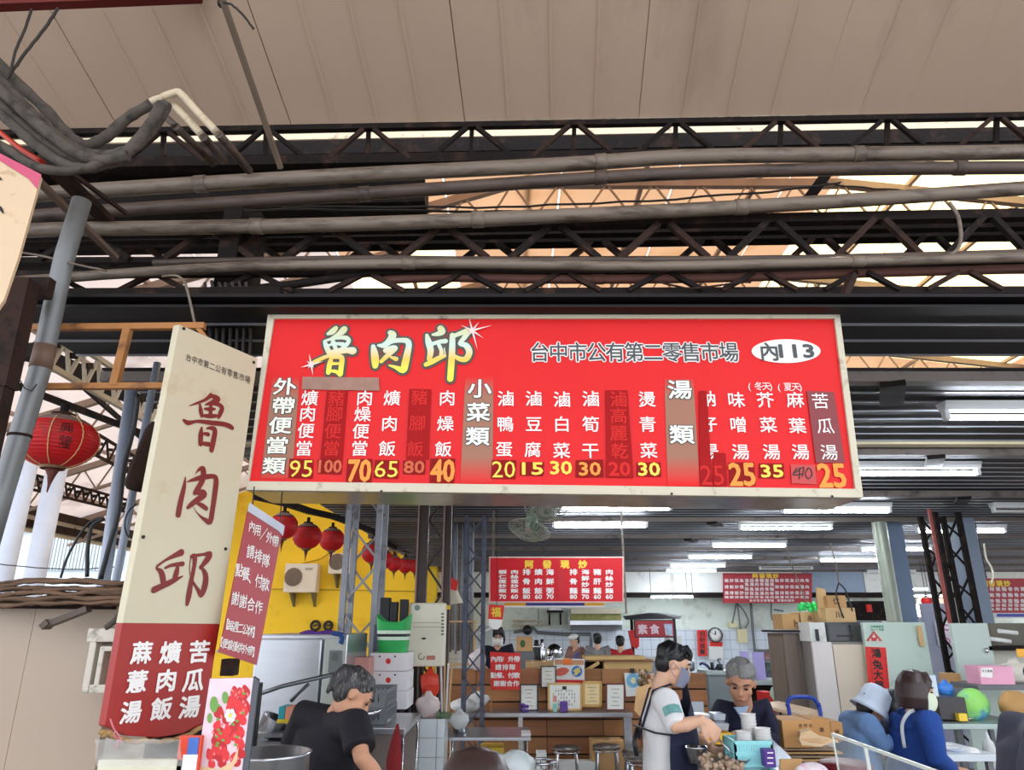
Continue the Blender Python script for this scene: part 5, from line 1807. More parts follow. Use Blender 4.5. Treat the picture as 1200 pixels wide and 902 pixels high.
while zz > 0.02:
 h_ = min(tw, zz)
 for k in range(3):
  a0 = x0 + k * tw
  a1 = min(a0 + tw, x1)
  if a1 - a0 < 0.01:
   continue
  b = MB()
  b.box(((a0 + a1) / 2, 5.705, zz - h_ / 2), (a1 - a0 - 0.004, 0.012, h_ - 0.004))
  b.build('tile', m_t, tp_)
 for k in range(3):
  b = MB()
  b.box((x1 + 0.0, 5.71 + 0.062 + k * 0.125, zz - h_ / 2), (0.012, 0.121, h_ - 0.004))
  b.build('tile', m_t, tp_)
 zz -= tw
# carrier bags
def bag(label, cx, cy, w_, h_, Y, m, seed=1, name='plastic_bag', flat=0.7, cat='bag', knot=True):
 rnd = random.Random(seed)
 k = mpp(Y, cy)
 c = P(cx, cy, Y)
 rx, rz = w_ / 2 * k, h_ / 2 * k
 b = MB()
 n, m_ = 18, 12
 vs = []
 ph = [rnd.uniform(0, 6.28) for _ in range(6)]
 for i in range(m_ + 1):
  t = i / m_
  r_ = math.sin(math.pi * min(1, t * 0.9 + 0.05)) ** 0.6
  if knot and t > 0.8:
   r_ *= 0.55
  for j in range(n):
   a = 2 * math.pi * j / n
   f_ = 1 + 0.09 * math.sin(3 * a + ph[0] + 4 * t) + 0.07 * math.sin(5 * a + ph[1] - 7 * t) + rnd.uniform(-.04, .04)
   vs.append(c + V((rx * r_ * f_ * math.cos(a), rx * flat * r_ * f_ * math.sin(a), rz * (2 * t - 1) * (1 + 0.03 * math.sin(2 * a + ph[2])))))
 b.add(vs, [(i * n + j, i * n + (j + 1) % n, (i + 1) * n + (j + 1) % n, (i + 1) * n + j) for i in range(m_) for j in range(n)] + [tuple(range(n)), tuple(m_ * n + j for j in range(n))], True)
 return b.build(name, m, None, label, None, cat)
m_bagw = mat('thin white plastic', (232, 232, 228), 0.4, 0, 0.08, 14, bump=0.6, bscale=30)
m_bagr = mat('red orange plastic', (226, 64, 42), 0.4, 0, 0.15, 14, bump=0.6, bscale=30)
bag('red orange plastic bag hanging between the dark channels', 504, 800, 22, 34, 6.05, m_bagr, 3)
bag('white and red plastic bag standing on the tiled pier', 502, 826, 27, 30, 5.85, mat('white bag with red', (226, 208, 204), 0.4, 0, 0.2, 10, dirt=((206, 60, 60), 0.3, 9)), 4)
bag('white plastic bag heap on the left end of the steel counter', 546, 826, 36, 16, 8.9, m_bagw, 5, knot=False)
bag('white plastic bag with a pink tie on the left end of the steel counter', 560, 819, 26, 17, 8.95, m_bagw, 6)
bag('pale plastic bag hanging below the left end of the steel counter', 538, 842, 24, 22, 6.0, mat('grey white plastic', (206, 208, 204), 0.4, 0, 0.1, 12), 7)
for i in range(4):
 x = 518 + i * 3.4
 b = MB()
 b.box((P(x, 800, 6.15).x, 6.12, P(x, 805, 6.15).z), (0.014, 0.02, 0.36), Euler((0, R(2 * i - 3), 0)))
 b.build('paper_sleeve', m_card2 if i % 2 else m_wc, None, ['outermost left', 'second', 'third', 'outermost right'][i] + ' of four paper sleeves tucked beside the right dark channel', None, 'paper')
zb_t = P(498, 842, 5.75).z
b = MB()
for k in range(12):
 a_ = P(512 + k * 1.3, 840, 5.74)
 b.tube([V((a_.x, a_.y, zb_t)), V((a_.x + random.uniform(-.02, .02), a_.y, zb_t + random.uniform(.02, .05)))], [0.008, 0.012], 6)
b.build('leek_greens', mat('dull green leaf', (110, 130, 96), 0.7, 0, 0.3, 30), None, 'wilted green leaves on top of the tiled pier', None, 'vegetable')
# steel sink edge at the very bottom and drum
b = MB()
c = P(312, 905, 3.1)
b.lathe(V((c.x, c.y, P(312, 886, 3.0).z - 0.5)), [(0.001, 0), (0.155, 0), (0.16, 0.49), (0.168, 0.5), (0.155, 0.5), (0.15, 0.02), (0.001, 0.02)], 28)
dz = P(312, 886, 3.0).z - 0.5
b.build('steel_drum', m_steel, None, 'big round steel stock pot behind the strawberry picture', None, 'pot')
b = MB()
b.box((c.x, c.y, dz / 2), (0.4, 0.4, dz))
b.build('stove_block', m_colb, None, 'dark stove block under the big steel stock pot', None, 'stove')
bx('black_panel', 'narrow black panel between the strawberry picture and the steel stand', 'panel', 292, 800, 300, 895, 3.9, 0.05, m_black, floor_=True)
bx('faucet_housing', 'brownish clamp with wires under the hanging red notice', 'clamp', 258, 772, 274, 792, 2.85, 0.06, m_rust)
# ================================================================ second price board
def board2(name, label, x0, y0, x1, y1, Y, m_face, m_fr, fw=1.6, yb_r=None):
 o = thing(name, label, 'sign', P((x0 + x1) / 2, y1, Y))
 f_ = front(Y)
 b = MB()
 b.slab([f_.hit(x0, y0), f_.hit(x1, y0), f_.hit(x1, y1), f_.hit(x0, y1)], (0, 0.06, 0))
 b.build('frame', m_fr, o)
 b = MB()
 b.slab([f_.hit(x0 + fw, y0 + fw), f_.hit(x1 - fw, y0 + fw), f_.hit(x1 - fw, y1 - fw), f_.hit(x0 + fw, y1 - fw)], (0, -0.006, 0))
 b.build('face_panel', m_face, o)
 return o, front(Y - 0.008)
m_red2 = mat('crimson sign film', (206, 26, 36), 0.4, 0, 0.05, 2, spec=0.3)
m_mar = mat('maroon sign film', (172, 30, 42), 0.45, 0, 0.05, 2)
m_yt = mat('yellow lettering', (250, 206, 60), 0.5)
sb2, F2 = board2('price_board', 'red price board with yellow title hanging left of the middle over the kitchen', 573, 652, 731, 706, 8.4, m_red2, mat('pinkish frame', (220, 196, 186), 0.5))
b = MB()
for c, x in zip('阿發現炒', (620, 641, 662, 683)):
 b_ = MB()
 F2.ch(b_, c, x, 661, 10.5, 10, 0.05, 0.001)
 b_.build('title_character', m_yt, sb2, fix=False)
cols = [('蝦仁蛋炒飯', 589), ('肉絲蛋炒飯', 603), ('排骨飯', 617), ('爌肉飯', 631), ('海鮮粥', 644.5), ('排骨麵', 672), ('海鮮炒麵', 686), ('豬肝麵', 700), ('肉絲炒麵', 714)]
prs = ['70', '60', '80', '60', '70', '80', '70', '60', '60']
for (s_, x), p_ in zip(cols, prs):
 b = MB()
 n = len(s_)
 for i, c in enumerate(s_):
  y = 670 + (22 * i / (n - 1))
  F2.ch(b, c, x, y, 9.5, 25 / n if n > 3 else 7.5, 0.03, 0.001)
 F2.ch(b, p_, x, 699, 8, 5, 0.05, 0.001, fit=True)
 b.build('dish_name', m_wink, sb2, fix=False)
b = MB()
F2.poly(b, [(653, 667), (663, 667), (663, 702), (653, 702)], 0.001)
b.build('covered_strip', mat('plain red cover', (196, 20, 32), 0.6), sb2)
rl = thing('striped_rail', 'narrow rail striped yellow, blue and yellow under the red price board', 'rail', P(650, 711, 8.5))
for x0, x1, c_ in ((591, 616, (230, 170, 30)), (616, 685, (50, 50, 140)), (685, 708, (230, 176, 40))):
 b = MB()
 fb(b, x0, 704.6, x1, 709.5, 8.5, 0.04)
 b.build('colour_band', mat('band%d' % c_[2], c_, 0.5), rl)
b = MB()
fb(b, 590, 709.5, 709, 711.5, 8.48, 0.06)
b.build('white_edge', m_wink, rl)
for x in (578, 731):
 b = MB()
 p_ = P(x, 652 if x < 600 else 660, 8.46)
 b.beam(p_ + V((0, 0, -0.55 if x > 700 else 0)), V((p_.x, p_.y, 3.02)), 0.02)
 b.build('hanging_rod', m_pipe, None, 'left hanging rod of the red price board' if x < 600 else 'right hanging rod of the red price board', None, 'rod')
# hanging charm, conical lamp, yellow switch, small grey cabinet
ch_ = thing('paper_charm', 'red and gold square paper charm with a white round tag, hanging left of the notice', 'decoration', P(582, 737, 8.3))
f_ = front(8.3)
b = MB()
b.slab([f_.hit(573, 708), f_.hit(591, 709), f_.hit(589, 726), f_.hit(572, 725)], (0, 0.006, 0))
b.build('red_square', m_redp, ch_)
b = MB()
f_.ch(b, '福', 581.5, 717, 12, 12, 0.03, 0.002)
b.build('gold_character', m_yt, ch_, fix=False)
b = MB()
b.slab([f_.hit(573, 725), f_.hit(589, 726), f_.hit(587, 734), f_.hit(583, 737.5), f_.hit(577, 737), f_.hit(573, 733)], (0, 0.01, 0))
b.build('white_tag', m_wink, ch_)
b = MB()
b.beam(f_.hit(582, 709, 0.0), V((f_.hit(582, 709).x, 8.3, 3.02)), 0.006)
b.build('string', m_ink, ch_)
b = MB()
c = P(531, 700, 6.9)
b.lathe(c, [(0.09, -0.06), (0.085, -0.05), (0.05, 0.06), (0.03, 0.09), (0.001, 0.1)], 18, Euler((0, R(-8), 0)))
b.build('cone_lamp', mat('beige lamp shade', (206, 198, 172), 0.5), None, 'beige conical lamp shade beside the right dark channel', None, 'lamp')
lo_ = bpy.data.objects['cone_lamp']
b = MB()
b.tube([c + V((0, 0, 0.08)), c + V((-0.02, 0, 0.3)), V((c.x - 0.02, c.y, 3.0))], 0.008, 6)
b.build('stem', m_black, lo_)
b = MB()
c2 = P(533, 683, 6.9)
b.slab([P(529, 676, 6.85), P(537, 681, 6.85), P(535, 692, 6.85), P(527, 690, 6.85)], (0, 0.02, 0))
b.build('red_flag', m_redp, None, 'small red paper tag above the conical lamp shade', None, 'tag')
bx('yellow_tag', 'small yellow label at the right channel beside the water heater', 'label', 522, 709, 528, 714, 6.1, 0.01, m_yt)
bx('control_box', 'grey green metal box with a white strip left of the person in the dark hood', 'box', 560, 733, 577, 756, 9.0, 0.1, mat('grey green box', (170, 182, 172), 0.5))
b = MB()
b.beam(P(562, 742, 8.95), P(575, 736, 8.95), 0.012, 0.02)
b.build('white_strip', m_wink, None, 'thin white strip across the grey green metal box', None, 'strip')
# grey window screen of hanging things left of the person
rn_ = random.Random(4)
wf = thing('light_window_frame', 'light wooden window frame full of hanging bags behind the dark channels', 'window', P(545, 780, 9.33))
for q in ((527, 727, 557, 729), (527, 777, 557, 779.5), (545, 727, 547.5, 779), (555, 727, 557.5, 779)):
 b = MB()
 fb(b, *q, 9.33, 0.05)
 b.build('frame_bar', m_card2, wf)
for i in range(9):
 x = 527 + i * 3.2
 b = MB()
 t_ = P(x, 720, 9.45)
 b.cyl((t_.x, t_.y, 3.0), P(x + 0.4, rn_.uniform(760, 776), 9.45), 0.016, n=8)
 b.build('hanging_pole', [m_pipe, m_grey, m_colp][i % 3], None, ['first', 'second', 'third', 'fourth', 'fifth', 'sixth', 'seventh', 'eighth', 'ninth'][i] + ' thin pole from the left inside the light wooden window frame', None, 'pole')
bag('white plastic bag with red letters on the counter left of the red notice', 560, 772, 20, 24, 9.25, mat('white red bag', (232, 222, 222), 0.4, 0, 0.15, 9, dirt=((206, 70, 80), 0.25, 14)), 9)
# ================================================================ slatted wooden partition (left and right leaf)
m_ply = [mat('honey pine board', (172, 118, 70), 0.55, 0, 0.18, 3, stretch=(0.5, 4, 10)), mat('darker pine board', (150, 98, 56), 0.55, 0, 0.2, 3, stretch=(0.5, 4, 10)), mat('reddish pine board', (162, 104, 64), 0.55, 0, 0.2, 3, stretch=(0.5, 4, 10))]
YW = 9.35
part_ = thing('plank_partition', 'long low partition of horizontal pine planks carrying framed certificates', 'partition', (0.4, YW, 0))
ztop = P(600, 783, YW).z
xs_ = [P(x, 800, YW).x for x in (522, 558, 640, 705, 747)]
hb = 0.19
z = ztop
row = 0
while z > 0.05:
 for k in range(4):
  b = MB()
  b.box(((xs_[k] + xs_[k + 1]) / 2, YW, z - hb / 2 + 0.005), (xs_[k + 1] - xs_[k] - 0.008, 0.03, hb - 0.018))
  b.build('plank', m_ply[(row + k * 2) % 3], part_, bevel=0.003)
 z -= hb
 row += 1
b = MB()
b.box(((xs_[0] + xs_[-1]) / 2, YW + 0.04, ztop / 2), (xs_[-1] - xs_[0], 0.04, ztop - 0.02))
b.build('backing', mat('dark wood backing', (60, 40, 28), 0.8), part_)
p2_ = thing('plank_partition', 'short pine plank partition with a white panel between the two men', 'partition', (2.3, YW, 0))
x0, x1 = P(786, 820, YW).x, P(829, 820, YW).x
z = P(800, 788, YW).z
row = 0
while z > 0.05:
 b = MB()
 b.box(((x0 + x1) / 2, YW, z - hb / 2 + 0.005), (x1 - x0, 0.03, hb - 0.02))
 b.build('plank', m_ply[(row + 1) % 3], p2_, bevel=0.003)
 z -= hb
 row += 1
b = MB()
b.box(((x0 + x1) / 2, YW + 0.04, P(800, 788, YW).z / 2), (x1 - x0, 0.04, P(800, 788, YW).z - 0.02))
b.build('backing', mat('dark wood backing', (60, 40, 28), 0.8), p2_)
b = MB()
fb(b, 794, 822, 825, 843, YW - 0.03, 0.012)
b.build('white_panel', mat('bluish white panel', (206, 214, 222), 0.5), p2_)
# steel counter before the partition
ct = thing('steel_counter', 'long stainless steel counter before the plank partition', 'counter', (0.5, 9.0, 0))
zc = P(640, 834, 9.0).z
xa, xb = P(530, 834, 8.9).x, P(741, 834, 8.9).x
b = MB()
b.box(((xa + xb) / 2, 9.09, zc - 0.02), (xb - xa, 0.42, 0.045))
b.build('counter_top', m_steel, ct, bevel=0.005)
for px_ in (534, 610, 736):
 b = MB()
 x = P(px_, 860, 8.95).x
 b.box((x, 8.95, (zc - 0.04) / 2), (0.05 if px_ < 700 else 0.09, 0.05, zc - 0.04))
 b.build('leg', m_steel, ct)
ZC = zc + 0.0025
def framed(label, x0, y0, x1, y1, Y, fw, mf, content='text', lean=0.05, mm=None, z0=None):
 o = thing('picture_frame', label, 'frame', P((x0 + x1) / 2, y1, Y))
 f_ = Pl(P((x0 + x1) / 2, y1, Y), (1, 0, 0), V((0, lean, 1)))
 b = MB()
 for q in (((x0, y0), (x1, y0), (x1, y0 + fw), (x0, y0 + fw)), ((x0, y1 - fw), (x1, y1 - fw), (x1, y1), (x0, y1)), ((x0, y0), (x0 + fw, y0), (x0 + fw, y1), (x0, y1)), ((x1 - fw, y0), (x1, y0), (x1, y1), (x1 - fw, y1))):
  b.slab([f_.hit(*p) for p in q], -f_.n * 0.025)
 b.build('frame', mf, o)
 b = MB()
 b.slab([f_.hit(x0 + fw * .5, y0 + fw * .5, -0.008), f_.hit(x1 - fw * .5, y0 + fw * .5, -0.008), f_.hit(x1 - fw * .5, y1 - fw * .5, -0.008), f_.hit(x0 + fw * .5, y1 - fw * .5, -0.008)], -f_.n * 0.01)
 b.build('paper', mm or mat('certificate paper', (238, 238, 226), 0.5, 0, 0.03), o)
 if content == 'text':
  b = MB()
  n = int((y1 - y0) / 5)
  for i in range(1, n):
   y = y0 + fw + (y1 - y0 - 2 * fw) * i / n
   w_ = (x1 - x0) * (0.22 if i % 2 else 0.13)
   f_.poly(b, [((x0 + x1) / 2 - w_, y), ((x0 + x1) / 2 + w_, y), ((x0 + x1) / 2 + w_, y + 0.7), ((x0 + x1) / 2 - w_, y + 0.7)], -0.006)
  b.build('text_lines', mat('grey text', (150, 146, 138), 0.6), o)
 return o, f_
m_gf = mat('gilt wood frame', (206, 164, 96), 0.4, 0.3, 0.1, 20)
m_bf = mat('black wood frame', (40, 34, 34), 0.4)
framed('black framed certificate standing on the counter right under the red notice', 609, 801, 631, 833, 9.05, 1.8, m_bf)
framed('small black framed certificate fixed higher, left of the food poster', 633.5, 780, 652, 806, 9.28, 1.4, m_bf)
o, f_ = framed('wide gilt framed certificate with vertical writing on the counter', 642, 800, 682, 832.5, 9.02, 2.2, m_gf, '')
b = MB()
for k in range(9):
 x = 648 + k * 3.1
 for j in range(5):
  if (k * 3 + j * 5) % 4:
   f_.poly(b, [(x, 808 + j * 4), (x + 1.1, 808 + j * 4), (x + 1.1, 810.5 + j * 4), (x, 810.5 + j * 4)], -0.006)
b.build('vertical_writing', mat('grey text', (150, 146, 138), 0.6), o)
b = MB()
f_.poly(b, [(659, 804), (664, 804), (664, 808), (659, 808)], -0.005)
b.build('portrait_seal', m_ink, o)
b = MB()
f_.poly(b, [(648, 815), (652.5, 815), (652.5, 822), (648, 822)], -0.005)
b.build('pink_seal', mat('pink seal', (226, 150, 140), 0.6), o)
o, f_ = framed('gilt framed yellowish certificate, smaller, right of the wide gilt one', 682.5, 798, 705.5, 828, 9.1, 3.0, m_gf, 'text', mm=mat('yellow paper', (240, 216, 160), 0.6))
framed('dark red framed certificate at the right end of the counter', 710, 800.5, 732.5, 832.5, 9.0, 1.6, mat('dark red frame', (112, 44, 44), 0.4))
# food poster
fp = thing('food_poster', 'white food poster with orange heading, a sausage and a round fish picture', 'poster', P(667, 801, 9.3))
f_ = front(9.3)
b = MB()
b.slab([f_.hit(649, 771), f_.hit(685, 772), f_.hit(685, 801), f_.hit(649, 800)], (0, 0.012, 0))
b.build('sheet', m_white, fp)
b = MB()
f_.poly(b, [(650, 772.5), (684, 773.5), (684, 779), (650, 778)], 0.002)
b.build('heading_band', mat('grey orange heading', (206, 150, 110), 0.6, 0, 0.3, 60), fp)
b = MB()
f_.poly(b, [(660, 771.5), (670, 771.8), (670, 779), (660, 779)], 0.004)
b.build('orange_block', mat('orange print', (244, 124, 30), 0.5), fp)
b = MB()
q = [(651, 787), (653, 783.5), (658, 782), (663, 782), (666.5, 784), (667, 786), (663, 790), (657, 792), (652, 791.5)]
f_.poly(b, q, 0.003)
b.build('sausage_print', mat('meat print', (206, 90, 70), 0.5, 0, 0.15, 80), fp)
b = MB()
f_.poly(b, [(676 + 6.3 * math.cos(t * .3142), 786.5 + 6.5 * math.sin(t * .3142)) for t in range(20)], 0.003)
b.build('blue_round_print', mat('blue print2', (40, 110, 190), 0.5), fp)
b = MB()
f_.poly(b, [(672, 791), (675, 784), (680, 781), (679, 786), (676, 791)], 0.004)
f_.poly(b, [(671, 786), (676, 782.5), (681, 787), (677, 789)], 0.0042)
b.build('golden_print', mat('golden print', (236, 206, 110), 0.5, 0, 0.3, 80), fp)
b = MB()
f_.poly(b, [(650, 796), (684.5, 796.5), (684.5, 800), (650, 799.5)], 0.002)
b.build('red_footer', m_redp, fp)
# round blue picture with clip
rp_ = thing('round_picture_sheet', 'white sheet with a pale blue round picture under a bulldog clip', 'poster', P(742, 816, 9.25))
f_ = front(9.25)
b = MB()
b.slab([f_.hit(731.5, 788), f_.hit(751, 789), f_.hit(749, 815), f_.hit(734, 816)], (0, 0.01, 0))
b.build('sheet', m_white, rp_)
b = MB()
f_.poly(b, [(742 + 8 * math.cos(t * .3142), 797 + 8.5 * math.sin(t * .3142)) for t in range(20)], 0.002)
b.build('blue_circle', mat('pale blue print', (120, 186, 220), 0.5, 0, 0.25, 60), rp_)
b = MB()
f_.poly(b, [(742 + 3.5 * math.cos(t * .6283) * (1 if t % 2 else 0.7), 797 + 4 * math.sin(t * .6283)) for t in range(10)], 0.004)
b.build('pale_star', mat('pale yellow print', (240, 230, 180), 0.5), rp_)
b = MB()
fb(b, 738.5, 783, 743.5, 788.5, 9.23, 0.03)
b.build('clip', m_black, rp_)
# red notice on the counter front
rn2 = thing('red_notice', 'bright red square notice with four lines of white writing on the plank partition', 'notice', P(590, 809, 8.85))
f_ = front(8.85)
b = MB()
b.slab([f_.hit(574, 763.5), f_.hit(610, 765), f_.hit(609, 808), f_.hit(575.5, 808)], (0, 0.008, 0))
b.build('sheet', m_redp, rn2)
for i, s_ in enumerate(('內用/外帶', '請排隊', '點餐、付款', '謝謝合作')):
 b = MB()
 n = len(s_)
 xs2 = [578.5 + j * 6.8 for j in range(5)] if n == 5 else [582 + j * 7.6 for j in range(n)] if n == 4 else [584 + j * 8.2 for j in range(3)]
 for c, x in zip(s_, xs2):
  f_.ch(b, c, x, 772 + i * 9.5, 7.4, 7.2, 0.03, 0.002)
 b.build('line_of_writing', m_wink, rn2, fix=False)
b = MB()
b.beam(P(576, 770, 8.87), V((P(576, 770, 8.87).x, 8.9, zc)), 0.02)
b.build('stake', m_ply[0], rn2)
# purple ornaments
for i, (x, y0, y1) in enumerate(((614, 821, 833.5), (661, 821, 834))):
 o = thing('purple_ornament', ['purple crumpled ornament before the black framed certificate', 'purple flower pot ornament before the wide gilt certificate'][i], 'ornament', P(x, y1, 8.93))
 b = MB()
 if i:
  fb(b, x - 4.5, y0 + 1, x + 4.5, y1, 8.93, 0.08)
  b.build('block', mat('purple pattern', (104, 64, 150), 0.6, 0, 0.5, 60), o, bevel=0.01)
 else:
  c = P(x, 828, 8.95)
  rr = random.Random(2)
  for k in range(9):
   b.ell(c + V((rr.uniform(-.04, .04), rr.uniform(-.02, .02), rr.uniform(-.05, .045))), 0.02, 8, 6)
  b.build('petals', mat('purple pattern', (104, 64, 150), 0.6, 0, 0.5, 60), o)
bx('small_teal_card', 'tiny teal card standing left of the purple flower pot ornament', 'card', 648, 824, 653, 834, 8.93, 0.02, mat('teal card', (150, 206, 196), 0.6))
# stools: round chrome
def stool(label, cx, y, Y, r=0.15, m_seat=None, h=None, group=None, m_leg=None):
 c = P(cx, y, Y)
 h = c.z
 o = thing('round_stool', label, 'stool', (c.x, Y, 0), group)
 b = MB()
 b.lathe((c.x, Y, h), [(0.001, 0.0), (r * 0.9, 0.0), (r, -0.012), (r, -0.03), (r * 0.9, -0.035), (0.001, -0.03)], 24)
 b.build('seat', m_seat or m_chrome, o)
 b = MB()
 q = [(c.x + r * 0.96 * math.cos(t * math.pi / 12), Y + r * 0.96 * math.sin(t * math.pi / 12), h - 0.05) for t in range(25)]
 b.tube(q, 0.008, 6)
 q = [(c.x + r * 0.98 * math.cos(t * math.pi / 12), Y + r * 0.98 * math.sin(t * math.pi / 12), h * 0.35) for t in range(25)]
 b.tube(q, 0.007, 6)
 b.build('ring', m_leg or m_chrome, o)
 for k in range(4):
  a = math.pi / 4 + k * math.pi / 2
  b = MB()
  b.tube([(c.x + r * 0.8 * math.cos(a), Y + r * 0.8 * math.sin(a), h - 0.03), (c.x + r * 0.95 * math.cos(a), Y + r * 0.95 * math.sin(a), h - 0.07), (c.x + r * 1.15 * math.cos(a), Y + r * 1.15 * math.sin(a), 0.0)], 0.011, 8)
  b.build('leg', m_leg or m_chrome, o)
 return o
m_seatb = mat('steel seat with dark rim', (120, 112, 106), 0.3, 0.8)
stool('chrome stool under the counter between the bin and the cardboard box', 664, 874, 8.55, m_seat=m_seatb)
stool('chrome stool right in front of the cardboard box under the counter', 710.5, 872.5, 8.5, m_seat=m_seatb)
stool('chrome stool partly behind another near the right end of the counter', 745, 879, 8.45, m_seat=m_seatb)
stool('chrome stool nearest the apron of the man in white', 751, 887, 7.9, m_seat=m_seatb)
carton('cardboard box on the floor under the right end of the steel counter', 694, 868, 732, 905, 8.75, 0.3, m_card)
bo = bx('white_bin', 'low white bin between the table and the first chrome stool', 'bin', 629, 882, 641, 925, 8.6, 0.2, m_white, floor_=True)
bx('white_low_shelf', 'low whitish shelf under the counter behind the stools', 'shelf', 648, 893, 700, 897, 8.7, 0.2, m_white, floor_=True)
# small steel table with pot at left
tb = thing('steel_table', 'small stainless table standing before the tiled pier', 'table', P(570, 868, 6.4))
zt2_ = P(560, 864, 6.2).z
xa, xb = P(517, 866, 6.2).x, P(622, 866, 6.2).x
b = MB()
b.box(((xa + xb) / 2, 6.5, zt2_ - 0.012), (xb - xa, 0.6, 0.024))
b.build('table_top', m_steel, tb, bevel=0.003)
for x in (xa + 0.04, xb - 0.04):
 for y in (6.25, 6.76):
  b = MB()
  b.cyl((x, y, 0), (x, y, zt2_ - 0.02), 0.014, n=10)
  b.build('leg', m_chrome, tb)
b = MB()
c = P(538, 862, 6.45)
b.lathe((c.x, 6.45, zt2_ + 0.001), [(0.001, 0), (0.062, 0), (0.068, 0.08), (0.078, 0.085), (0.078, 0.09), (0.064, 0.088), (0.058, 0.01), (0.001, 0.01)], 24)
po = b.build('steel_pot', m_chrome, None, 'small shiny steel pot on the small stainless table', None, 'pot')
b = MB()
b.tube([(c.x, 6.45, zt2_ + 0.02), (c.x - 0.015, 6.44, zt2_ + 0.14)], 0.008, 8)
b.build('ladle', m_steel, po)
b = MB()
fb(b, 611, 859.5, 622, 862, 6.3, 0.2)
b.build('napkin', m_wink, None, 'white napkin sheet on the right end of the small stainless table', None, 'napkin')
yb_ = bx('yellow_crate', 'yellow crate under the small stainless table', 'crate', 562, 876, 590, 925, 6.6, 0.25, m_yt, floor_=True)
# white plastic bag and wire basket at bottom centre
bag('big translucent white plastic bag at the bottom centre', 605, 898, 46, 34, 4.6, mat('milky plastic', (214, 222, 222), 0.35, 0, 0.1, 10, bump=0.5, bscale=25), 12, knot=False)
b = MB()
c = P(634, 892, 4.9)
for z_, r_ in ((0, 0.095), (-0.06, 0.09), (-0.12, 0.08)):
 b.tube([c + V((r_ * math.cos(t * math.pi / 12), r_ * math.sin(t * math.pi / 12), z_)) for t in range(25)], 0.005 if z_ else 0.009, 6)
for k in range(16):
 a = k * math.pi / 8
 b.tube([c + V((0.095 * math.cos(a), 0.095 * math.sin(a), 0)), c + V((0.075 * math.cos(a), 0.075 * math.sin(a), -0.16))], 0.003, 5)
b.build('wire_basket', m_chrome, None, 'round wire basket right of the big white plastic bag', None, 'basket')
ft = thing('front_table', 'low steel table at the bottom centre under the white bag', 'table', (0.1, 4.8, 0))
zz = P(605, 925, 4.6).z
b = MB()
b.box((P(610, 900, 4.8).x, 4.8, zz - 0.015), (0.6, 0.5, 0.03))
b.build('table_top', m_steel, ft)
for x in (-0.26, 0.26):
 for y in (4.6, 5.0):
  b = MB()
  b.cyl((P(610, 900, 4.8).x + x, y, 0), (P(610, 900, 4.8).x + x, y, zz - 0.02), 0.014, n=8)
  b.build('leg', m_chrome, ft)
# leaning tan board and dried flowers by the man
b = MB()
q = [P(746, 806, 8.0), P(763, 800, 8.2), P(770, 812, 8.2), P(775, 856, 7.2), P(762, 850, 7.2), P(743, 832, 7.6)]
b.slab(q, (0.02, 0.02, -0.03))
b.build('folded_table_top', mat('tan table laminate', (206, 162, 104), 0.5, 0, 0.06), None, 'tan folding table top leaning behind the man in white', None, 'table')
b = MB()
c = P(757, 795, 9.25)
rr = random.Random(8)
for k in range(26):
 p_ = c + V((rr.uniform(-.09, .09), rr.uniform(-.04, .04), rr.uniform(-.11, .1)))
 b.ell(p_, rr.uniform(0.014, 0.03), 7, 5)
o = b.build('dried_flower_bunch', mat('dried flowers', (150, 130, 96), 0.85, 0, 0.5, 30), None, 'bunch of dried flowers hanging on the partition left of the man in white', None, 'flowers')
b = MB()
for k in range(7):
 p_ = c + V((rr.uniform(-.07, .07), -0.05, rr.uniform(-.08, .08)))
 b.ell(p_, 0.024, 8, 6)
b.build('peach_blooms', mat('peach blooms', (226, 180, 150), 0.8), o)
# ================================================================ kitchen behind the partition
YK = 12.2
kc = thing('kitchen_counter', 'steel kitchen counter behind the plank partition', 'counter', (0.5, YK, 0))
zk = P(640, 777, YK).z
xa, xb = P(585, 770, YK).x, P(700, 770, YK).x
b = MB()
b.box(((xa + xb) / 2, YK + 0.25, zk - 0.02), (xb - xa, 0.6, 0.04))
b.build('counter_top', m_steel, kc)
b = MB()
b.box(((xa + xb) / 2, YK + 0.27, zk / 2 - 0.02), (xb - xa - 0.05, 0.5, zk - 0.045))
b.build('cabinet_body', mat('dark steel', (96, 98, 102), 0.4, 0.5), kc)
o = carton('cardboard box with a green leaf mark on the kitchen counter', 605, 746, 624, 763, 11.4, 0.25, m_card)
f_ = front(11.398)
b = MB()
f_.poly(b, [(612.5 + 3 * math.cos(t * .5236), 754 + 4.5 * math.sin(t * .5236)) for t in range(12)], 0.003)
b.build('green_mark', mat('dark green print', (52, 92, 50), 0.6), o)
bx('box_pedestal', 'grey steel locker carrying the marked cardboard box', 'cabinet', 603, 763.5, 626, 790, 11.38, 0.32, m_crg, floor_=True)
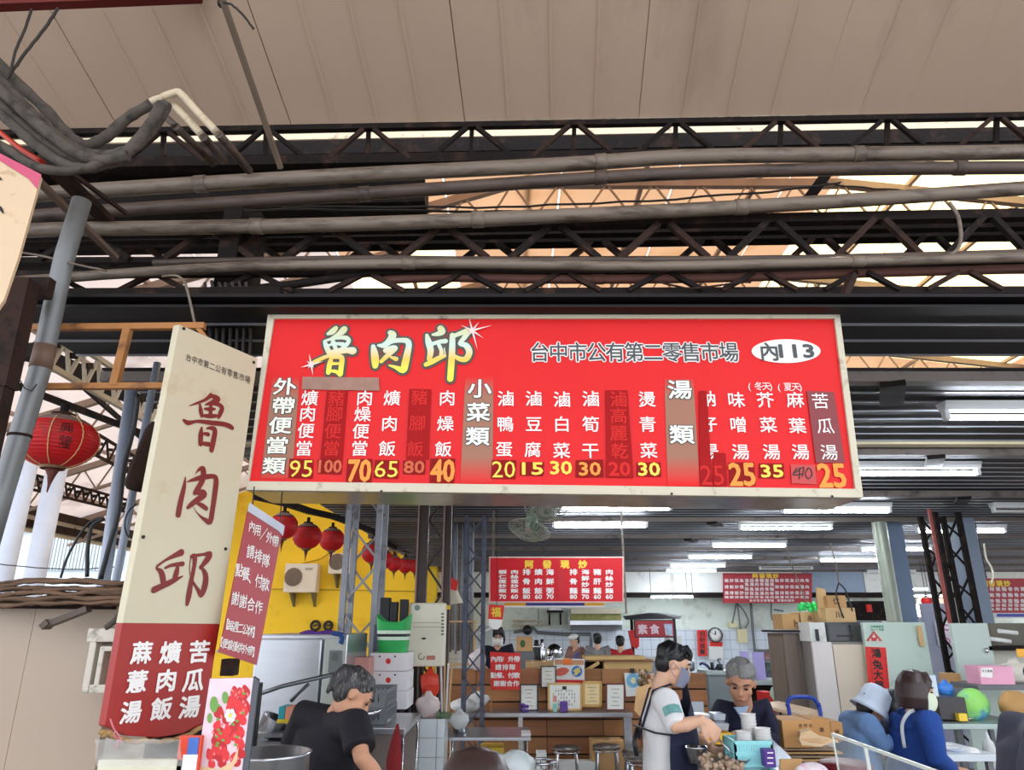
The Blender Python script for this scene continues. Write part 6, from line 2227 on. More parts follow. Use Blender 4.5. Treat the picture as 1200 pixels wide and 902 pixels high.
for i, (x, y0, y1, w_, m_, nm, lb) in enumerate(((629, 752, 777, 9, m_black, 'pressure_pot', 'black tall pot with a lid on the kitchen counter'), (636, 750, 776, 7, m_chrome, 'steel_canister', 'tall shiny steel canister right of the black pot'), (645, 768, 777, 9, m_chrome, 'steel_bowl', 'small steel bowl on the kitchen counter'))):
 c = P(x, y1, YK)
 k = mpp(YK, y1)
 H = (y1 - y0) * k * 1.02
 r_ = w_ / 2 * k
 o = thing(nm, lb, 'pot', (c.x, YK + 0.1, zk))
 b = MB()
 b.lathe((c.x, YK + 0.1, zk + 0.001), [(0.001, 0), (r_ * 0.85, 0), (r_, H * 0.2), (r_, H * 0.7), (r_ * 0.6, H * 0.82), (r_ * 0.55, H), (0.001, H)], 18)
 b.build('vessel', m_, o)
 b = MB()
 b.lathe((c.x, YK + 0.1, zk + H * 0.7), [(r_ * 1.08, 0), (r_ * 1.1, 0.012), (r_ * 1.0, 0.02)], 18)
 b.build('rim', m_chrome, o)
b = MB()
c = P(651, 769, YK)
kk = mpp(YK, 769)
b.ell((c.x, YK + 0.3, zk + 0.15), (10 * kk, 9 * kk, 10 * kk), 20, 12)
b.build('steel_dome', m_chrome, None, 'big round steel wok lid standing on the kitchen counter', None, 'lid')
b = MB()
b.lathe((P(659, 772, YK).x, YK + 0.05, zk + 0.001), [(0.001, 0), (0.13, 0), (0.16, 0.05), (0.12, 0.07), (0.03, 0.075), (0.02, 0.1), (0.001, 0.105)], 20)
b.build('white_lid_pot', m_white, None, 'white round dish with a knobbed lid before the steel wok lid', None, 'dish')
for i, (x, w_, h_, c_) in enumerate(((626, 4, 10, (70, 50, 40)), (619, 5, 8, (60, 50, 56)), (612, 4, 7, (96, 60, 50)))):
 bx('sauce_bottle', ['dark brown bottle', 'purplish black jar', 'reddish brown jar'][i] + ' in the clutter right of the red notice', 'bottle', x - w_ / 2, 777 - h_, x + w_ / 2, 777.5, 12.22, 0.06, mat('bottle%d' % i, c_, 0.3), bevel=0.008)
# wooden bar with drawer box on top right
wb = thing('wooden_serving_bar', 'light wooden serving bar with an open slot above the plank partition', 'bar', P(724, 788, 10.2))
m_lw = mat('light wood', (214, 176, 112), 0.5, 0, 0.12, 3, stretch=(0.5, 3, 8))
for q, m_, n_ in (((686, 769, 756, 773, 10.2, 0.5), m_lw, 'bar_top'), ((708, 775, 764, 787, 10.25, 0.4), m_lw, 'front_board'), ((690, 773, 766, 775, 10.22, 0.45), m_ply[0], 'shelf'), ((687, 776, 708, 787, 10.4, 0.3), m_dark, 'open_slot')):
 b = MB()
 fb(b, *q)
 b.build(n_, m_, wb, bevel=0.004)
b = MB()
b.beam(P(686, 786, 10.2), P(702, 776, 10.2), 0.04)
b.build('diagonal_strip', m_lw, wb)
b = MB()
xq0, xq1 = P(688, 790, 10.3).x, P(764, 790, 10.3).x
b.box(((xq0 + xq1) / 2, 10.45, P(700, 787, 10.3).z / 2 - 0.02), (xq1 - xq0, 0.3, P(700, 787, 10.3).z - 0.04))
b.build('cabinet_body', m_ply[1], wb)
b = MB()
fb(b, 616, 775, 650, 783, 9.6, 0.3)
b.build('kraft_tray', m_card2, None, 'pale kraft tray on top of the partition left of the food poster', None, 'tray')
b = MB()
b.box((P(633, 800, 9.75).x, 9.75, P(633, 783.5, 9.6).z / 2), (0.36, 0.26, P(633, 783.5, 9.6).z - 0.002))
b.build('tray_stand', m_ply[1], None, 'wooden stand behind the partition under the kraft tray', None, 'stand')
# extractor hood, shelf, pipes
YB = 18.4
hd = thing('extractor_hood', 'long steel extractor hood with greasy yellow filters on the back wall', 'hood', P(699, 740, YB))
for q, m_, n_ in (((669, 712.5, 728, 719, YB, 0.3), m_cream, 'top_shelf'), ((669, 719, 728, 728, YB + 0.1, 0.3), mat('greasy filter', (142, 140, 76), 0.6, 0, 0.3, 12), 'filter_panel'), ((668, 727, 730, 732, YB - 0.15, 0.5), m_steel, 'lip'), ((669, 732, 729, 738, YB + 0.1, 0.4), m_crg, 'underside')):
 b = MB()
 fb(b, *q)
 b.build(n_, m_, hd)
b = MB()
p_ = P(668, 712, YB)
b.box((p_.x, YB + 0.3, (p_.z + 2.5) / 2 - 0.2), (0.06, 0.06, 1.0))
b.build('side_post', m_white, hd)
sh = thing('wall_shelf', 'small wall shelf with a white box on two brackets left of the extractor hood', 'shelf', P(651, 731, YB))
for q, m_, n_ in (((642, 715, 660, 717.5, YB, 0.5), m_dark, 'board'), ((644, 712, 658, 715, YB + 0.1, 0.4), m_wc, 'box'), ((643, 718, 645, 732, YB + 0.4, 0.1), m_dark, 'bracket'), ((656, 718, 658, 732, YB + 0.4, 0.1), m_dark, 'bracket'), ((630.5, 713, 631.5, 732, YB + 0.45, 0.05), m_pipe, 'wire')):
 b = MB()
 fb(b, *q)
 b.build(n_, m_, sh)
for i, q in enumerate((((602, 740), (618, 738), (625, 735), (630, 741), (660, 743), (692, 743), (693, 752), (693, 765)), ((601, 727), (640, 727)), ((601, 732), (645, 732)))):
 b = MB()
 b.tube([P(x, y, 18.85) for x, y in q], 0.04 if i == 0 else 0.02, 8)
 b.build('wall_pipe', m_crg if i == 0 else m_cream, None, ['dark pipe stepping down along the tiled back wall', 'upper thin pale conduit on the back wall at left', 'lower thin pale conduit on the back wall at left'][i], None, 'pipe')
b = MB()
c = P(618, 738, 18.8)
b.ell(c, (0.12, 0.1, 0.12), 10, 8)
b.build('valve', m_black, None, 'black valve on the dark pipe at the back wall', None, 'valve')
# food stall with sign and roof
stl = thing('food_stall', 'small food stall with a dark hipped roof and posts at the back', 'stall', P(765, 780, 14.0))
YS = 14.0
b = MB()
a1, a2, a3, a4 = P(733, 726, YS), P(797, 725, YS), P(800, 724, YS + 0.6), P(730, 725, YS + 0.6)
tp1, tp2 = P(759, 718, YS + 0.3), P(770, 718, YS + 0.3)
b.add([a1, a2, a3 + V((0, 0, 0.05)), a4 + V((0, 0, 0.05)), tp1, tp2], [(0, 1, 5, 4), (1, 2, 5), (2, 3, 4, 5), (3, 0, 4), (0, 1, 2, 3)])
b.build('roof', mat('dark roof sheet', (56, 56, 60), 0.6), stl)
zs0 = P(765, 748, YS).z
for x in (741, 791):
 b = MB()
 p_ = P(x, 735, YS + 0.06)
 b.box((p_.x, YS + 0.12, P(x, 724, YS).z / 2), (0.05, 0.05, P(x, 724, YS).z))
 b.build('post', m_rust if x < 760 else m_black, stl)
b = MB()
fb(b, 739, 770, 800, 774, YS - 0.1, 0.5)
b.build('counter_top', m_white, stl)
xq0, xq1 = P(740, 780, YS).x, P(799, 780, YS).x
b = MB()
b.box(((xq0 + xq1) / 2, YS + 0.3, P(760, 774, YS).z / 2), (xq1 - xq0, 0.35, P(760, 774, YS).z - 0.03))
b.build('counter_body', m_steel, stl)
ss = thing('stall_sign', 'small red stall sign with two pale characters and a picture patch', 'sign', P(766, 747, YS - 0.06))
f_ = front(YS - 0.08)
b = MB()
b.slab([f_.hit(743, 726), f_.hit(790, 726), f_.hit(791, 747), f_.hit(744, 747)], (0, 0.06, 0))
b.build('frame', m_ink, ss)
b = MB()
f_.poly(b, [(744.2, 727.2), (788.8, 727.2), (789.8, 745.8), (745.2, 745.8)], 0.002)
b.build('face_panel', mat('dull crimson', (178, 34, 44), 0.4), ss)
b = MB()
f_.ch(b, '素', 753, 737, 12, 12, 0.03, 0.005)
f_.ch(b, '食', 767, 737, 12, 12, 0.03, 0.005)
b.build('lettering', mat('pale pink print', (240, 200, 200), 0.5), ss, fix=False)
b = MB()
f_.poly(b, [(778, 731), (787.5, 731), (788.5, 745), (780, 744)], 0.006)
b.build('picture_patch', mat('photo patch', (190, 204, 230), 0.5, 0, 0.3, 20), ss)
b = MB()
q = [P(x, y, YS - 0.07) for x, y in ((737, 739), (749, 737), (749, 757), (746, 760), (741, 757))]
b.slab(q, (0, 0.15, 0))
b.build('red_cloth_bag', m_redp, None, 'red bag hanging on the left post of the food stall', None, 'bag')
bx('white_appliance', 'white appliance with a frame behind the young man', 'appliance', 784, 745, 800, 768, 14.6, 0.4, m_white, floor_=True)
bx('rice_cooker', 'grey rounded cooker on the food stall counter', 'cooker', 798, 772, 815, 787, 12.5, 0.3, m_steel, bevel=0.05)
bx('cooker_stand', 'steel stand under the grey rounded cooker', 'stand', 797, 787.5, 816, 800, 12.5, 0.3, m_steel, floor_=True)
b = MB()
c = P(806, 769, 12.6)
b.slab([P(800, 765, 12.4), P(812, 764, 12.4), P(814, 771, 12.4), P(801, 772, 12.4)], (0, 0.2, 0))
b.build('lid_cloth', m_wink, None, 'white cloth over the grey rounded cooker', None, 'cloth')
# ================================================================ back wall fittings at right
YB = 18.9
scr = thing('red_scroll', 'narrow red paper scroll with black characters left of the wall clock', 'scroll', P(823, 768, YB))
f_ = front(YB)
b = MB()
b.slab([f_.hit(817, 738), f_.hit(828.5, 738), f_.hit(829, 768.5), f_.hit(818, 768.5)], (0, 0.02, 0))
b.build('paper', m_redp, scr)
b = MB()
for i, c in enumerate('招財進寶'):
 f_.ch(b, c, 823, 742.5 + i * 7, 7, 6.5, 0.02, 0.004)
b.build('brushed_characters', m_ink, scr, fix=False)
ck = thing('wall_clock', 'round wall clock with a black rim and white face', 'clock', P(838, 744, YB))
c = P(838.3, 743.7, YB - 0.02)
k = mpp(YB, 744)
b = MB()
b.lathe(c, [(7.3 * k, 0.03), (8.3 * k, 0.04), (8.4 * k, 0.0), (7.3 * k, -0.0)], 32, Euler((R(90), 0, 0)))
b.build('rim', m_black, ck)
b = MB()
b.lathe(c, [(0.001, 0.01), (7.5 * k, 0.01), (7.5 * k, 0.0)], 32, Euler((R(90), 0, 0)))
b.build('dial', m_wink, ck)
for a, l_, w_ in ((R(91), 4.4, 0.03), (R(150), 5.6, 0.022)):
 b = MB()
 b.beam(c + V((0, -0.02, 0)), c + V((l_ * k * math.cos(a), -0.02, l_ * k * math.sin(a))), w_, 0.01)
 b.build('hand', m_black, ck)
for h in range(12):
 b = MB()
 a = h * math.pi / 6
 b.beam(c + V((5.8 * k * math.cos(a), -0.018, 5.8 * k * math.sin(a))), c + V((6.7 * k * math.cos(a), -0.018, 6.7 * k * math.sin(a))), 0.02, 0.008)
 b.build('hour_mark', m_black, ck)
cal = thing('wall_calendar', 'white calendar with a red heading under the wall clock', 'calendar', P(839, 773, YB))
b = MB()
f_ = front(YB + 0.03)
b.slab([f_.hit(831, 752), f_.hit(847.5, 752.5), f_.hit(847.5, 773.5), f_.hit(831, 773)], (0, 0.015, 0))
b.build('sheet', m_white, cal)
b = MB()
f_.poly(b, [(831.3, 751.5), (847, 752), (846.5, 757.5), (831.8, 757)], 0.004)
b.build('red_heading', m_redp, cal)
bx('switch_box', 'cream electrical box on the back wall right of the clock', 'box', 865, 737, 876, 753, YB, 0.1, mat('cream box', (226, 216, 170), 0.5))
bx('plug_board', 'small cream junction box with cables above the electrical box', 'box', 854.5, 729, 864.5, 735, YB, 0.08, mat('cream box', (226, 216, 170), 0.5))
for i, q in enumerate((((863, 706), (860, 722), (858, 730)), ((864, 706), (866, 722), (868, 737)), ((865, 708), (872, 716), (877, 728), (873, 736)), ((880, 706), (882, 735), (885, 765)), ((904, 706), (905, 726), (918, 728)), ((907, 714), (918, 716)))):
 b = MB()
 b.tube(curve([P(x, y, YB - 0.02) for x, y in q], 4), 0.02 if i != 3 else 0.035, 6)
 b.build('wall_cable', m_crg, None, ['left one of two cables dropping to the junction box', 'right one of two cables dropping to the electrical box', 'curly cable beside the electrical box', 'grey conduit running down the back wall behind the purple panels', 'bent bracket wire left of the stacked cartons', 'short wire high on the back wall near the stacked cartons'][i], None, 'cable')
# dark red distant price board
sb3, F3 = board2('price_board', 'wide dark red price board with tiny white columns on the bulkhead', 848, 671.5, 951.5, 706.5, 18.08, m_mar, m_mar, 0.5)
b = MB()
for c_, x in zip('阿發現炒', (885, 893, 901, 909)):
 F3.ch(b, c_, x, 674.5, 7, 6, 0.05, 0.002)
b.build('title_lettering', m_yt, sb3, fix=False)
for i in range(17):
 x = 851.5 + i * 5.9
 b = MB()
 ys = (680, 687.5, 694.5, 699.5) if i not in (4, 5, 6, 7, 8, 9) else (680, 684.5, 690, 695, 699.5)
 for j, y in enumerate(ys):
  F3.ch(b, '飯麵湯炒蛋肉菜排骨魚'[(i * 3 + j * 7) % 10], x, y, 4.8, 4.2 if j < len(ys) - 1 else 3, 0.05, 0.002)
 b.build('dish_column', mat('pinkish white', (226, 206, 206), 0.5), sb3, fix=False)
b = MB()
for i in range(12):
 F3.ch(b, '台中市公有零售市場內用外帶'[i], 880 + i * 4.2 + (3 if i > 6 else 0), 703.5, 3.6, 3, 0.05, 0.002)
b.build('bottom_line', mat('pinkish white', (226, 206, 206), 0.5), sb3, fix=False)
# second red price board at right edge
sb4, F4 = board2('price_board', 'maroon price board cut by the right edge above a white band', 1151, 677.5, 1262, 718, 9.0, m_mar, m_mar, 0.5)
b = MB()
for c_, x in zip('阿發現炒', (1154, 1162, 1171, 1180)):
 F4.ch(b, c_, x, 683.5, 8, 7.5, 0.05, 0.002)
b.build('title_lettering', m_yt, sb4, fix=False)
for i in range(14):
 x = 1155 + i * 7.2
 b = MB()
 for j, y in enumerate((690, 697, 704, 709, 713.5)):
  F4.ch(b, '飯麵湯炒蛋肉菜排骨魚'[(i * 7 + j * 3) % 10], x, y, 5.6, 5 if j < 3 else 3.6, 0.05, 0.002)
 b.build('dish_column', mat('pinkish white', (226, 206, 206), 0.5), sb4, fix=False)
b = MB()
fb(b, 1155, 718, 1262, 724, 9.0, 0.05)
b.build('white_band', m_white, sb4)
b = MB()
fb(b, 1169, 719, 1262, 722.5, 8.99, 0.02)
b.build('blue_stripe', mat('blue stripe', (70, 76, 170), 0.5), sb4)
b = MB()
for x in (1156, 1240):
 p_ = P(x, 678, 9.03)
 b = MB()
 b.beam(p_, V((p_.x, p_.y, 3.02)), 0.012)
 b.build('hanger', m_black, sb4)
# ================================================================ partitions and columns at right
def panel(name, label, x0, x1, ytop, Y, dep, m, cat='partition', zt=None, lean=0.0, bevel=0.003, yref=None):
 xa = P(x0, yref or 780, Y).x
 xb = P(x1, yref or 780, Y).x
 z = zt or P(x0, ytop, Y).z
 b = MB()
 b.slab([(xa, Y, 0), (xb, Y, 0), (xb - lean, Y, z), (xa - lean, Y, z)], (0, dep, 0))
 return b.build(name, m, None, label, None, cat, None, bevel), z
panel('wood_cabinet', 'tall weathered grey brown wooden cabinet beside the beige panels', 922, 955, 742, 8.0, 0.5, mat('weathered grey veneer', (132, 116, 104), 0.6, 0, 0.25, 2.2, dirt=((96, 84, 76), 0.4, 2), stretch=(4, 4, 0.5)), 'cabinet')
b = MB()
p0, p1 = P(913, 741, 8.0), P(949, 741, 8.0)
b.box(((p0.x + p1.x) / 2, 8.22, p0.z + 0.012), (p1.x - p0.x + 0.04, 0.56, 0.02))
b.build('shelf_board', m_rust, None, 'thin dark board on top of the grey brown cabinet', None, 'board')
zb1 = P(913, 741, 8.0).z + 0.03
def boxz(label, x0, x1, y0, Y, dep, z0, m=None, rot=0, marks=(), name='cardboard_box', cat='box'):
 ym = y0 + 10
 xa, xb = P(x0, ym, Y).x, P(x1, ym, Y).x
 z1_ = P(x0, y0, Y).z
 b = MB()
 b.box(((xa + xb) / 2, Y + dep / 2, (z0 + z1_) / 2), (xb - xa, dep, z1_ - z0), rot)
 o = b.build(name, m or m_card, None, label, None, cat, None, 0.003)
 if marks:
  f_ = front(Y - 0.001)
  b = MB()
  for c, px, py, s_ in marks:
   f_.ch(b, c, px, py, s_, s_, 0.03, 0.001)
  b.build('print', mat('brown box print', (92, 58, 40), 0.6), o, fix=False)
 return o
boxz('cardboard box on the grey brown cabinet, left one with a black mark', 917, 937, 719, 8.02, 0.3, zb1, m_card, marks=(('卜', 932, 730, 9),))
boxz('cardboard box on the grey brown cabinet, right one with reddish print', 938.5, 960, 717, 8.02, 0.3, zb1, m_card2, marks=(('品', 949, 724, 6),))
_, zp1 = panel('tall_board', 'whitish tall partition panel right of the grey brown cabinet', 955, 978, 752, 7.6, 0.04, mat('whitish board', (226, 218, 212), 0.6, 0, 0.05, 1.5))
_, zp2 = panel('tall_board', 'wide cream partition panel left of the pale green panel', 979, 1016, 755, 7.6, 0.04, mat('cream board tall', (222, 206, 184), 0.6, 0, 0.05, 1.5))
_, zp3 = panel('tall_board', 'wide pale green partition panel carrying the red poster', 1018, 1092, 729, 7.5, 0.05, mat('pale green board', (196, 212, 198), 0.55, 0, 0.05, 1.5, dirt=((150, 150, 136), 0.15, 4)), lean=-0.0)
_, zp4 = panel('tall_board', 'narrow pale green partition panel in front of the lattice column', 1123, 1167, 730, 7.2, 0.05, mat('pale green board2', (190, 204, 194), 0.55, 0, 0.05, 1.5))
pq = bx('taped_paper', 'beige paper taped to the right edge of the green panel', 'paper', 1077, 733, 1082, 757, 7.45, 0.02, m_card2)
b = MB()
p_ = P(1156, 762, 7.19)
b.ell(p_, (0.02, 0.02, 0.025), 10, 8)
b.build('door_knob', m_chrome, None, 'round metal knob on the narrow pale green panel', None, 'knob')
# posters on green panel
f_ = Pl((0, 7.49, 0), (1, 0, 0), (0, 0, 1))
rp2 = thing('red_poster', 'red vertical poster with four black brushed characters on the pale green panel', 'poster', f_.hit(1030, 812))
b = MB()
b.slab([f_.hit(1014, 757.5), f_.hit(1038, 758.5), f_.hit(1043, 811.5), f_.hit(1018.5, 811)], (0, 0.006, 0))
b.build('paper', m_redp, rp2)
for i, (c, x, y) in enumerate((('鴻', 1026.5, 765), ('兔', 1028, 778.5), ('大', 1029, 790.5), ('展', 1030.5, 803))):
 b = MB()
 f_.ch(b, c, x, y, 11.5, 12, 0.03, 0.003)
 b.build('brushed_character', m_ink, rp2, fix=False)
b = MB()
for j in range(9):
 for x in (1019.5 + j * 0.3, 1037 + j * 0.3):
  f_.poly(b, [(x, 770 + j * 3), (x + 0.9, 770 + j * 3), (x + 0.9, 771.8 + j * 3), (x, 771.8 + j * 3)], 0.003)
b.build('side_writing', mat('dark red ink', (140, 20, 20), 0.6), rp2)
ts = thing('triangle_sticker', 'red and white triangular sticker above the red poster', 'sticker', f_.hit(1025, 752))
b = MB()
b.slab([f_.hit(1024, 739), f_.hit(1034, 751), f_.hit(1015, 751)], (0, 0.004, 0))
b.build('red_triangle', mat('sticker red', (196, 60, 60), 0.5), ts)
b = MB()
for x, y, s_ in ((1024, 744.5, 4.5), (1020, 749, 3.6), (1028.5, 749, 3.6)):
 f_.poly(b, [(x, y - s_ / 2), (x + s_ / 2, y + s_ / 2), (x - s_ / 2, y + s_ / 2)], 0.002)
b.build('white_marks', mat('sticker white', (236, 206, 200), 0.5), ts)
b = MB()
for i in range(5):
 f_.ch(b, '台中市場', 1, 1, 1, 1) if False else None
 f_.ch(b, '公有零售市'[i], 1021.5 + i * 3.2, 734, 2.8, 3, 0.03, 0.002)
 f_.ch(b, '內一一三號'[i], 1021.5 + i * 3.2, 737.5, 2.8, 3, 0.03, 0.002)
b.build('green_writing', mat('green ink', (60, 150, 110), 0.6), None, 'two tiny lines of green writing above the triangular sticker', None, 'writing', fix=False)
# machines and boxes on top of the beige panels: on a cupboard behind them
panel('back_cupboard', 'x', 958, 1018, 752, 7.66, 0.5, mat('grey cupboard', (140, 134, 128), 0.6))[0]['label'] = 'grey cupboard behind the beige partition panels'
zc_ = P(960, 752, 7.66).z
boxz('white coffee machine at the left end on top of the cupboard', 949, 967.5, 729, 7.68, 0.3, zc_ + 0.002, m_white, name='coffee_machine', cat='machine')
bx('machine_arm', 'black curved arm on the white coffee machine', 'handle', 957, 737, 960, 751, 7.64, 0.03, m_black)
o = boxz('dark grey microwave on top of the cupboard', 969, 1008, 729, 7.68, 0.32, zc_ + 0.002, mat('charcoal', (70, 68, 66), 0.4), name='microwave', cat='microwave')
b = MB()
fb(b, 971, 732, 998, 750, 7.67, 0.008)
b.build('door', mat('dark smoked glass', (44, 44, 46), 0.2), o)
b = MB()
fb(b, 982, 744, 1000, 746, 7.66, 0.01)
b.build('handle', m_black, o)
zt4 = P(980, 729, 7.68).z + 0.002
boxz('flat cardboard box on the microwave, lowest of the pile', 968, 1003, 712, 7.7, 0.3, zt4, m_card2, marks=(('川', 983, 720, 8),))
boxz('square cardboard box higher up on the pile with a black mark', 970, 992, 697.5, 7.72, 0.28, P(980, 712, 7.7).z + 0.002, m_card, marks=(('仁', 980, 704, 8),))
b = MB()
b.slab([P(957, 688, 7.8), P(967, 690, 7.8), P(972, 722, 7.8), P(960, 724, 7.8)], (0, 0.03, 0))
b.build('cardboard_sheet', m_card2, None, 'folded cardboard sheet standing upright left of the box pile', None, 'cardboard')
b = MB()
c = P(948, 711, 7.9)
rr = random.Random(3)
for i in range(14):
 b.ell(c + V((rr.uniform(-.09, .09), rr.uniform(-.04, .04), rr.uniform(-.03, .03))), 0.03, 8, 6)
b.build('green_parcel', mat('bright green', (60, 220, 110), 0.5), None, 'bright green crumpled parcel above the cartons at right', None, 'parcel')
bag('black and white crumpled bag beside the bright green parcel', 953, 711, 12, 10, 8.1, mat('dark crumple', (60, 58, 62), 0.5, 0, 0.5, 20), 15, knot=False)
# hanging wires with hooks
cable('cord', 'pale cord slanting down from the ceiling to the bright green parcel', [(920, 640), (930, 668), (946, 708)], 7.6, 0.8, m_pipe, amp=0.1, seed=40, cat='cord')
cable('cord', 'pale cord hanging from the ceiling ending in a dark hook', [(973, 636), (979, 660), (983, 683)], 7.4, 0.9, m_pipe, amp=0.1, seed=41, cat='cord')
cable('hook_wire', 'dark wire fork spreading under the hanging hook', [(983, 683), (980, 695), (984, 712), (989, 724)], 7.4, 0.9, m_black, amp=0.1, seed=42, cat='hook')
cable('hook_wire', 'right dark wire arm under the hanging hook', [(983, 683), (990, 690), (995, 704), (999, 716)], 7.4, 0.9, m_black, amp=0.1, seed=43, cat='hook')
cable('cord', 'pale looped cord hanging at far right beside the maroon board', [(1153, 637), (1156, 655), (1162, 665), (1164, 675), (1161, 684)], 6.4, 1.2, m_cream, amp=0.2, seed=44, cat='cord')
# duct, blue-grey pillar
b = MB()
x = P(1044, 700, 9.0).x
prof = []
z_ = 1.5
while z_ < 3.0:
 prof += [(0.083, z_), (0.089, z_ + 0.02)]
 z_ += 0.04
b.lathe((x, 9.0, 0), prof, 20)
b.build('spiral_duct', mat('greenish duct', (150, 156, 140), 0.4, 0.3, 0.08), None, 'round ribbed grey duct rising above the green panel', None, 'duct')
b = MB()
b.box((x, 9.0, 0.75), (0.2, 0.2, 1.5))
b.build('duct_base', m_crg, None, 'square base under the round ribbed duct behind the panels', None, 'base')
for lb_, x0, x1, Y, m_ in (('bluish grey square pillar right of the round duct', 1051, 1072, 9.3, mat('blue grey paint', (112, 130, 156), 0.5, 0, 0.06, 2)), ('bluish grey square pillar between the dark lattice and the maroon board', 1138, 1160, 8.9, mat('blue grey paint2', (128, 142, 160), 0.5, 0, 0.06, 2))):
 b = MB()
 xa, xb = P(x0, 700, Y).x, P(x1, 700, Y).x
 b.box(((xa + xb) / 2, Y + 0.1, 1.495), (xb - xa, 0.2, 2.99))
 b.build('square_pillar', m_, None, lb_, None, 'pillar', None, 0.004)
b = MB()
xa = P(1109, 700, 8.1).x
b.box((xa, 8.12, 2.2), (0.03, 0.03, 1.55))
b.build('red_strip', mat('reddish strip', (150, 60, 50), 0.5, 0, 0.3, 12), None, 'thin reddish strip on the left leg of the dark lattice column', None, 'strip')
# bright passage: a distant shop wall with cream panel, window and hood
ps = thing('passage_shop', 'distant cream shop front seen through the bright passage at right', 'shop', P(1090, 727, 17.0))
b = MB()
fb(b, 1078, 700, 1110, 723, 16.8, 0.1)
b.build('cream_panel', mat('peach shop panel', (240, 214, 186), 0.5, 0, 0.05), ps)
b = MB()
fb(b, 1066, 708, 1078, 722, 16.8, 0.1)
b.build('lit_window', mat('lit window', (240, 246, 255), 0.4, emit=3.0), ps)
b = MB()
fb(b, 1062, 723, 1116, 727, 16.7, 0.1)
b.build('ledge', m_crg, ps)
b = MB()
xa, xb = P(1064, 760, 16.9).x, P(1114, 760, 16.9).x
b.box(((xa + xb) / 2, 17.0, P(1090, 727, 16.9).z / 2), (xb - xa, 0.1, P(1090, 727, 16.9).z))
b.build('lower_wall', mat('lavender wall', (158, 160, 176), 0.5, 0, 0.08, 3), ps)
low_tube('upper one of two lit tubes in the bright passage', 1063, 690, 1087, 15.0)
low_tube('lower one of two lit tubes in the bright passage', 1066, 698, 1104, 16.4)
bx('dark_wall_unit', 'dark unit with a red object left of the round duct', 'cabinet', 1000, 704, 1038, 727, 12.0, 0.3, m_dark)
bx('dark_unit_base', 'tall dark cupboard under the dark unit behind the green panel', 'cabinet', 1002, 727.5, 1036, 760, 12.0, 0.3, m_colb, floor_=True)
bx('red_object', 'bright red and white object on the dark unit left of the round duct', 'object', 1016, 708, 1022, 717, 11.95, 0.04, m_redp)
bx('blue_shelf_item', 'white sheet with pink marks hung above the blue bag at right', 'sheet', 1099, 727, 1117, 757, 10.0, 0.05, mat('pink white sheet', (232, 220, 236), 0.5, 0, 0.3, 12))
b = MB()
xa = P(1108, 757, 10.0).x
b.box((xa, 10.08, 1.0), (0.4, 0.05, 3.98 / 2))
b.build('sheet_board', mat('lavender board', (150, 154, 170), 0.5), None, 'lavender board behind the sheet with pink marks', None, 'board')
for i, (x, y) in enumerate(((1109, 735), (1110, 751))):
 b = MB()
 c = P(x, y, 9.96)
 b.tube([c + V((0.035 * math.cos(t * .5236), 0, 0.035 * math.sin(t * .5236))) for t in range(13)], 0.008, 6)
 b.build('pink_ring_mark', mat('magenta', (190, 70, 130), 0.5), None, ['upper pink ring on the white sheet at right', 'lower pink ring on the white sheet at right'][i], None, 'mark')
# person-high beige metal board next to the woman: paper stand
bx('white_notice', 'white sheet standing behind the masked woman in blue', 'sheet', 1085, 791, 1099, 822, 6.4, 0.02, mat('bluish sheet', (214, 226, 232), 0.5))
bag('bright blue plastic bag on the dark counter behind the woman', 1108, 807, 18, 20, 6.6, mat('blue bag', (60, 130, 220), 0.35, 0, 0.15, 14, bump=0.5, bscale=30), 21)
b = MB()
bx('paper_bag', 'upright kraft paper bag right of the bright blue bag', 'bag', 1112, 789, 1127, 806, 6.9, 0.15, m_card)
bx('grey_appliance', 'dark grey appliance under the kraft paper bag', 'appliance', 1101, 817, 1133, 843, 6.3, 0.4, mat('dark appliance', (58, 54, 54), 0.35))
bx('grey_block', 'grey block under the kraft paper bag and above the dark appliance', 'block', 1115, 806.5, 1131, 816.5, 6.6, 0.3, m_crg)
# counters at right
for nm, lb, x0, x1, y0, Y, dep, m_, lg in (('steel_side_counter', 'greenish steel counter under the dark grey appliance', 1092, 1215, 848, 6.2, 0.6, mat('greenish steel', (170, 184, 178), 0.35, 0.4), 1), ('white_side_table', 'low white table with papers before the woman in blue', 1098, 1170, 884, 5.0, 0.5, mat('pale grey laminate', (206, 212, 216), 0.4), 1)):
 o = thing(nm, lb, 'table', P((x0 + x1) / 2, y0, Y))
 z_ = P(x0, y0, Y).z
 xa, xb = P(x0, y0, Y).x, P(x1, y0, Y).x
 b = MB()
 b.box(((xa + xb) / 2, Y + dep / 2, z_ - 0.02), (xb - xa, dep, 0.04))
 b.build('table_top', m_, o, bevel=0.004)
 for x in (xa + 0.04, xb - 0.04):
  for y in (Y + 0.05, Y + dep - 0.05):
   b = MB()
   b.box((x, y, z_ / 2 - 0.02), (0.035, 0.035, z_ - 0.04))
   b.build('leg', m_crg, o)
zst = P(1100, 848, 6.2).z
b = MB()
b.lathe((P(1122, 843, 6.4).x, 6.45, zst + 0.001), [(0.001, 0), (0.1, 0), (0.15, 0.025), (0.001, 0.03)], 22)
b.build('oval_tray', m_chrome, None, 'shiny shallow tray on the greenish steel counter', None, 'tray')
bx('yellow_pack', 'yellow package lying on the greenish steel counter', 'package', 1124, 836, 1134, 845, 6.25, 0.15, m_yt)
zst2 = zst
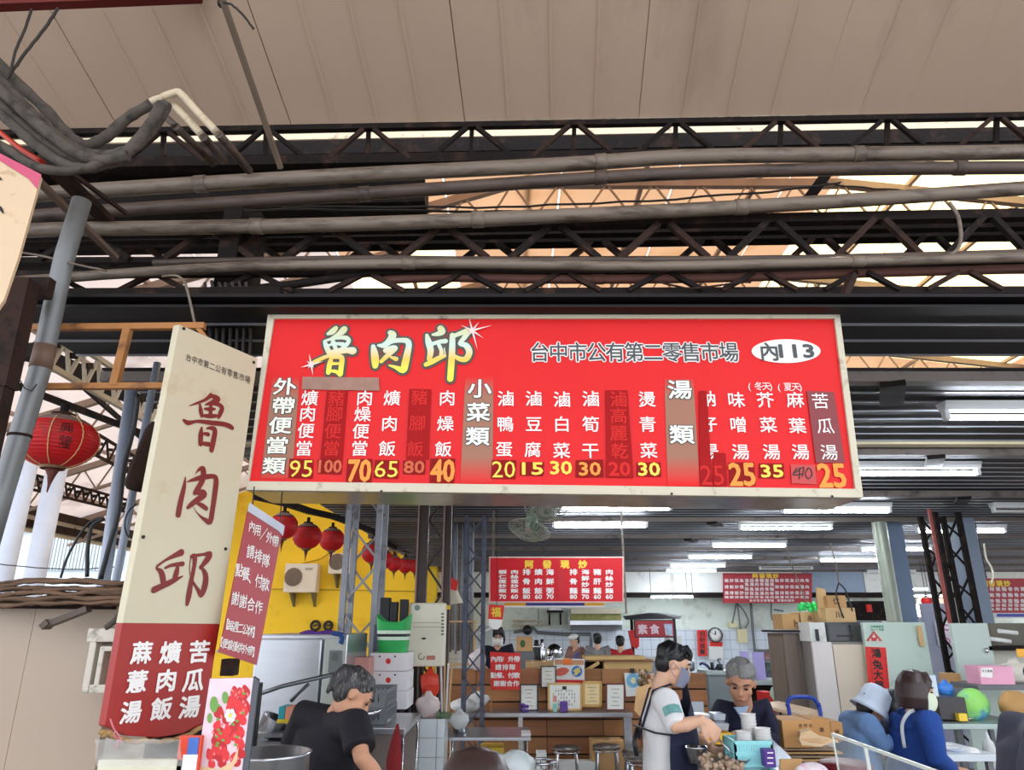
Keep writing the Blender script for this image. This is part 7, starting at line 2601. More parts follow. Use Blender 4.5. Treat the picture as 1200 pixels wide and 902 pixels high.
# swirl ball bag
def swirl(name, rgb1, rgb2, sc):
 m = mat(name, rgb1, 0.5, 0, 0.1, sc, dirt=(rgb2, 0.55, sc))
 return m
b = MB()
c = P(1153, 838, 6.3)
k = mpp(6.3, 838)
b.ell((c.x, 6.42, zst + 17.5 * k), (19 * k, 14 * k, 18 * k), 24, 16)
o = b.build('bundled_bag', swirl('green blue fabric', (156, 226, 110), (40, 130, 214), 5), None, 'round bundle in shiny green and blue on the greenish steel counter', None, 'bundle')
# shelf with pink box
sg = thing('wall_shelf', 'grey shelf at the right edge carrying the pink box', 'shelf', P(1180, 808, 6.6))
xa, xb = P(1146, 803, 6.5).x, P(1290, 803, 6.5).x
zsh = P(1160, 802.5, 6.5).z
b = MB()
b.box(((xa + xb) / 2, 6.75, zsh - 0.02), (xb - xa, 0.5, 0.04))
b.build('shelf_board', m_crg, sg)
for x in (xa + 0.03, xb - 0.05):
 b = MB()
 b.box((x, 6.97, (zsh - 0.04) / 2), (0.05, 0.05, zsh - 0.04))
 b.build('upright', m_crg, sg)
o = boxz('pink cardboard box with a white label on the grey shelf', 1148, 1188, 780.5, 6.52, 0.2, zsh + 0.002, mat('pink card', (236, 168, 192), 0.6), name='pink_box')
f_ = front(6.518)
b = MB()
f_.poly(b, [(1149.5, 782.5), (1163, 782), (1163, 794), (1149.5, 793)], 0.002)
b.build('white_label', m_wink, o)
b = MB()
for i in range(4):
 f_.ch(b, '手工蛋捲'[i], 1152 + i * 3, 786, 2.8, 3, 0.02, 0.003)
b.build('label_print', m_ink, o, fix=False)
bag('white carrier bag with handles behind the pink box', 1190, 787, 36, 30, 6.9, mat('creamy plastic', (232, 224, 208), 0.4, 0, 0.12, 12, bump=0.5, bscale=25), 31)
bx('yellow_card', 'small orange yellow card at the right edge above the carrier bag', 'card', 1192, 760, 1212, 770, 6.5, 0.01, mat('amber card', (246, 176, 50), 0.5))
bag('tan paper bag with yellow inside under the grey shelf', 1190, 826, 40, 30, 6.3, mat('tan paper', (196, 150, 90), 0.7, 0, 0.15, 8, dirt=((232, 176, 60), 0.3, 5)), 32, knot=False)
wu = thing('wall_unit', 'dark dusty unit with tubes at the right edge above the carrier bag', 'unit', P(1180, 760, 7.2))
b = MB()
fb(b, 1159, 757, 1270, 762, 7.2, 0.3)
b.build('shelf_board', m_dark, wu)
b = MB()
fb(b, 1162, 730, 1270, 757, 7.45, 0.05)
b.build('back_board', mat('olive dusty board', (112, 106, 92), 0.7, 0, 0.25, 4), wu)
for q in ((1170, 739, 1192, 741.5), (1160, 748, 1184, 751.5)):
 b = MB()
 b.cyl(P(q[0], q[1], 7.2), P(q[2], q[3], 7.2), 0.02, n=10)
 b.build('tube', m_white, wu)
bx('cream_wall_panel', 'cream painted panel behind the pink box at the right edge', 'panel', 1158, 762, 1290, 803, 7.45, 0.04, mat('cream painted panel', (206, 202, 186), 0.6, 0, 0.08, 2), floor_=True)
# papers and bag on white table
zwt = P(1100, 884, 5.0).z
for i, (x0, x1, y) in enumerate(((1104, 1124, 876), (1112, 1136, 879), (1098, 1112, 872))):
 b = MB()
 a_ = PZ(x0, y, zwt + 0.003)
 c_ = PZ(x1, y, zwt + 0.003)
 b.box(((a_.x + c_.x) / 2, a_.y, zwt + 0.002 + i * 0.002), (c_.x - a_.x, 0.12, 0.002), 0.2 * (i - 1))
 b.build('paper_sheet', [m_wink, mat('bluish sheet2', (200, 214, 236), 0.5), m_wink][i], None, ['left white paper sheet on the low white table', 'bluish paper sheet on the low white table', 'small white paper at the far left of the low white table'][i], None, 'paper')
bag('crumpled white bag on the low white table', 1138, 884, 26, 16, 5.1, m_bagw, 33, knot=False)
bag('clear plastic bag with something orange beside the dark jacket', 1160, 880, 14, 40, 5.4, mat('cloudy bag', (200, 200, 198), 0.3, 0, 0.1, 10, dirt=((226, 150, 80), 0.2, 9)), 34)
# ================================================================ mid ground tables at right of the old man
wt = thing('wooden_table', 'pale wooden table with thin black legs behind the old man', 'table', (4.0, 7.2, 0))
zw = P(930, 833, 6.9).z
b = MB()
pA, pB, pC, pD = PZ(888, 824, zw), PZ(912, 821, zw), PZ(965, 833, zw), PZ(942, 838, zw)
b.slab([pA, pB, pC, pD], (0, 0, -0.025))
b.build('table_top', mat('pale wood laminate', (216, 186, 152), 0.5, 0, 0.08, 3), wt)
for p_ in (pA, pB, pC, pD):
 b = MB()
 q = p_.lerp((pA + pC) / 2, 0.1)
 b.cyl((q.x, q.y, 0), (q.x, q.y, zw - 0.02), 0.012, n=8)
 b.build('leg', m_black, wt)
b = MB()
b.beam(V((pA.x + 0.15, pA.y, 0.3)), V((pD.x, pD.y, 0.55)), 0.02)
b.beam(V((pA.x + 0.15, pA.y, 0.55)), V((pD.x, pD.y, 0.3)), 0.02)
b.build('brace', m_black, wt)
# blue tube chair
bc = thing('blue_chair', 'chair with a bent blue tube back by the grey brown cabinet', 'chair', (P(945, 840, 6.6).x, 6.6, 0))
m_bl = mat('blue tube', (30, 66, 170), 0.35)
q = [P(x, y, 6.6) for x, y in ((926, 842), (923, 828), (925, 819), (932, 816.5), (945, 816.5), (954, 819), (959, 827), (962, 840))]
q = [V((q[0].x, 6.6, 0.02))] + q + [V((q[-1].x, 6.6, 0.02))]
b = MB()
b.tube(curve(q, 4), 0.017, 10)
b.build('back_tube', m_bl, bc)
b = MB()
b.box(((q[1].x + q[-2].x) / 2, 6.4, 0.45), (q[-2].x - q[1].x - 0.06, 0.36, 0.03))
b.build('seat', m_bl, bc, bevel=0.01)
for x in (q[1].x + 0.03, q[-2].x - 0.03):
 b = MB()
 b.cyl((x, 6.24, 0), (x, 6.24, 0.44), 0.014, n=8)
 b.build('leg', m_bl, bc)
m_rs = mat('maroon plastic', (112, 28, 34), 0.35)
stool('maroon stool right behind the old man in navy', 899, 853, 6.0, 0.14, m_rs, m_leg=m_rs)
stool('maroon stool behind the cardboard boxes at right', 925, 858, 6.3, 0.14, m_rs, m_leg=m_rs)
stool('shiny maroon stool behind the clear shield near the denim jacket', 990, 892, 4.4, 0.14, m_rs, m_leg=m_rs)
# side table behind old man: purple panels, green plastic bag
st2 = thing('steel_side_table', 'steel table with purple menu panels behind the old man', 'table', (3.8, 10.6, 0))
z_ = P(890, 797, 10.4).z
xa, xb = P(866, 797, 10.4).x, P(922, 797, 10.4).x
b = MB()
b.box(((xa + xb) / 2, 10.65, z_ - 0.03), (xb - xa, 0.5, 0.06))
b.build('table_top', mat('pale steel', (198, 208, 206), 0.4, 0.3), st2, bevel=0.006)
b = MB()
b.box(((xa + xb) / 2, 10.7, (z_ - 0.06) / 2), (xb - xa - 0.1, 0.38, z_ - 0.06))
b.build('dark_base', m_dark, st2)
m_pur2 = mat('lilac panel', (184, 172, 226), 0.5, 0, 0.08, 3)
for i, (x0, x1, y0) in enumerate(((868.5, 878.5, 763), (883, 896.5, 764))):
 xA, xB = P(x0, 780, 10.5).x, P(x1, 780, 10.5).x
 zt_2 = P(x0, y0, 10.5).z
 b = MB()
 b.slab([(xA, 10.5, z_ + 0.002), (xB, 10.5, z_ + 0.002), (xB, 10.5, zt_2), (xA, 10.5, zt_2)], (0, 0.02, 0))
 b.build('lilac_panel', m_pur2, None, ['left one of two upright lilac panels behind the old man', 'right one of two upright lilac panels behind the old man'][i], None, 'panel')
b = MB()
cc = P(883.5, 794, 10.45)
b.lathe((cc.x, 10.44, z_ + 0.002), [(0.001, 0), (0.02, 0), (0.022, 0.06), (0.01, 0.09), (0.012, 0.12), (0.001, 0.125)], 12)
b.build('sauce_bottle', mat('dark red bottle', (90, 20, 24), 0.3), None, 'small dark red bottle between the lilac panels', None, 'bottle')
bag('pale green plastic bag hanging at the grey brown cabinet', 913, 812, 19, 24, 8.6, mat('pale green plastic', (196, 222, 202), 0.35, 0, 0.1, 12), 41)
bx('red_crate', 'red crate under the steel table behind the old man', 'crate', 895, 811, 907, 822, 9.0, 0.25, m_redp, floor_=True)
# grey sink units behind old man at left, hose
sk = thing('sink_unit', 'pale steel sink unit behind the old man at left', 'sink', (2.8, 12, 0))
z_ = P(845, 786, 12.0).z
xa, xb = P(828, 790, 12.0).x, P(862, 790, 12.0).x
b = MB()
b.box(((xa + xb) / 2, 12.3, z_ - 0.03), (xb - xa, 0.6, 0.06))
b.build('rim', mat('pale steel', (198, 208, 206), 0.4, 0.3), sk, bevel=0.006)
b = MB()
b.box(((xa + xb) / 2, 12.3, z_ / 2 - 0.03), (xb - xa - 0.06, 0.5, z_ - 0.06))
b.build('body', mat('grey steel body', (160, 172, 172), 0.4, 0.3), sk)
b = MB()
b.tube(curve([P(x, y, 12.3) for x, y in ((820, 779), (823, 777), (829, 780), (833, 785), (838, 784), (841, 780))], 4), 0.02, 8)
b.build('hose', mat('dark blue hose', (40, 50, 100), 0.4), None, 'dark blue hose curling on the sink unit', None, 'hose')
b = MB()
for x, y0, y1, r_ in ((836, 786, 776, 0.03), (845, 786, 778, 0.05)):
 c = P(x, 786, 12.2)
 b.cyl((c.x, 12.25, z_ + 0.001), (c.x, 12.25, P(x, y1, 12.2).z), r_, n=12)
b.build('sink_jar', m_black, None, 'dark jars standing on the sink unit rim', None, 'jar')
b = MB()
q = curve([P(x, y, 12.4) for x, y in ((844, 786), (844, 778), (841, 773), (845, 772))], 4)
b.tube(q, 0.014, 8)
b.build('faucet', m_crg, None, 'grey bent faucet behind the old man', None, 'faucet')
wsh = thing('window_shelf', 'glass shelf unit with green goods behind the grey brown cabinet', 'shelf', P(907, 793, 12.5))
for q, m_, n_ in (((895, 761, 920, 763, 12.5, 0.3), m_crg, 'top_board'), ((896, 773, 920, 775, 12.5, 0.3), m_crg, 'middle_board'), ((896, 763, 904, 773, 12.7, 0.1), mat('red white pack', (232, 180, 170), 0.5, 0, 0.2, 20), 'red_pack'), ((905, 764, 920, 773, 12.7, 0.1), m_white, 'white_pack'), ((898, 776, 920, 786, 12.7, 0.2), mat('green grey goods', (132, 150, 132), 0.5, 0, 0.3, 10), 'green_goods'), ((895, 761, 896, 795, 12.5, 0.3), m_crg, 'side_post')):
 b = MB()
 fb(b, *q)
 b.build(n_, m_, wsh)
b = MB()
p_ = P(908, 786, 12.6)
b.box((p_.x, 12.7, p_.z / 2), (0.34, 0.25, p_.z))
b.build('base_cabinet', m_colb, wsh)
# ================================================================ boxes on the trolley, flat cardboard stack
m_pb = mat('brown carton', (202, 150, 92), 0.75, 0, 0.06, 3)
zfl = P(950, 873, 5.2).z
tr = thing('stack_table', 'low dark table under the flat cardboard stack', 'table', (2.3, 5.4, 0))
xa, xb = P(914, 880, 5.1).x, P(987, 880, 5.1).x
b = MB()
b.box(((xa + xb) / 2, 5.4, zfl - 0.16), (xb - xa + 0.05, 0.62, 0.03))
b.build('table_top', m_rust, tr)
b = MB()
b.tube([(xa - 0.03, 5.08, zfl - 0.21), (xb + 0.03, 5.08, zfl - 0.21)], 0.02, 8)
b.build('blue_rail', mat('navy tube', (36, 44, 110), 0.4), tr)
for x in (xa, xb):
 for y in (5.12, 5.68):
  b = MB()
  b.cyl((x, y, 0), (x, y, zfl - 0.17), 0.015, n=8)
  b.build('leg', m_crg, tr)
rr = random.Random(6)
for i in range(7):
 b = MB()
 zz = zfl - 0.142 + i * 0.02
 b.box(((xa + xb) / 2 + rr.uniform(-.03, .02), 5.4 + rr.uniform(-.02, .02), zz + 0.006), (xb - xa + rr.uniform(-.08, .03), 0.56, 0.010), rr.uniform(-.06, .06))
 b.build('cardboard_sheet', m_card if i % 2 else mat('greyish cardboard', (150, 128, 104), 0.8), None, ['lowest', 'second lowest', 'third lowest', 'middle', 'third highest', 'second highest', 'topmost'][i] + ' flat cardboard sheet in the stack below the cartons', None, 'cardboard')
zst3 = zfl - 0.142 + 6 * 0.02 + 0.014
boxz('large brown carton left on the flat cardboard stack', 917, 952, 844, 5.15, 0.28, zst3, m_pb, marks=(('台灣', 942, 849, 7) if False else ('合', 938, 850, 5), ('作', 944, 850, 5), ('社', 950, 850, 4), ('品', 939, 861, 5)))
boxz('middle brown carton behind on the flat cardboard stack', 950, 973, 842, 5.42, 0.24, zst3, m_pb, marks=(('茶', 963, 855, 6),))
boxz('right brown carton next to the denim jacket', 974, 988, 846, 5.42, 0.24, zst3, m_pb, marks=(('米', 981, 857, 6),))
b = MB()
q = [P(x, y, 5.0 - 0.0) for x, y in ((938, 858), (950, 856), (962, 864), (975, 867), (984, 870), (965, 872), (948, 869), (938, 866))]
q = [V((p.x, p.y + (0.02 if i % 2 else 0), p.z)) for i, p in enumerate(q)]
b.slab(q, (0.01, 0.06, 0.004))
b.build('kraft_wrapping', mat('pale kraft', (222, 190, 148), 0.75, 0, 0.06), None, 'crumpled pale kraft paper lying before the brown cartons', None, 'paper')
b = MB()
q = [P(x, y, 4.98) for x, y in ((936, 866), (950, 870), (970, 872), (962, 875), (940, 873))]
b.slab(q, (0.0, 0.05, 0.004))
b.build('kraft_wrapping', mat('pale kraft', (222, 190, 148), 0.75, 0, 0.06), None, 'second flatter piece of kraft paper at the stack front edge', None, 'paper')
# acrylic shield
m_acr = mat('clear acrylic', (222, 232, 228), 0.05, 0, 0.02, alpha=0.16)
m_edge = mat('frosted acrylic edge', (226, 230, 222), 0.3)
sd = thing('acrylic_shield', 'clear acrylic shield with whitish edges at the bottom right', 'shield', P(1010, 900, 3.2))
e0, e1, e2 = P(975.5, 860, 3.5), P(1014, 876, 3.3), P(1100, 905, 2.8)
b = MB()
b.beam(e0, e2, 0.012, 0.012)
b.build('top_edge', m_edge, sd)
for p_, w_ in ((e0, 0.006), (e1, 0.012)):
 b = MB()
 b.beam(p_, V((p_.x + 0.02, p_.y, p_.z - 0.45)), w_)
 b.build('side_edge', m_edge, sd)
b = MB()
b.slab([e0, e2, V((e2.x, e2.y, e2.z - 0.4)), V((e0.x, e0.y, e0.z - 0.45))], (0.002, 0.004, 0))
b.build('sheet', m_acr, sd)
# ================================================================ serving table of the two men
sv = thing('serving_table', 'steel serving table between the two men', 'table', (1.55, 4.5, 0))
zs = 1.05
cs = [PZ(816, 880, zs), PZ(814, 865, zs), PZ(898, 863, zs), PZ(940, 905, zs), PZ(820, 925, zs)]
b = MB()
b.slab(cs, (0, 0, -0.03))
b.build('table_top', m_steel, sv)
for c in cs[:4]:
 b = MB()
 q = c.lerp(V((1.4, 4.5, zs)), 0.12)
 b.cyl((q.x, q.y, 0), (q.x, q.y, zs - 0.02), 0.016, n=8)
 b.build('leg', m_chrome, sv)
b = MB()
b.slab([PZ(884, 860, zs + 0.001), PZ(897, 860, zs + 0.001), PZ(935, 897, zs + 0.001), PZ(908, 897, zs + 0.001)], (0, 0, 0.01))
b.build('white_board', mat('bluish white board', (206, 216, 232), 0.35), None, 'bluish white board lying on the right side of the serving table', None, 'board')
def onz(px, py, z):
 return PZ(px, py, z)
crate('yellow crate before the old man on the serving table', 812, 859, 857, 872, 4.72, 0.3, mat('yellow crate plastic', (244, 186, 40), 0.45), cols=7)
m_tub = mat('clear takeaway plastic', (222, 230, 238), 0.2, 0, 0.05, alpha=0.55)
zy = P(830, 859, 4.72).z
for i, (x0, x1, y0, dy) in enumerate(((804, 832, 850, 0), (834, 855, 849, 0.06), (808, 834, 842, 0.12), (837, 852, 842, 0.15))):
 b = MB()
 Y = 4.74 + dy
 xa, xb = P(x0, 850, Y).x, P(x1, 850, Y).x
 z0_ = zy + 0.002 + (0.045 if i > 1 else 0)
 z1_ = z0_ + 0.04
 vs = []
 for z_, k_ in ((z0_, 0.86), (z1_, 1.0)):
  for sx, sy in ((-1, -1), (1, -1), (1, 1), (-1, 1)):
   vs.append(((xa + xb) / 2 + sx * (xb - xa) / 2 * k_, Y + 0.07 + sy * 0.07 * k_, z_))
 b.add(vs, [(0, 1, 2, 3), (7, 6, 5, 4), (0, 4, 5, 1), (1, 5, 6, 2), (2, 6, 7, 3), (3, 7, 4, 0)])
 b.build('takeaway_box', m_tub, None, ['front left clear takeaway box on the yellow crate', 'front right clear takeaway box on the yellow crate', 'back left clear takeaway box stacked higher', 'back right clear takeaway box near the hand of the old man'][i], None, 'box', None, 0.006)
# aqua basket with bowls
aq = thing('aqua_basket', 'aqua plastic basket full of white paper bowls', 'basket', P(880, 902, 4.0))
ma = mat('aqua plastic', (150, 222, 224), 0.4, 0, 0.04)
YA = 4.05
xa, xb = P(862, 880, YA).x, P(905, 880, YA).x
za, zb_ = zs + 0.002, P(880, 868, YA).z
H = zb_ - za
for nm, pa_, pb_ in (('side_panel', (xa, YA), (xb, YA)), ('side_panel', (xb, YA), (xb + 0.01, YA + 0.2)), ('side_panel', (xa, YA + 0.2), (xb + 0.01, YA + 0.2)), ('side_panel', (xa, YA), (xa, YA + 0.2))):
 b = MB()
 n = 15
 pa2, pb2 = V((pa_[0], pa_[1], 0)), V((pb_[0], pb_[1], 0))
 for i in range(n + 1):
  p_ = pa2.lerp(pb2, i / n)
  b.beam((p_.x, p_.y, za + 0.01), (p_.x, p_.y, zb_ - 0.01), 0.011, 0.006)
 for z_ in (za + 0.008, za + H * 0.5, zb_ - 0.008):
  b.beam((pa_[0], pa_[1], z_), (pb_[0], pb_[1], z_), 0.01, 0.018)
 b.build(nm, ma, aq)
b = MB()
b.box(((xa + xb) / 2, YA + 0.1, za + 0.004), (xb - xa, 0.2, 0.006))
b.build('base', ma, aq)
m_pap = mat('white paper bowl', (240, 236, 232), 0.55)
def bowl_stack(label, cx, Y, z0, n, r=0.052, dz=0.011):
 c = P(cx, 865, Y)
 k_ = None
 for i in range(n):
  b = MB()
  b.lathe((c.x, Y, z0 + i * dz), [(0.001, 0), (r * 0.72, 0), (r, 0.045), (r * 1.05, 0.047), (r * 0.98, 0.045), (r * 0.7, 0.004), (0.001, 0.004)], 20)
  if i == 0:
   o = b.build('paper_bowl', m_pap, None, label + ', lowest bowl', None, 'bowl', 'paper bowls in the aqua basket')
  else:
   b.build('paper_bowl', m_pap, None, label + (', topmost bowl' if i == n - 1 else ', bowl %s from below' % ['', 'second', 'third', 'fourth', 'fifth', 'sixth', 'seventh', 'eighth', 'ninth', 'tenth', 'eleventh', 'twelfth'][i]), None, 'bowl', 'paper bowls in the aqua basket')
bowl_stack('left front stack in the aqua basket', 872, 4.11, za + 0.01, 8, 0.04, 0.0145)
bowl_stack('right front stack in the aqua basket', 894, 4.12, za + 0.01, 9, 0.042, 0.0145)
bowl_stack('tall rear stack in the aqua basket', 879, 4.2, za + 0.01, 12, 0.04, 0.016)
# purple box, cardboard flap, tissue pile, pots
o = bx('purple_box', 'purple and white packet standing right of the aqua basket', 'box', 896, 878, 909, 899, 3.98, 0.06, mat('purple packet', (84, 40, 140), 0.5, 0, 0.2, 50))
b = MB()
f_ = front(3.978)
for j in range(3):
 f_.poly(b, [(899, 881 + j * 6), (906, 881 + j * 6), (906, 882.6 + j * 6), (899, 882.6 + j * 6)], 0.002)
b.build('white_print', m_wink, o)
b = MB()
b.slab([P(915, 890, 3.6), P(940, 889, 3.6), P(940, 915, 3.6), P(915, 915, 3.6)], (0, 0.02, 0))
b.build('cardboard_flap', m_card, None, 'cardboard flap sticking up at the bottom right of the serving table', None, 'cardboard')
bag('white tissue pile with pink dots at the bottom edge', 952, 903, 36, 18, 3.5, mat('dotted tissue', (240, 226, 232), 0.6, 0, 0.1, 10, dirt=((226, 130, 170), 0.3, 45)), 51, knot=False)
b = MB()
c = P(815, 896, 4.15)
b.lathe((PZ(816, 893, zs).x, PZ(816, 893, zs).y, zs + 0.002), [(0.001, 0), (0.055, 0), (0.06, 0.07), (0.066, 0.075), (0.055, 0.072), (0.052, 0.01), (0.001, 0.01)], 24)
b.build('steel_sauce_pot', m_chrome, None, 'small steel pot beside the apron on the serving table', None, 'pot')
bx('pink_blue_pack', 'pink and blue packet behind the small steel pot', 'packet', 805, 862, 818, 880, 4.5, 0.05, mat('pink blue pack', (150, 70, 150), 0.5, 0, 0.6, 12))
b = MB()
rr = random.Random(9)
c0 = PZ(846, 896, zs + 0.012)
for i in range(60):
 b.ell(c0 + V((rr.uniform(-.1, .1), rr.uniform(-.09, .09), rr.uniform(-.015, .03))), rr.uniform(0.009, 0.017), 7, 5)
b.build('food_pile', mat('cooked food', (184, 156, 130), 0.5, 0, 0.35, 30), None, 'pale cooked food heaped under the ladle on the serving table', 'stuff', 'food')
b = MB()
q = [P(829, 851, 4.22), P(845, 869, 4.12), P(862, 886, 4.08)]
b.tube(q, 0.0055, 8)
o = b.build('ladle', m_chrome, None, 'steel ladle held by the young man over the food', None, 'ladle')
b = MB()
b.lathe(P(869, 889, 4.05), [(0.001, -0.022), (0.03, -0.018), (0.046, 0.0), (0.048, 0.003), (0.028, -0.013), (0.001, -0.017)], 18)
b.build('bowl', m_chrome, o)
# ================================================================ people
def skinm(n, c):
 return mat(n, c, 0.5, 0, 0.05, 12, spec=0.3)
def hand(mb, w_, d, n, curl=0.5, s=1.0, thumb=1):
 d, n = V(d).normalized(), V(n).normalized()
 sd = d.cross(n).normalized() * thumb
 pc = w_ + d * 0.045 * s
 rot = Matrix((sd, d, sd.cross(d))).transposed()
 mb.ell(pc, (0.038 * s, 0.05 * s, 0.016 * s), 14, 10, rot.to_euler())
 mb.tube([w_ - d * 0.02 * s, w_ + d * 0.02 * s, pc], [0.024 * s, 0.024 * s, 0.02 * s], 10)
 for i, (o, L) in enumerate(((-0.029, 0.062), (-0.010, 0.08), (0.010, 0.085), (0.029, 0.074))):
  p = pc + d * 0.038 * s + sd * o * s
  q = [p - d * 0.01 * s]
  a = 0.15
  dd = d
  for k, f in enumerate((0.42, 0.32, 0.26)):
   a += curl * (0.55 + 0.35 * k)
   dd = (d * math.cos(a) + n * math.sin(a)).normalized()
   q.append(q[-1] + dd * L * f * s * 1.15 + sd * o * 0.1 * s)
  mb.tube(q, [0.0095 * s, 0.009 * s, 0.0085 * s, 0.0065 * s], 8)
 p = pc - d * 0.02 * s + sd * 0.028 * s
 mb.tube([p, p + (sd * 0.7 + d * 0.6) * 0.032 * s + n * 0.006, p + (sd * 0.55 + d * 1.0 + n * 0.4 * curl) * 0.05 * s + n * 0.01], [0.013 * s, 0.0115 * s, 0.008 * s], 8)
def orient(fw, up):
 y = V(fw).normalized()
 z = (V(up) - y * V(up).dot(y)).normalized()
 x = y.cross(z)
 return Matrix((x, y, z)).transposed()
def figure(label, J, skin, shirt, pants, hair, vox=0.009, hs=1.0, style='short', mask=None, glasses=False, sleeve=2.0, grip=(None, None), hat=None, shoe=None, wide=1.0, bulk=1.0, mouth=True, neckl=1.0, eyes=True):
 """J: pel che nek head fw up sh(2) el(2) wr(2) hd(2) hn(2) kn(2) an(2)"""
 root = thing('person', label, 'person', (J['pel'].x, J['pel'].y, min(J['an'][0].z, J['an'][1].z) - 0.08))
 pel, che, nek, H = J['pel'], J['che'], J['nek'], J['head']
 Mh = orient(J['fw'], J['up'])
 side = (J['sh'][1] - J['sh'][0]).normalized()
 hl = lambda x, y, z: H + Mh @ V((x * hs, y * hs, z * hs))
 eu = Mh.to_euler()
 b = MB()
 b.ell(hl(0, -0.012, 0.028), (0.073 * hs, 0.09 * hs, 0.082 * hs), 20, 14, eu)
 b.ell(hl(0, 0.018, -0.035), (0.057 * hs, 0.066 * hs, 0.072 * hs), 18, 12, eu)
 b.ell(hl(0, 0.045, -0.085), (0.03 * hs, 0.026 * hs, 0.02 * hs), 12, 8, eu)
 b.tube([hl(0, 0.078, 0.018), hl(0, 0.094, -0.018), hl(0, 0.088, -0.026)], [0.009 * hs, 0.0135 * hs, 0.012 * hs], 8)
 b.tube([hl(-0.045, 0.068, 0.03), hl(0, 0.082, 0.03), hl(0.045, 0.068, 0.03)], 0.010 * hs, 8)
 b.tube([hl(-0.018, 0.08, -0.05), hl(0.018, 0.08, -0.05)], 0.009 * hs, 8)
 for sx in (-1, 1):
  b.ell(hl(sx * 0.073, -0.008, -0.002), (0.01 * hs, 0.018 * hs, 0.03 * hs), 10, 8, eu)
  b.ell(hl(sx * 0.04, 0.05, -0.02), (0.022 * hs, 0.022 * hs, 0.022 * hs), 10, 8, eu)
 b.tube([hl(0, -0.022, -0.05), nek, nek.lerp(che, 0.35)], [0.05 * hs, 0.052 * hs, 0.07], 14)
 t3 = [nek.lerp(che, 0.5), che, che.lerp(pel, 0.55), pel]
 sq = orient(side.cross((pel - che).normalized()), side).to_euler()
 b.tube(t3, [0.05, 0.085, 0.085, 0.1], 16)
 for k in (0, 1):
  s_, e_, w_ = J['sh'][k], J['el'][k], J['wr'][k]
  b.tube([nek.lerp(che, 0.45), s_, s_.lerp(e_, 0.5), e_, e_.lerp(w_, 0.35), w_], [0.05, 0.047, 0.043, 0.037, 0.038, 0.024], 12)
  g = grip[k] if grip[k] is not None else 0.35
  hand(b, w_, J['hd'][k], J['hn'][k], g, hs, 1 if k == 0 else -1)
  hp = pel + side * (0.09 if k else -0.09)
  b.tube([hp, J['kn'][k], J['an'][k]], [0.075, 0.05, 0.036], 12)
 remesh(b, 'body', skin, vox, root)
 # clothing
 b = MB()
 n_ = 22
 rows = [(nek.lerp(che, 0.22), 0.07, 0.06), (nek.lerp(che, 0.6), 0.155, 0.088), (che, 0.185, 0.122), (che.lerp(pel, 0.5), 0.17, 0.125), (pel, 0.185, 0.14), (pel + (pel - che).normalized() * 0.07, 0.185, 0.14)]
 ax = (che - pel).normalized()
 fr = (side - ax * side.dot(ax)).normalized()
 bk = ax.cross(fr)
 vs = []
 for c, rx, ry in rows:
  for j in range(n_):
   a = 2 * math.pi * j / n_
   vs.append(c + fr * rx * bulk * wide * math.cos(a) + bk * ry * bulk * math.sin(a))
 m_ = len(rows)
 b.add(vs, [(i * n_ + j, i * n_ + (j + 1) % n_, (i + 1) * n_ + (j + 1) % n_, (i + 1) * n_ + j) for i in range(m_ - 1) for j in range(n_)] + [tuple(range(n_)), tuple((m_ - 1) * n_ + j for j in range(n_))], True)
 for k in (0, 1):
  s_, e_, w_ = J['sh'][k], J['el'][k], J['wr'][k]
  pts = [nek.lerp(che, 0.5), s_]
  rs = [0.075 * bulk, 0.073 * bulk]
  if sleeve >= 1:
   pts += [s_.lerp(e_, 0.5), e_]
   rs += [0.064 * bulk, 0.056 * bulk]
   if sleeve > 1:
    pts.append(e_.lerp(w_, min(1, sleeve - 1)))
    rs.append(0.042 * bulk)
  else:
   pts.append(s_.lerp(e_, sleeve))
   rs.append(0.07 * bulk)
  b.tube(pts, rs, 14)
 top = remesh(b, 'top_garment', shirt, vox, root, smooth=8)
 b = MB()
 for k in (0, 1):
  hp = pel + side * (0.085 if k else -0.085)
  b.tube([pel.lerp(che, 0.1), hp, J['kn'][k], J['an'][k] + V((0, 0, 0.02))], [0.125, 0.105, 0.072, 0.062], 14)
 remesh(b, 'trousers', pants, vox * 1.3, root, smooth=5)
 b = MB()
 for k in (0, 1):
  a_ = J['an'][k]
  f2 = V((J['fw'][0], J['fw'][1], 0))
  f2 = f2.normalized() if f2.length > 0.1 else V((0, 1, 0))
  b = MB()
  b.ell((a_.x + f2.x * 0.05, a_.y + f2.y * 0.05, a_.z - 0.04), (0.045, 0.13, 0.042), 14, 8, Euler((0, 0, math.atan2(-f2.x, f2.y))))
  b.build('shoe', shoe or m_black, root)
 # hair
 b = MB()
 if style != 'none':
  if style == 'bob':
   b.ell(hl(0, -0.015, 0.052), (0.09 * hs, 0.1 * hs, 0.082 * hs), 20, 12, eu)
  b.ell(hl(0, -0.022, 0.045), (0.08 * hs, 0.09 * hs, 0.078 * hs), 20, 12, eu)
  b.ell(hl(0, -0.05, 0.0), (0.073 * hs, 0.055 * hs, 0.07 * hs), 18, 10, eu)
  rr = random.Random(int(H.x * 1000))
  for i in range(26):
   a = rr.uniform(0, 6.28)
   b.tube([hl(0.04 * math.cos(a), -0.02 + 0.04 * math.sin(a), 0.115), hl(0.075 * math.cos(a), -0.02 + 0.088 * math.sin(a), 0.07), hl(0.078 * math.cos(a), -0.03 + 0.08 * math.sin(a), 0.045)], [0.012 * hs, 0.010 * hs, 0.006 * hs], 6)
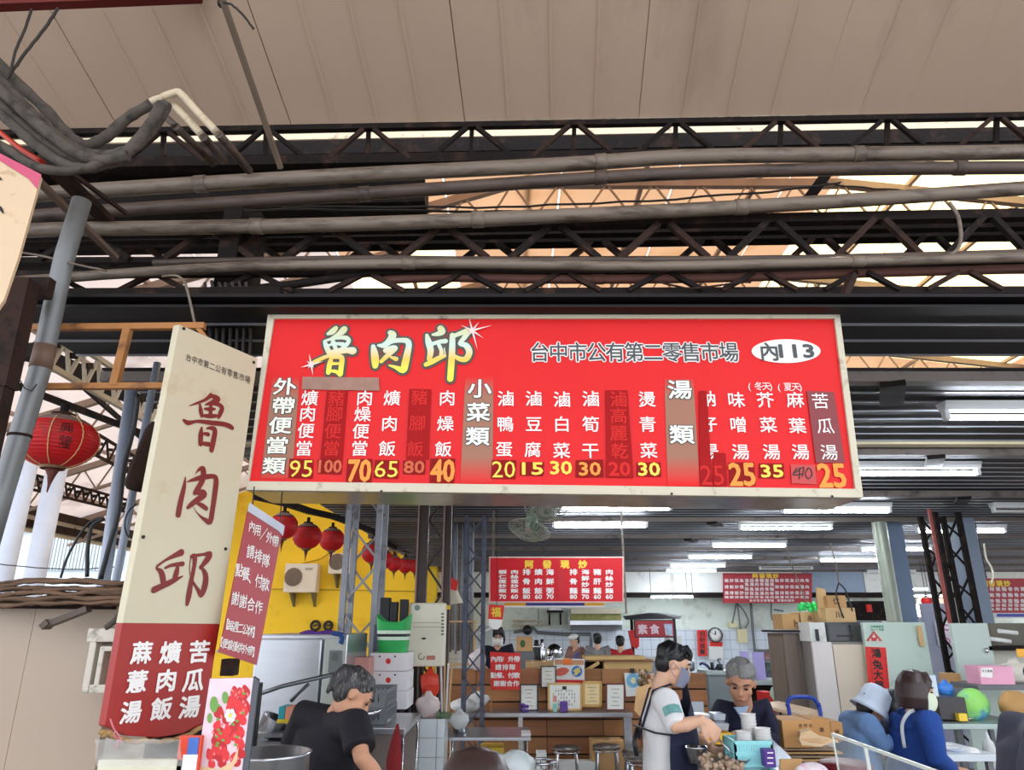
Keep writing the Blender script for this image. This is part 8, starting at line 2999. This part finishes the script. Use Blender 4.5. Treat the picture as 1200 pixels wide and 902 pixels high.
  if style == 'fringe':
   for i in range(9):
    x = -0.055 + i * 0.0138
    b.tube([hl(x * 0.6, 0.03, 0.118), hl(x, 0.068, 0.09), hl(x * 1.1, 0.078, 0.055 + 0.008 * (i % 3))], [0.018 * hs, 0.014 * hs, 0.006 * hs], 8)
  if style == 'bob':
   for i in range(22):
    a = R(-20 + i * 220 / 21)
    cx_, cy_ = -math.cos(a) * 0.078, -math.sin(a) * 0.088 - 0.012
    b.tube([hl(cx_ * 0.5, cy_ * 0.5, 0.11), hl(cx_, cy_, 0.05), hl(cx_ * 1.12, cy_ * 1.1, -0.03), hl(cx_ * 1.05, cy_ * 1.02, -0.095)], [0.026 * hs, 0.022 * hs, 0.022 * hs, 0.014 * hs], 8)
   for sx in (-1, 1):
    b.tube([hl(0.01 * sx, 0.045, 0.118), hl(0.05 * sx, 0.062, 0.07), hl(0.075 * sx, 0.03, 0.0), hl(0.075 * sx, 0.02, -0.06)], [0.02 * hs, 0.018 * hs, 0.016 * hs, 0.01 * hs], 8)
  if style == 'tail':
   b.tube([hl(0, -0.07, 0.08), hl(0.01, -0.11, 0.06), hl(0.02, -0.12, 0.0), hl(0.02, -0.105, -0.07)], [0.03 * hs, 0.03 * hs, 0.026 * hs, 0.008 * hs], 10)
  if style == 'bun':
   b.ell(hl(0, -0.08, 0.09), 0.035 * hs, 12, 8)
  remesh(b, 'hair', hair, max(0.006, vox * 0.8), root, smooth=2)
 if eyes:
  for sx in (-1, 1):
   b = MB()
   b.ell(hl(sx * 0.03, 0.074, 0.008), (0.012 * hs, 0.006 * hs, 0.005 * hs), 10, 6, eu)
   b.build('eye', m_ink, root)
   b = MB()
   b.tube([hl(sx * 0.015, 0.087, 0.034), hl(sx * 0.032, 0.083, 0.038), hl(sx * 0.048, 0.07, 0.033)], 0.0035 * hs, 6)
   b.build('eyebrow', m_ink if hs else hair, root)
 if mouth and not mask:
  b = MB()
  b.tube([hl(-0.022, 0.079, -0.052), hl(0, 0.088, -0.05), hl(0.022, 0.079, -0.052)], [0.002, 0.005 * hs, 0.002], 6)
  b.build('mouth', mat('lips', (150, 84, 76), 0.5), root)
 if mask:
  b = MB()
  vs = []
  for i in range(7):
   t = i / 6
   for j in range(11):
    u_ = (j / 10 - 0.5) * 2
    bul = math.cos(u_ * 1.25)
    vs.append(hl(0.074 * math.sin(u_ * 1.35), 0.012 + (0.092 - 0.012) * max(bul, 0) + 0.016 * math.sin(math.pi * t) * bul, -0.002 - 0.088 * t + 0.01 * abs(u_) * (1 - 2 * t)))
  b.add(vs, [(i * 11 + j, i * 11 + j + 1, (i + 1) * 11 + j + 1, (i + 1) * 11 + j) for i in range(6) for j in range(10)], True)
  mk = b.build('face_mask', mask, root, fix=False)
  for sx in (-1, 1):
   b = MB()
   b.tube([hl(sx * 0.07, 0.03, -0.012), hl(sx * 0.084, -0.012, 0.012), hl(sx * 0.08, -0.02, -0.03), hl(sx * 0.068, 0.028, -0.06)], 0.0018, 5)
   b.build('ear_loop', mask, mk)
 if glasses:
  for sx in (-1, 1):
   b = MB()
   b.tube([hl(sx * 0.032 + 0.022 * math.cos(t * .5236), 0.098, 0.008 + 0.018 * math.sin(t * .5236)) for t in range(13)], 0.003, 5)
   b.build('glasses_rim', m_black, root)
 return root, hl, eu, top
def JJ(Y, pel, che, nek, head, fw, up, sh, el, wr, hd, hn, foot=None, kn=None, seat=False):
 q = lambda p: P(p[0], p[1], p[2] if len(p) > 2 else Y)
 J = dict(pel=q(pel), che=q(che), nek=q(nek), head=q(head), fw=V(fw), up=V(up), sh=[q(s) for s in sh], el=[q(s) for s in el], wr=[q(s) for s in wr], hd=[V(h) for h in hd], hn=[V(h) for h in hn])
 p = J['pel']
 side = (J['sh'][1] - J['sh'][0])
 side.z = 0
 side.normalize()
 if seat:
  f2 = V(seat).normalized()
  J['kn'] = [p + f2 * 0.42 + side * s * 0.12 + V((0, 0, 0.02 - max(0, p.z - 0.5))) for s in (-1, 1)]
  J['an'] = [V((k_.x, k_.y, 0.085)) for k_ in J['kn']]
 else:
  J['kn'] = [V((p.x, p.y, p.z * 0.52)) + side * s * 0.11 for s in (-1, 1)]
  J['an'] = [V((p.x, p.y, 0.085)) + side * s * 0.12 for s in (-1, 1)]
 return J
sk1, sk2, sk3 = skinm('tan skin', (206, 152, 120)), skinm('light skin', (224, 176, 146)), skinm('ruddy skin', (196, 142, 112))
h_black = mat('black hair', (22, 20, 22), 0.45, 0, 0.2, 40)
h_brown = mat('dark brown hair', (54, 34, 32), 0.4, 0, 0.2, 40)
h_grey = mat('grey hair', (128, 126, 122), 0.6, 0, 0.3, 60)
h_mix = mat('black hair with grey streaks', (58, 56, 56), 0.5, 0, 0.5, 30, stretch=(4, 1, 1), dirt=((140, 138, 134), 0.35, 30))
m_tee = mat('black tee cotton', (24, 22, 30), 0.85, 0, 0.15, 10)
m_jean = mat('dark trousers', (34, 34, 44), 0.8, 0, 0.15, 10)
# 1 bending woman in black
Yw = 3.75
J = JJ(Yw, (366, 948, 3.9), (384, 868, 3.8), (402, 828, 3.72), (414, 815, 3.68), (0.75, 0.15, -0.62), (0.5, 0.25, 0.85),
 [(358, 838, 3.85), (417, 850, 3.6)], [(341, 884, 3.95), (424, 888, 3.5)], [(346, 925, 4.05), (450, 918, 3.6)], [(0.3, 0.3, -1), (0.6, 0.3, -0.5)], [(1, 0, 0), (-0.3, 0, -1)])
r1, hl, eu, top = figure('woman in a black t-shirt bending forward, hair tied back with grey streaks', J, sk1, m_tee, m_jean, h_mix, 0.008, 1.0, 'tail', sleeve=0.75, wide=1.0, bulk=1.06)
# 2 young man in white with apron
m_wt = mat('white tee cotton', (232, 230, 228), 0.85, 0, 0.05, 8)
J = JJ(4.4, (783, 912, 4.5), (778, 842, 4.45), (775, 801, 4.42), (789, 779, 4.4), (0.93, -0.12, -0.38), (0.35, 0.0, 0.95),
 [(774, 822, 4.58), (781, 822, 4.27)], [(806, 858, 4.62), (793, 852, 4.14)], [(836, 878, 4.4), (823, 843, 4.12)], [(1, -0.35, -0.35), (0.75, -0.1, -0.75)], [(0.2, 0.5, 0.9), (0.4, 0.7, -0.7)])
r2, hl, eu, top = figure('young man in a white t-shirt and navy apron ladling, black hair, grey face mask', J, sk2, m_wt, m_tee, h_black, 0.007, 1.02, 'fringe', mask=mat('grey mask', (126, 128, 146), 0.7), sleeve=1.0, grip=(0.35, 1.15), bulk=1.02)
J2 = J
m_nav = mat('navy apron cloth', (28, 32, 58), 0.85, 0, 0.1, 8)
# apron: wraps the front (towards +x) from chest to thigh
b = MB()
pel, che = J['pel'], J['che']
vs = []
rows = [(1.42, 0.35, 0.15), (1.33, 0.5, 0.165), (1.25, 1.0, 0.18), (1.2, 1.65, 0.185), (1.08, 1.72, 0.195), (0.95, 1.75, 0.205), (0.8, 1.75, 0.21), (0.62, 1.7, 0.215)]
nn = 13
for z_, sp_, r_ in rows:
 t = (z_ - pel.z) / (che.z - pel.z)
 c = pel.lerp(che, t)
 for j in range(nn):
  a = (j / (nn - 1) - 0.5) * 2 * sp_
  vs.append(V((c.x + (r_ + 0.0) * math.cos(a) * 0.95, c.y - (r_ + 0.045) * math.sin(a) * 1.0, z_)))
b.add(vs, [(i * nn + j, i * nn + j + 1, (i + 1) * nn + j + 1, (i + 1) * nn + j) for i in range(len(rows) - 1) for j in range(nn - 1)], True)
b.build('apron', m_nav, r2, fix=False)
for sy in (-1, 1):
 b = MB()
 n0 = J['nek']
 b.tube([vs[0 if sy > 0 else nn - 1], n0 + V((0.03, -0.07 * sy, 0.0)), n0 + V((-0.06, -0.06 * sy, -0.03)), V((che.x - 0.14, che.y - 0.05 * sy, che.z - 0.05)), V((pel.x - 0.15, pel.y, 1.12))], 0.006, 6)
 b.build('apron_strap', m_nav, r2)
b = MB()
zt_ = 1.19
b.tube([V((pel.x + 0.0, pel.y - 0.25, zt_ - 0.02)), V((pel.x - 0.1, pel.y - 0.225, zt_ - 0.01)), V((pel.x - 0.19, pel.y - 0.08, zt_ + 0.01))], 0.012, 8, flat=0.4)
b.tube([V((pel.x - 0.17, pel.y - 0.08, zt_)), V((pel.x - 0.2, pel.y - 0.12, zt_ - 0.07)), V((pel.x - 0.19, pel.y - 0.12, zt_ - 0.14))], 0.014, 8, flat=0.4)
b.build('apron_tie', m_black, r2)
# printed green boxes on the sleeve and back
m_gp = mat('teal print', (120, 176, 170), 0.8, 0, 0.3, 60)
sh_, el_ = J['sh'][1], J['el'][1]
d_ = (el_ - sh_)
b = MB()
c0 = sh_ + d_ * 0.62
vs = []
for i in range(5):
 for j in range(7):
  a = R(-45 + j * 15)
  u_ = d_.normalized()
  x_ = u_.cross(V((0, -1, 0))).normalized()
  y_ = V((0, -1, 0)) - u_ * u_.dot(V((0, -1, 0)))
  y_.normalize()
  vs.append(c0 + u_ * (i - 2) * 0.014 + (y_ * math.cos(a) + x_ * math.sin(a)) * 0.068)
b.add(vs, [(i * 7 + j, i * 7 + j + 1, (i + 1) * 7 + j + 1, (i + 1) * 7 + j) for i in range(4) for j in range(6)], True)
b.build('sleeve_print', m_gp, r2, fix=False)
# 3 old man
m_nvs = mat('navy sweater', (24, 26, 50), 0.9, 0, 0.15, 12)
J = JJ(5.2, (874, 905, 5.35), (872, 852, 5.25), (871, 826, 5.2), (868, 800, 5.08), (-0.30, -0.82, -0.42), (-0.06, -0.42, 0.9),
 [(845, 832, 5.22), (898, 830, 5.22)], [(837, 858, 5.05), (905, 868, 5.1)], [(848, 866, 4.98), (874, 858, 4.92)], [(1, 0, -0.2), (-0.8, -0.3, -0.2)], [(0, 0, -1), (0, 0.2, -1)])
r3, hl, eu, top = figure('grey haired old man in a navy v-neck sweater looking down behind the table', J, sk3, m_nvs, m_jean, h_grey, 0.007, 1.2, 'short', sleeve=1.93, grip=(0.8, 1.0), bulk=1.0)
b = MB()
n0, c0 = J['nek'], J['che']
b.slab([P(861, 829, 5.08), P(878, 827, 5.08), P(870, 843, 5.06)], (0, 0.03, 0))
b.build('shirt_collar', mat('pale blue collar', (150, 170, 196), 0.7), r3)
b = MB()
b.ell(P(884, 840, 5.085), (0.009, 0.006, 0.013), 8, 6)
b.build('chest_logo', m_wink, r3)
# 4 woman in blue hoodie
m_bh = mat('royal blue fleece', (26, 66, 140), 0.9, 0, 0.15, 8, bump=0.3, bscale=80)
J = JJ(5.2, (1072, 915, 5.3), (1072, 862, 5.25), (1073, 831, 5.22), (1075, 811, 5.2), (0.94, -0.28, -0.08), (0.1, 0, 1),
 [(1056, 845, 5.35), (1089, 846, 5.05)], [(1066, 890, 5.4), (1098, 888, 4.95)], [(1092, 900, 5.5), (1116, 902, 5.05)], [(1, 0, 0), (1, 0, 0)], [(0, 0, -1), (0, 0, -1)], seat=(1, 0.1, 0))
r4, hl, eu, top = figure('seated woman in a royal blue hoodie, brown bob hair and pale mask', J, sk2, m_bh, m_jean, h_brown, 0.008, 1.08, 'bob', mask=mat('pale green mask', (216, 224, 196), 0.7), sleeve=1.95, bulk=1.12)
b = MB()
n0 = J['nek']
for i in range(5):
 b.tube([n0 + V((0.07, 0.07, -0.01 - i * .012)), n0 + V((-0.05, 0.11, -0.02 - i * .016)), n0 + V((-0.13, 0.03, -0.05 - i * .016)), n0 + V((-0.08, -0.09, -0.05 - i * .012)), n0 + V((0.05, -0.09, -0.03 - i * 0.01))], [0.016, 0.022, 0.026, 0.022, 0.014], 8)
remesh(b, 'hood', m_bh, 0.009, r4)
b = MB()
s0 = J['sh'][1]
b.tube(curve([P(1060, 876, 5.03), P(1057, 850, 5.02), P(1064, 836, 5.02), P(1071, 832, 5.1)], 4), 0.012, 8, flat=0.4)
b.build('bag_strap', mat('grey strap', (176, 180, 180), 0.6), r4)
# 5 denim jacket with bucket hat
m_den = mat('light denim', (104, 136, 180), 0.9, 0, 0.15, 12, bump=0.3, bscale=80)
J = JJ(5.5, (1006, 900, 5.5), (1003, 858, 5.5), (1012, 836, 5.48), (1021, 832, 5.45), (0.85, 0.2, -0.55), (0.5, 0, 0.86),
 [(996, 845, 5.66), (1018, 850, 5.32)], [(1010, 880, 5.7), (1034, 872, 5.3)], [(1030, 885, 5.75), (1050, 868, 5.35)], [(1, 0, 0), (1, 0, 0)], [(0, 0, -1), (0, 0, -1)], seat=(1, 0.3, 0))
r5, hl, eu, top = figure('person in a light denim jacket and pale bucket hat, hunched with back turned', J, sk1, m_den, m_tee, h_black, 0.009, 0.98, 'short', sleeve=1.95, bulk=1.12)
b = MB()
b.lathe(hl(0, -0.01, 0.03), [(0.001, 0.145), (0.06, 0.14), (0.092, 0.11), (0.104, 0.02), (0.106, 0.01), (0.12, -0.02), (0.135, -0.045), (0.118, -0.022), (0.09, 0.005)], 26, eu)
b.build('bucket_hat', mat('pale blue hat', (206, 216, 232), 0.8), r5)
# 6 dark person with black hair between them
J = JJ(5.9, (1036, 905, 5.9), (1036, 865, 5.88), (1044, 842, 5.85), (1048, 829, 5.8), (0.75, 0.4, -0.3), (0.2, 0, 1),
 [(1028, 856, 6.0), (1050, 856, 5.72)], [(1040, 888, 6.0), (1056, 885, 5.7)], [(1062, 892, 6.1), (1072, 890, 5.8)], [(1, 0, 0), (1, 0, 0)], [(0, 0, -1), (0, 0, -1)], seat=(1, 0.3, 0))
figure('person in a dark navy jacket with a black cap, squeezed behind the blue hoodie', J, sk1, m_nvs, m_tee, h_black, 0.012, 1.02, 'short', sleeve=1.95, bulk=1.1)
# 7 dark grey jacket at the right edge
m_dg = mat('dark grey jacket', (70, 70, 86), 0.85, 0, 0.12, 8)
J = JJ(3.5, (1212, 950, 3.5), (1214, 885, 3.5), (1222, 838, 3.5), (1232, 806, 3.45), (0.9, 0.4, -0.1), (0, 0, 1),
 [(1190, 852, 3.62), (1224, 868, 3.3)], [(1186, 905, 3.65), (1206, 930, 3.25)], [(1205, 940, 3.7), (1240, 940, 3.3)], [(1, 0.2, 0), (1, 0, 0)], [(0, 0, -1), (0, 0, -1)])
figure('person in a dark grey jacket cut off by the right edge', J, sk1, m_dg, m_jean, h_black, 0.012, 1.0, 'short', sleeve=1.95, bulk=1.12)
# 8 head of a passer-by at the bottom centre
J = JJ(2.1, (558, 1130, 2.1), (558, 1020, 2.1), (558, 978, 2.1), (558, 945, 2.1), (0.15, 0.95, -0.15), (0, 0.1, 1),
 [(505, 985, 2.1), (612, 985, 2.1)], [(495, 1080, 2.1), (622, 1080, 2.1)], [(505, 1150, 2.1), (612, 1150, 2.1)], [(0, 0.3, -1), (0, 0.3, -1)], [(1, 0, 0), (-1, 0, 0)])
figure('passer-by seen only by the dark brown crown of the head at the bottom', J, sk2, m_dg, m_jean, mat('dark brown crown hair', (50, 38, 36), 0.4, 0, 0.4, 50, stretch=(3, 1, 1)), 0.009, 1.05, 'bob', sleeve=1.9)
def far_person(label, hx, hy, Y, fw, shirt, hair, vox=0.016, style='short', hs=1.0, pelz=0.85, skin=None, **k):
 h = P(hx, hy, Y)
 side = V((fw[1], -fw[0], 0)).normalized()
 f2 = V((fw[0], fw[1], 0)).normalized()
 nek = h + V((0, 0, -0.12)) - f2 * 0.03
 che = nek + V((0, 0, -0.2)) - f2 * 0.01
 pel = V((che.x, che.y, max(pelz, che.z - 0.38)))
 sh = [nek - side * 0.18 + V((0, 0, -0.03)), nek + side * 0.18 + V((0, 0, -0.03))]
 el = [s + V((0, 0, -0.24)) + f2 * 0.1 for s in sh]
 wr = [e + f2 * 0.2 + V((0, 0, 0.03)) for e in el]
 J = dict(pel=pel, che=che, nek=nek, head=h, fw=V(fw), up=V((0, 0, 1)), sh=sh, el=el, wr=wr, hd=[f2, f2], hn=[V((0, 0, -1))] * 2,
   kn=[V((pel.x, pel.y, pel.z * 0.52)) + side * s * 0.11 for s in (-1, 1)], an=[V((pel.x, pel.y, 0.085)) + side * s * 0.12 for s in (-1, 1)])
 return figure(label, J, skin or sk2, shirt, m_jean, hair, vox, hs, style, **k)
far_person('person with glasses and white mask in a long dark hooded coat behind the red notice', 583, 746, 10.0, (0.1, -1, -0.15), mat('dark navy coat', (22, 22, 40), 0.9), h_black, 0.012, 'bob', 1.0, mask=m_wink, glasses=True, bulk=1.05)
r9, hl, eu, top = far_person('kitchen worker with a white cap and brownish pink shirt at the back', 673, 751, 13.6, (-0.8, -0.5, -0.2), mat('brown pink shirt', (150, 112, 104), 0.9), h_black, 0.016, 'short')
b = MB()
b.ell(hl(0, 0.0, 0.07), (0.088, 0.1, 0.06), 14, 8, eu)
b.build('white_cap', m_wink, r9)
b = MB()
b.slab([P(674, 766, 13.4), P(679, 764, 13.4), P(681, 784, 13.4), P(672, 784, 13.4)], (0, 0.03, 0))
b.build('blue_apron', mat('cornflower apron', (90, 120, 200), 0.8), r9)
far_person('person with black hair in a grey patterned jacket at the back', 700, 750, 13.2, (0.1, 1, 0), mat('grey patterned jacket', (150, 146, 148), 0.9, 0, 0.5, 22), h_black, 0.016, 'bun', bulk=1.08, eyes=False, mouth=False)
far_person('person with black hair in a red shirt at the back, turned away', 727, 753, 13.2, (0.3, 1, -0.1), mat('red knit shirt', (196, 36, 44), 0.9), h_black, 0.016, 'short', bulk=1.05, eyes=False, mouth=False)
bpy.data.objects.remove(_fo)
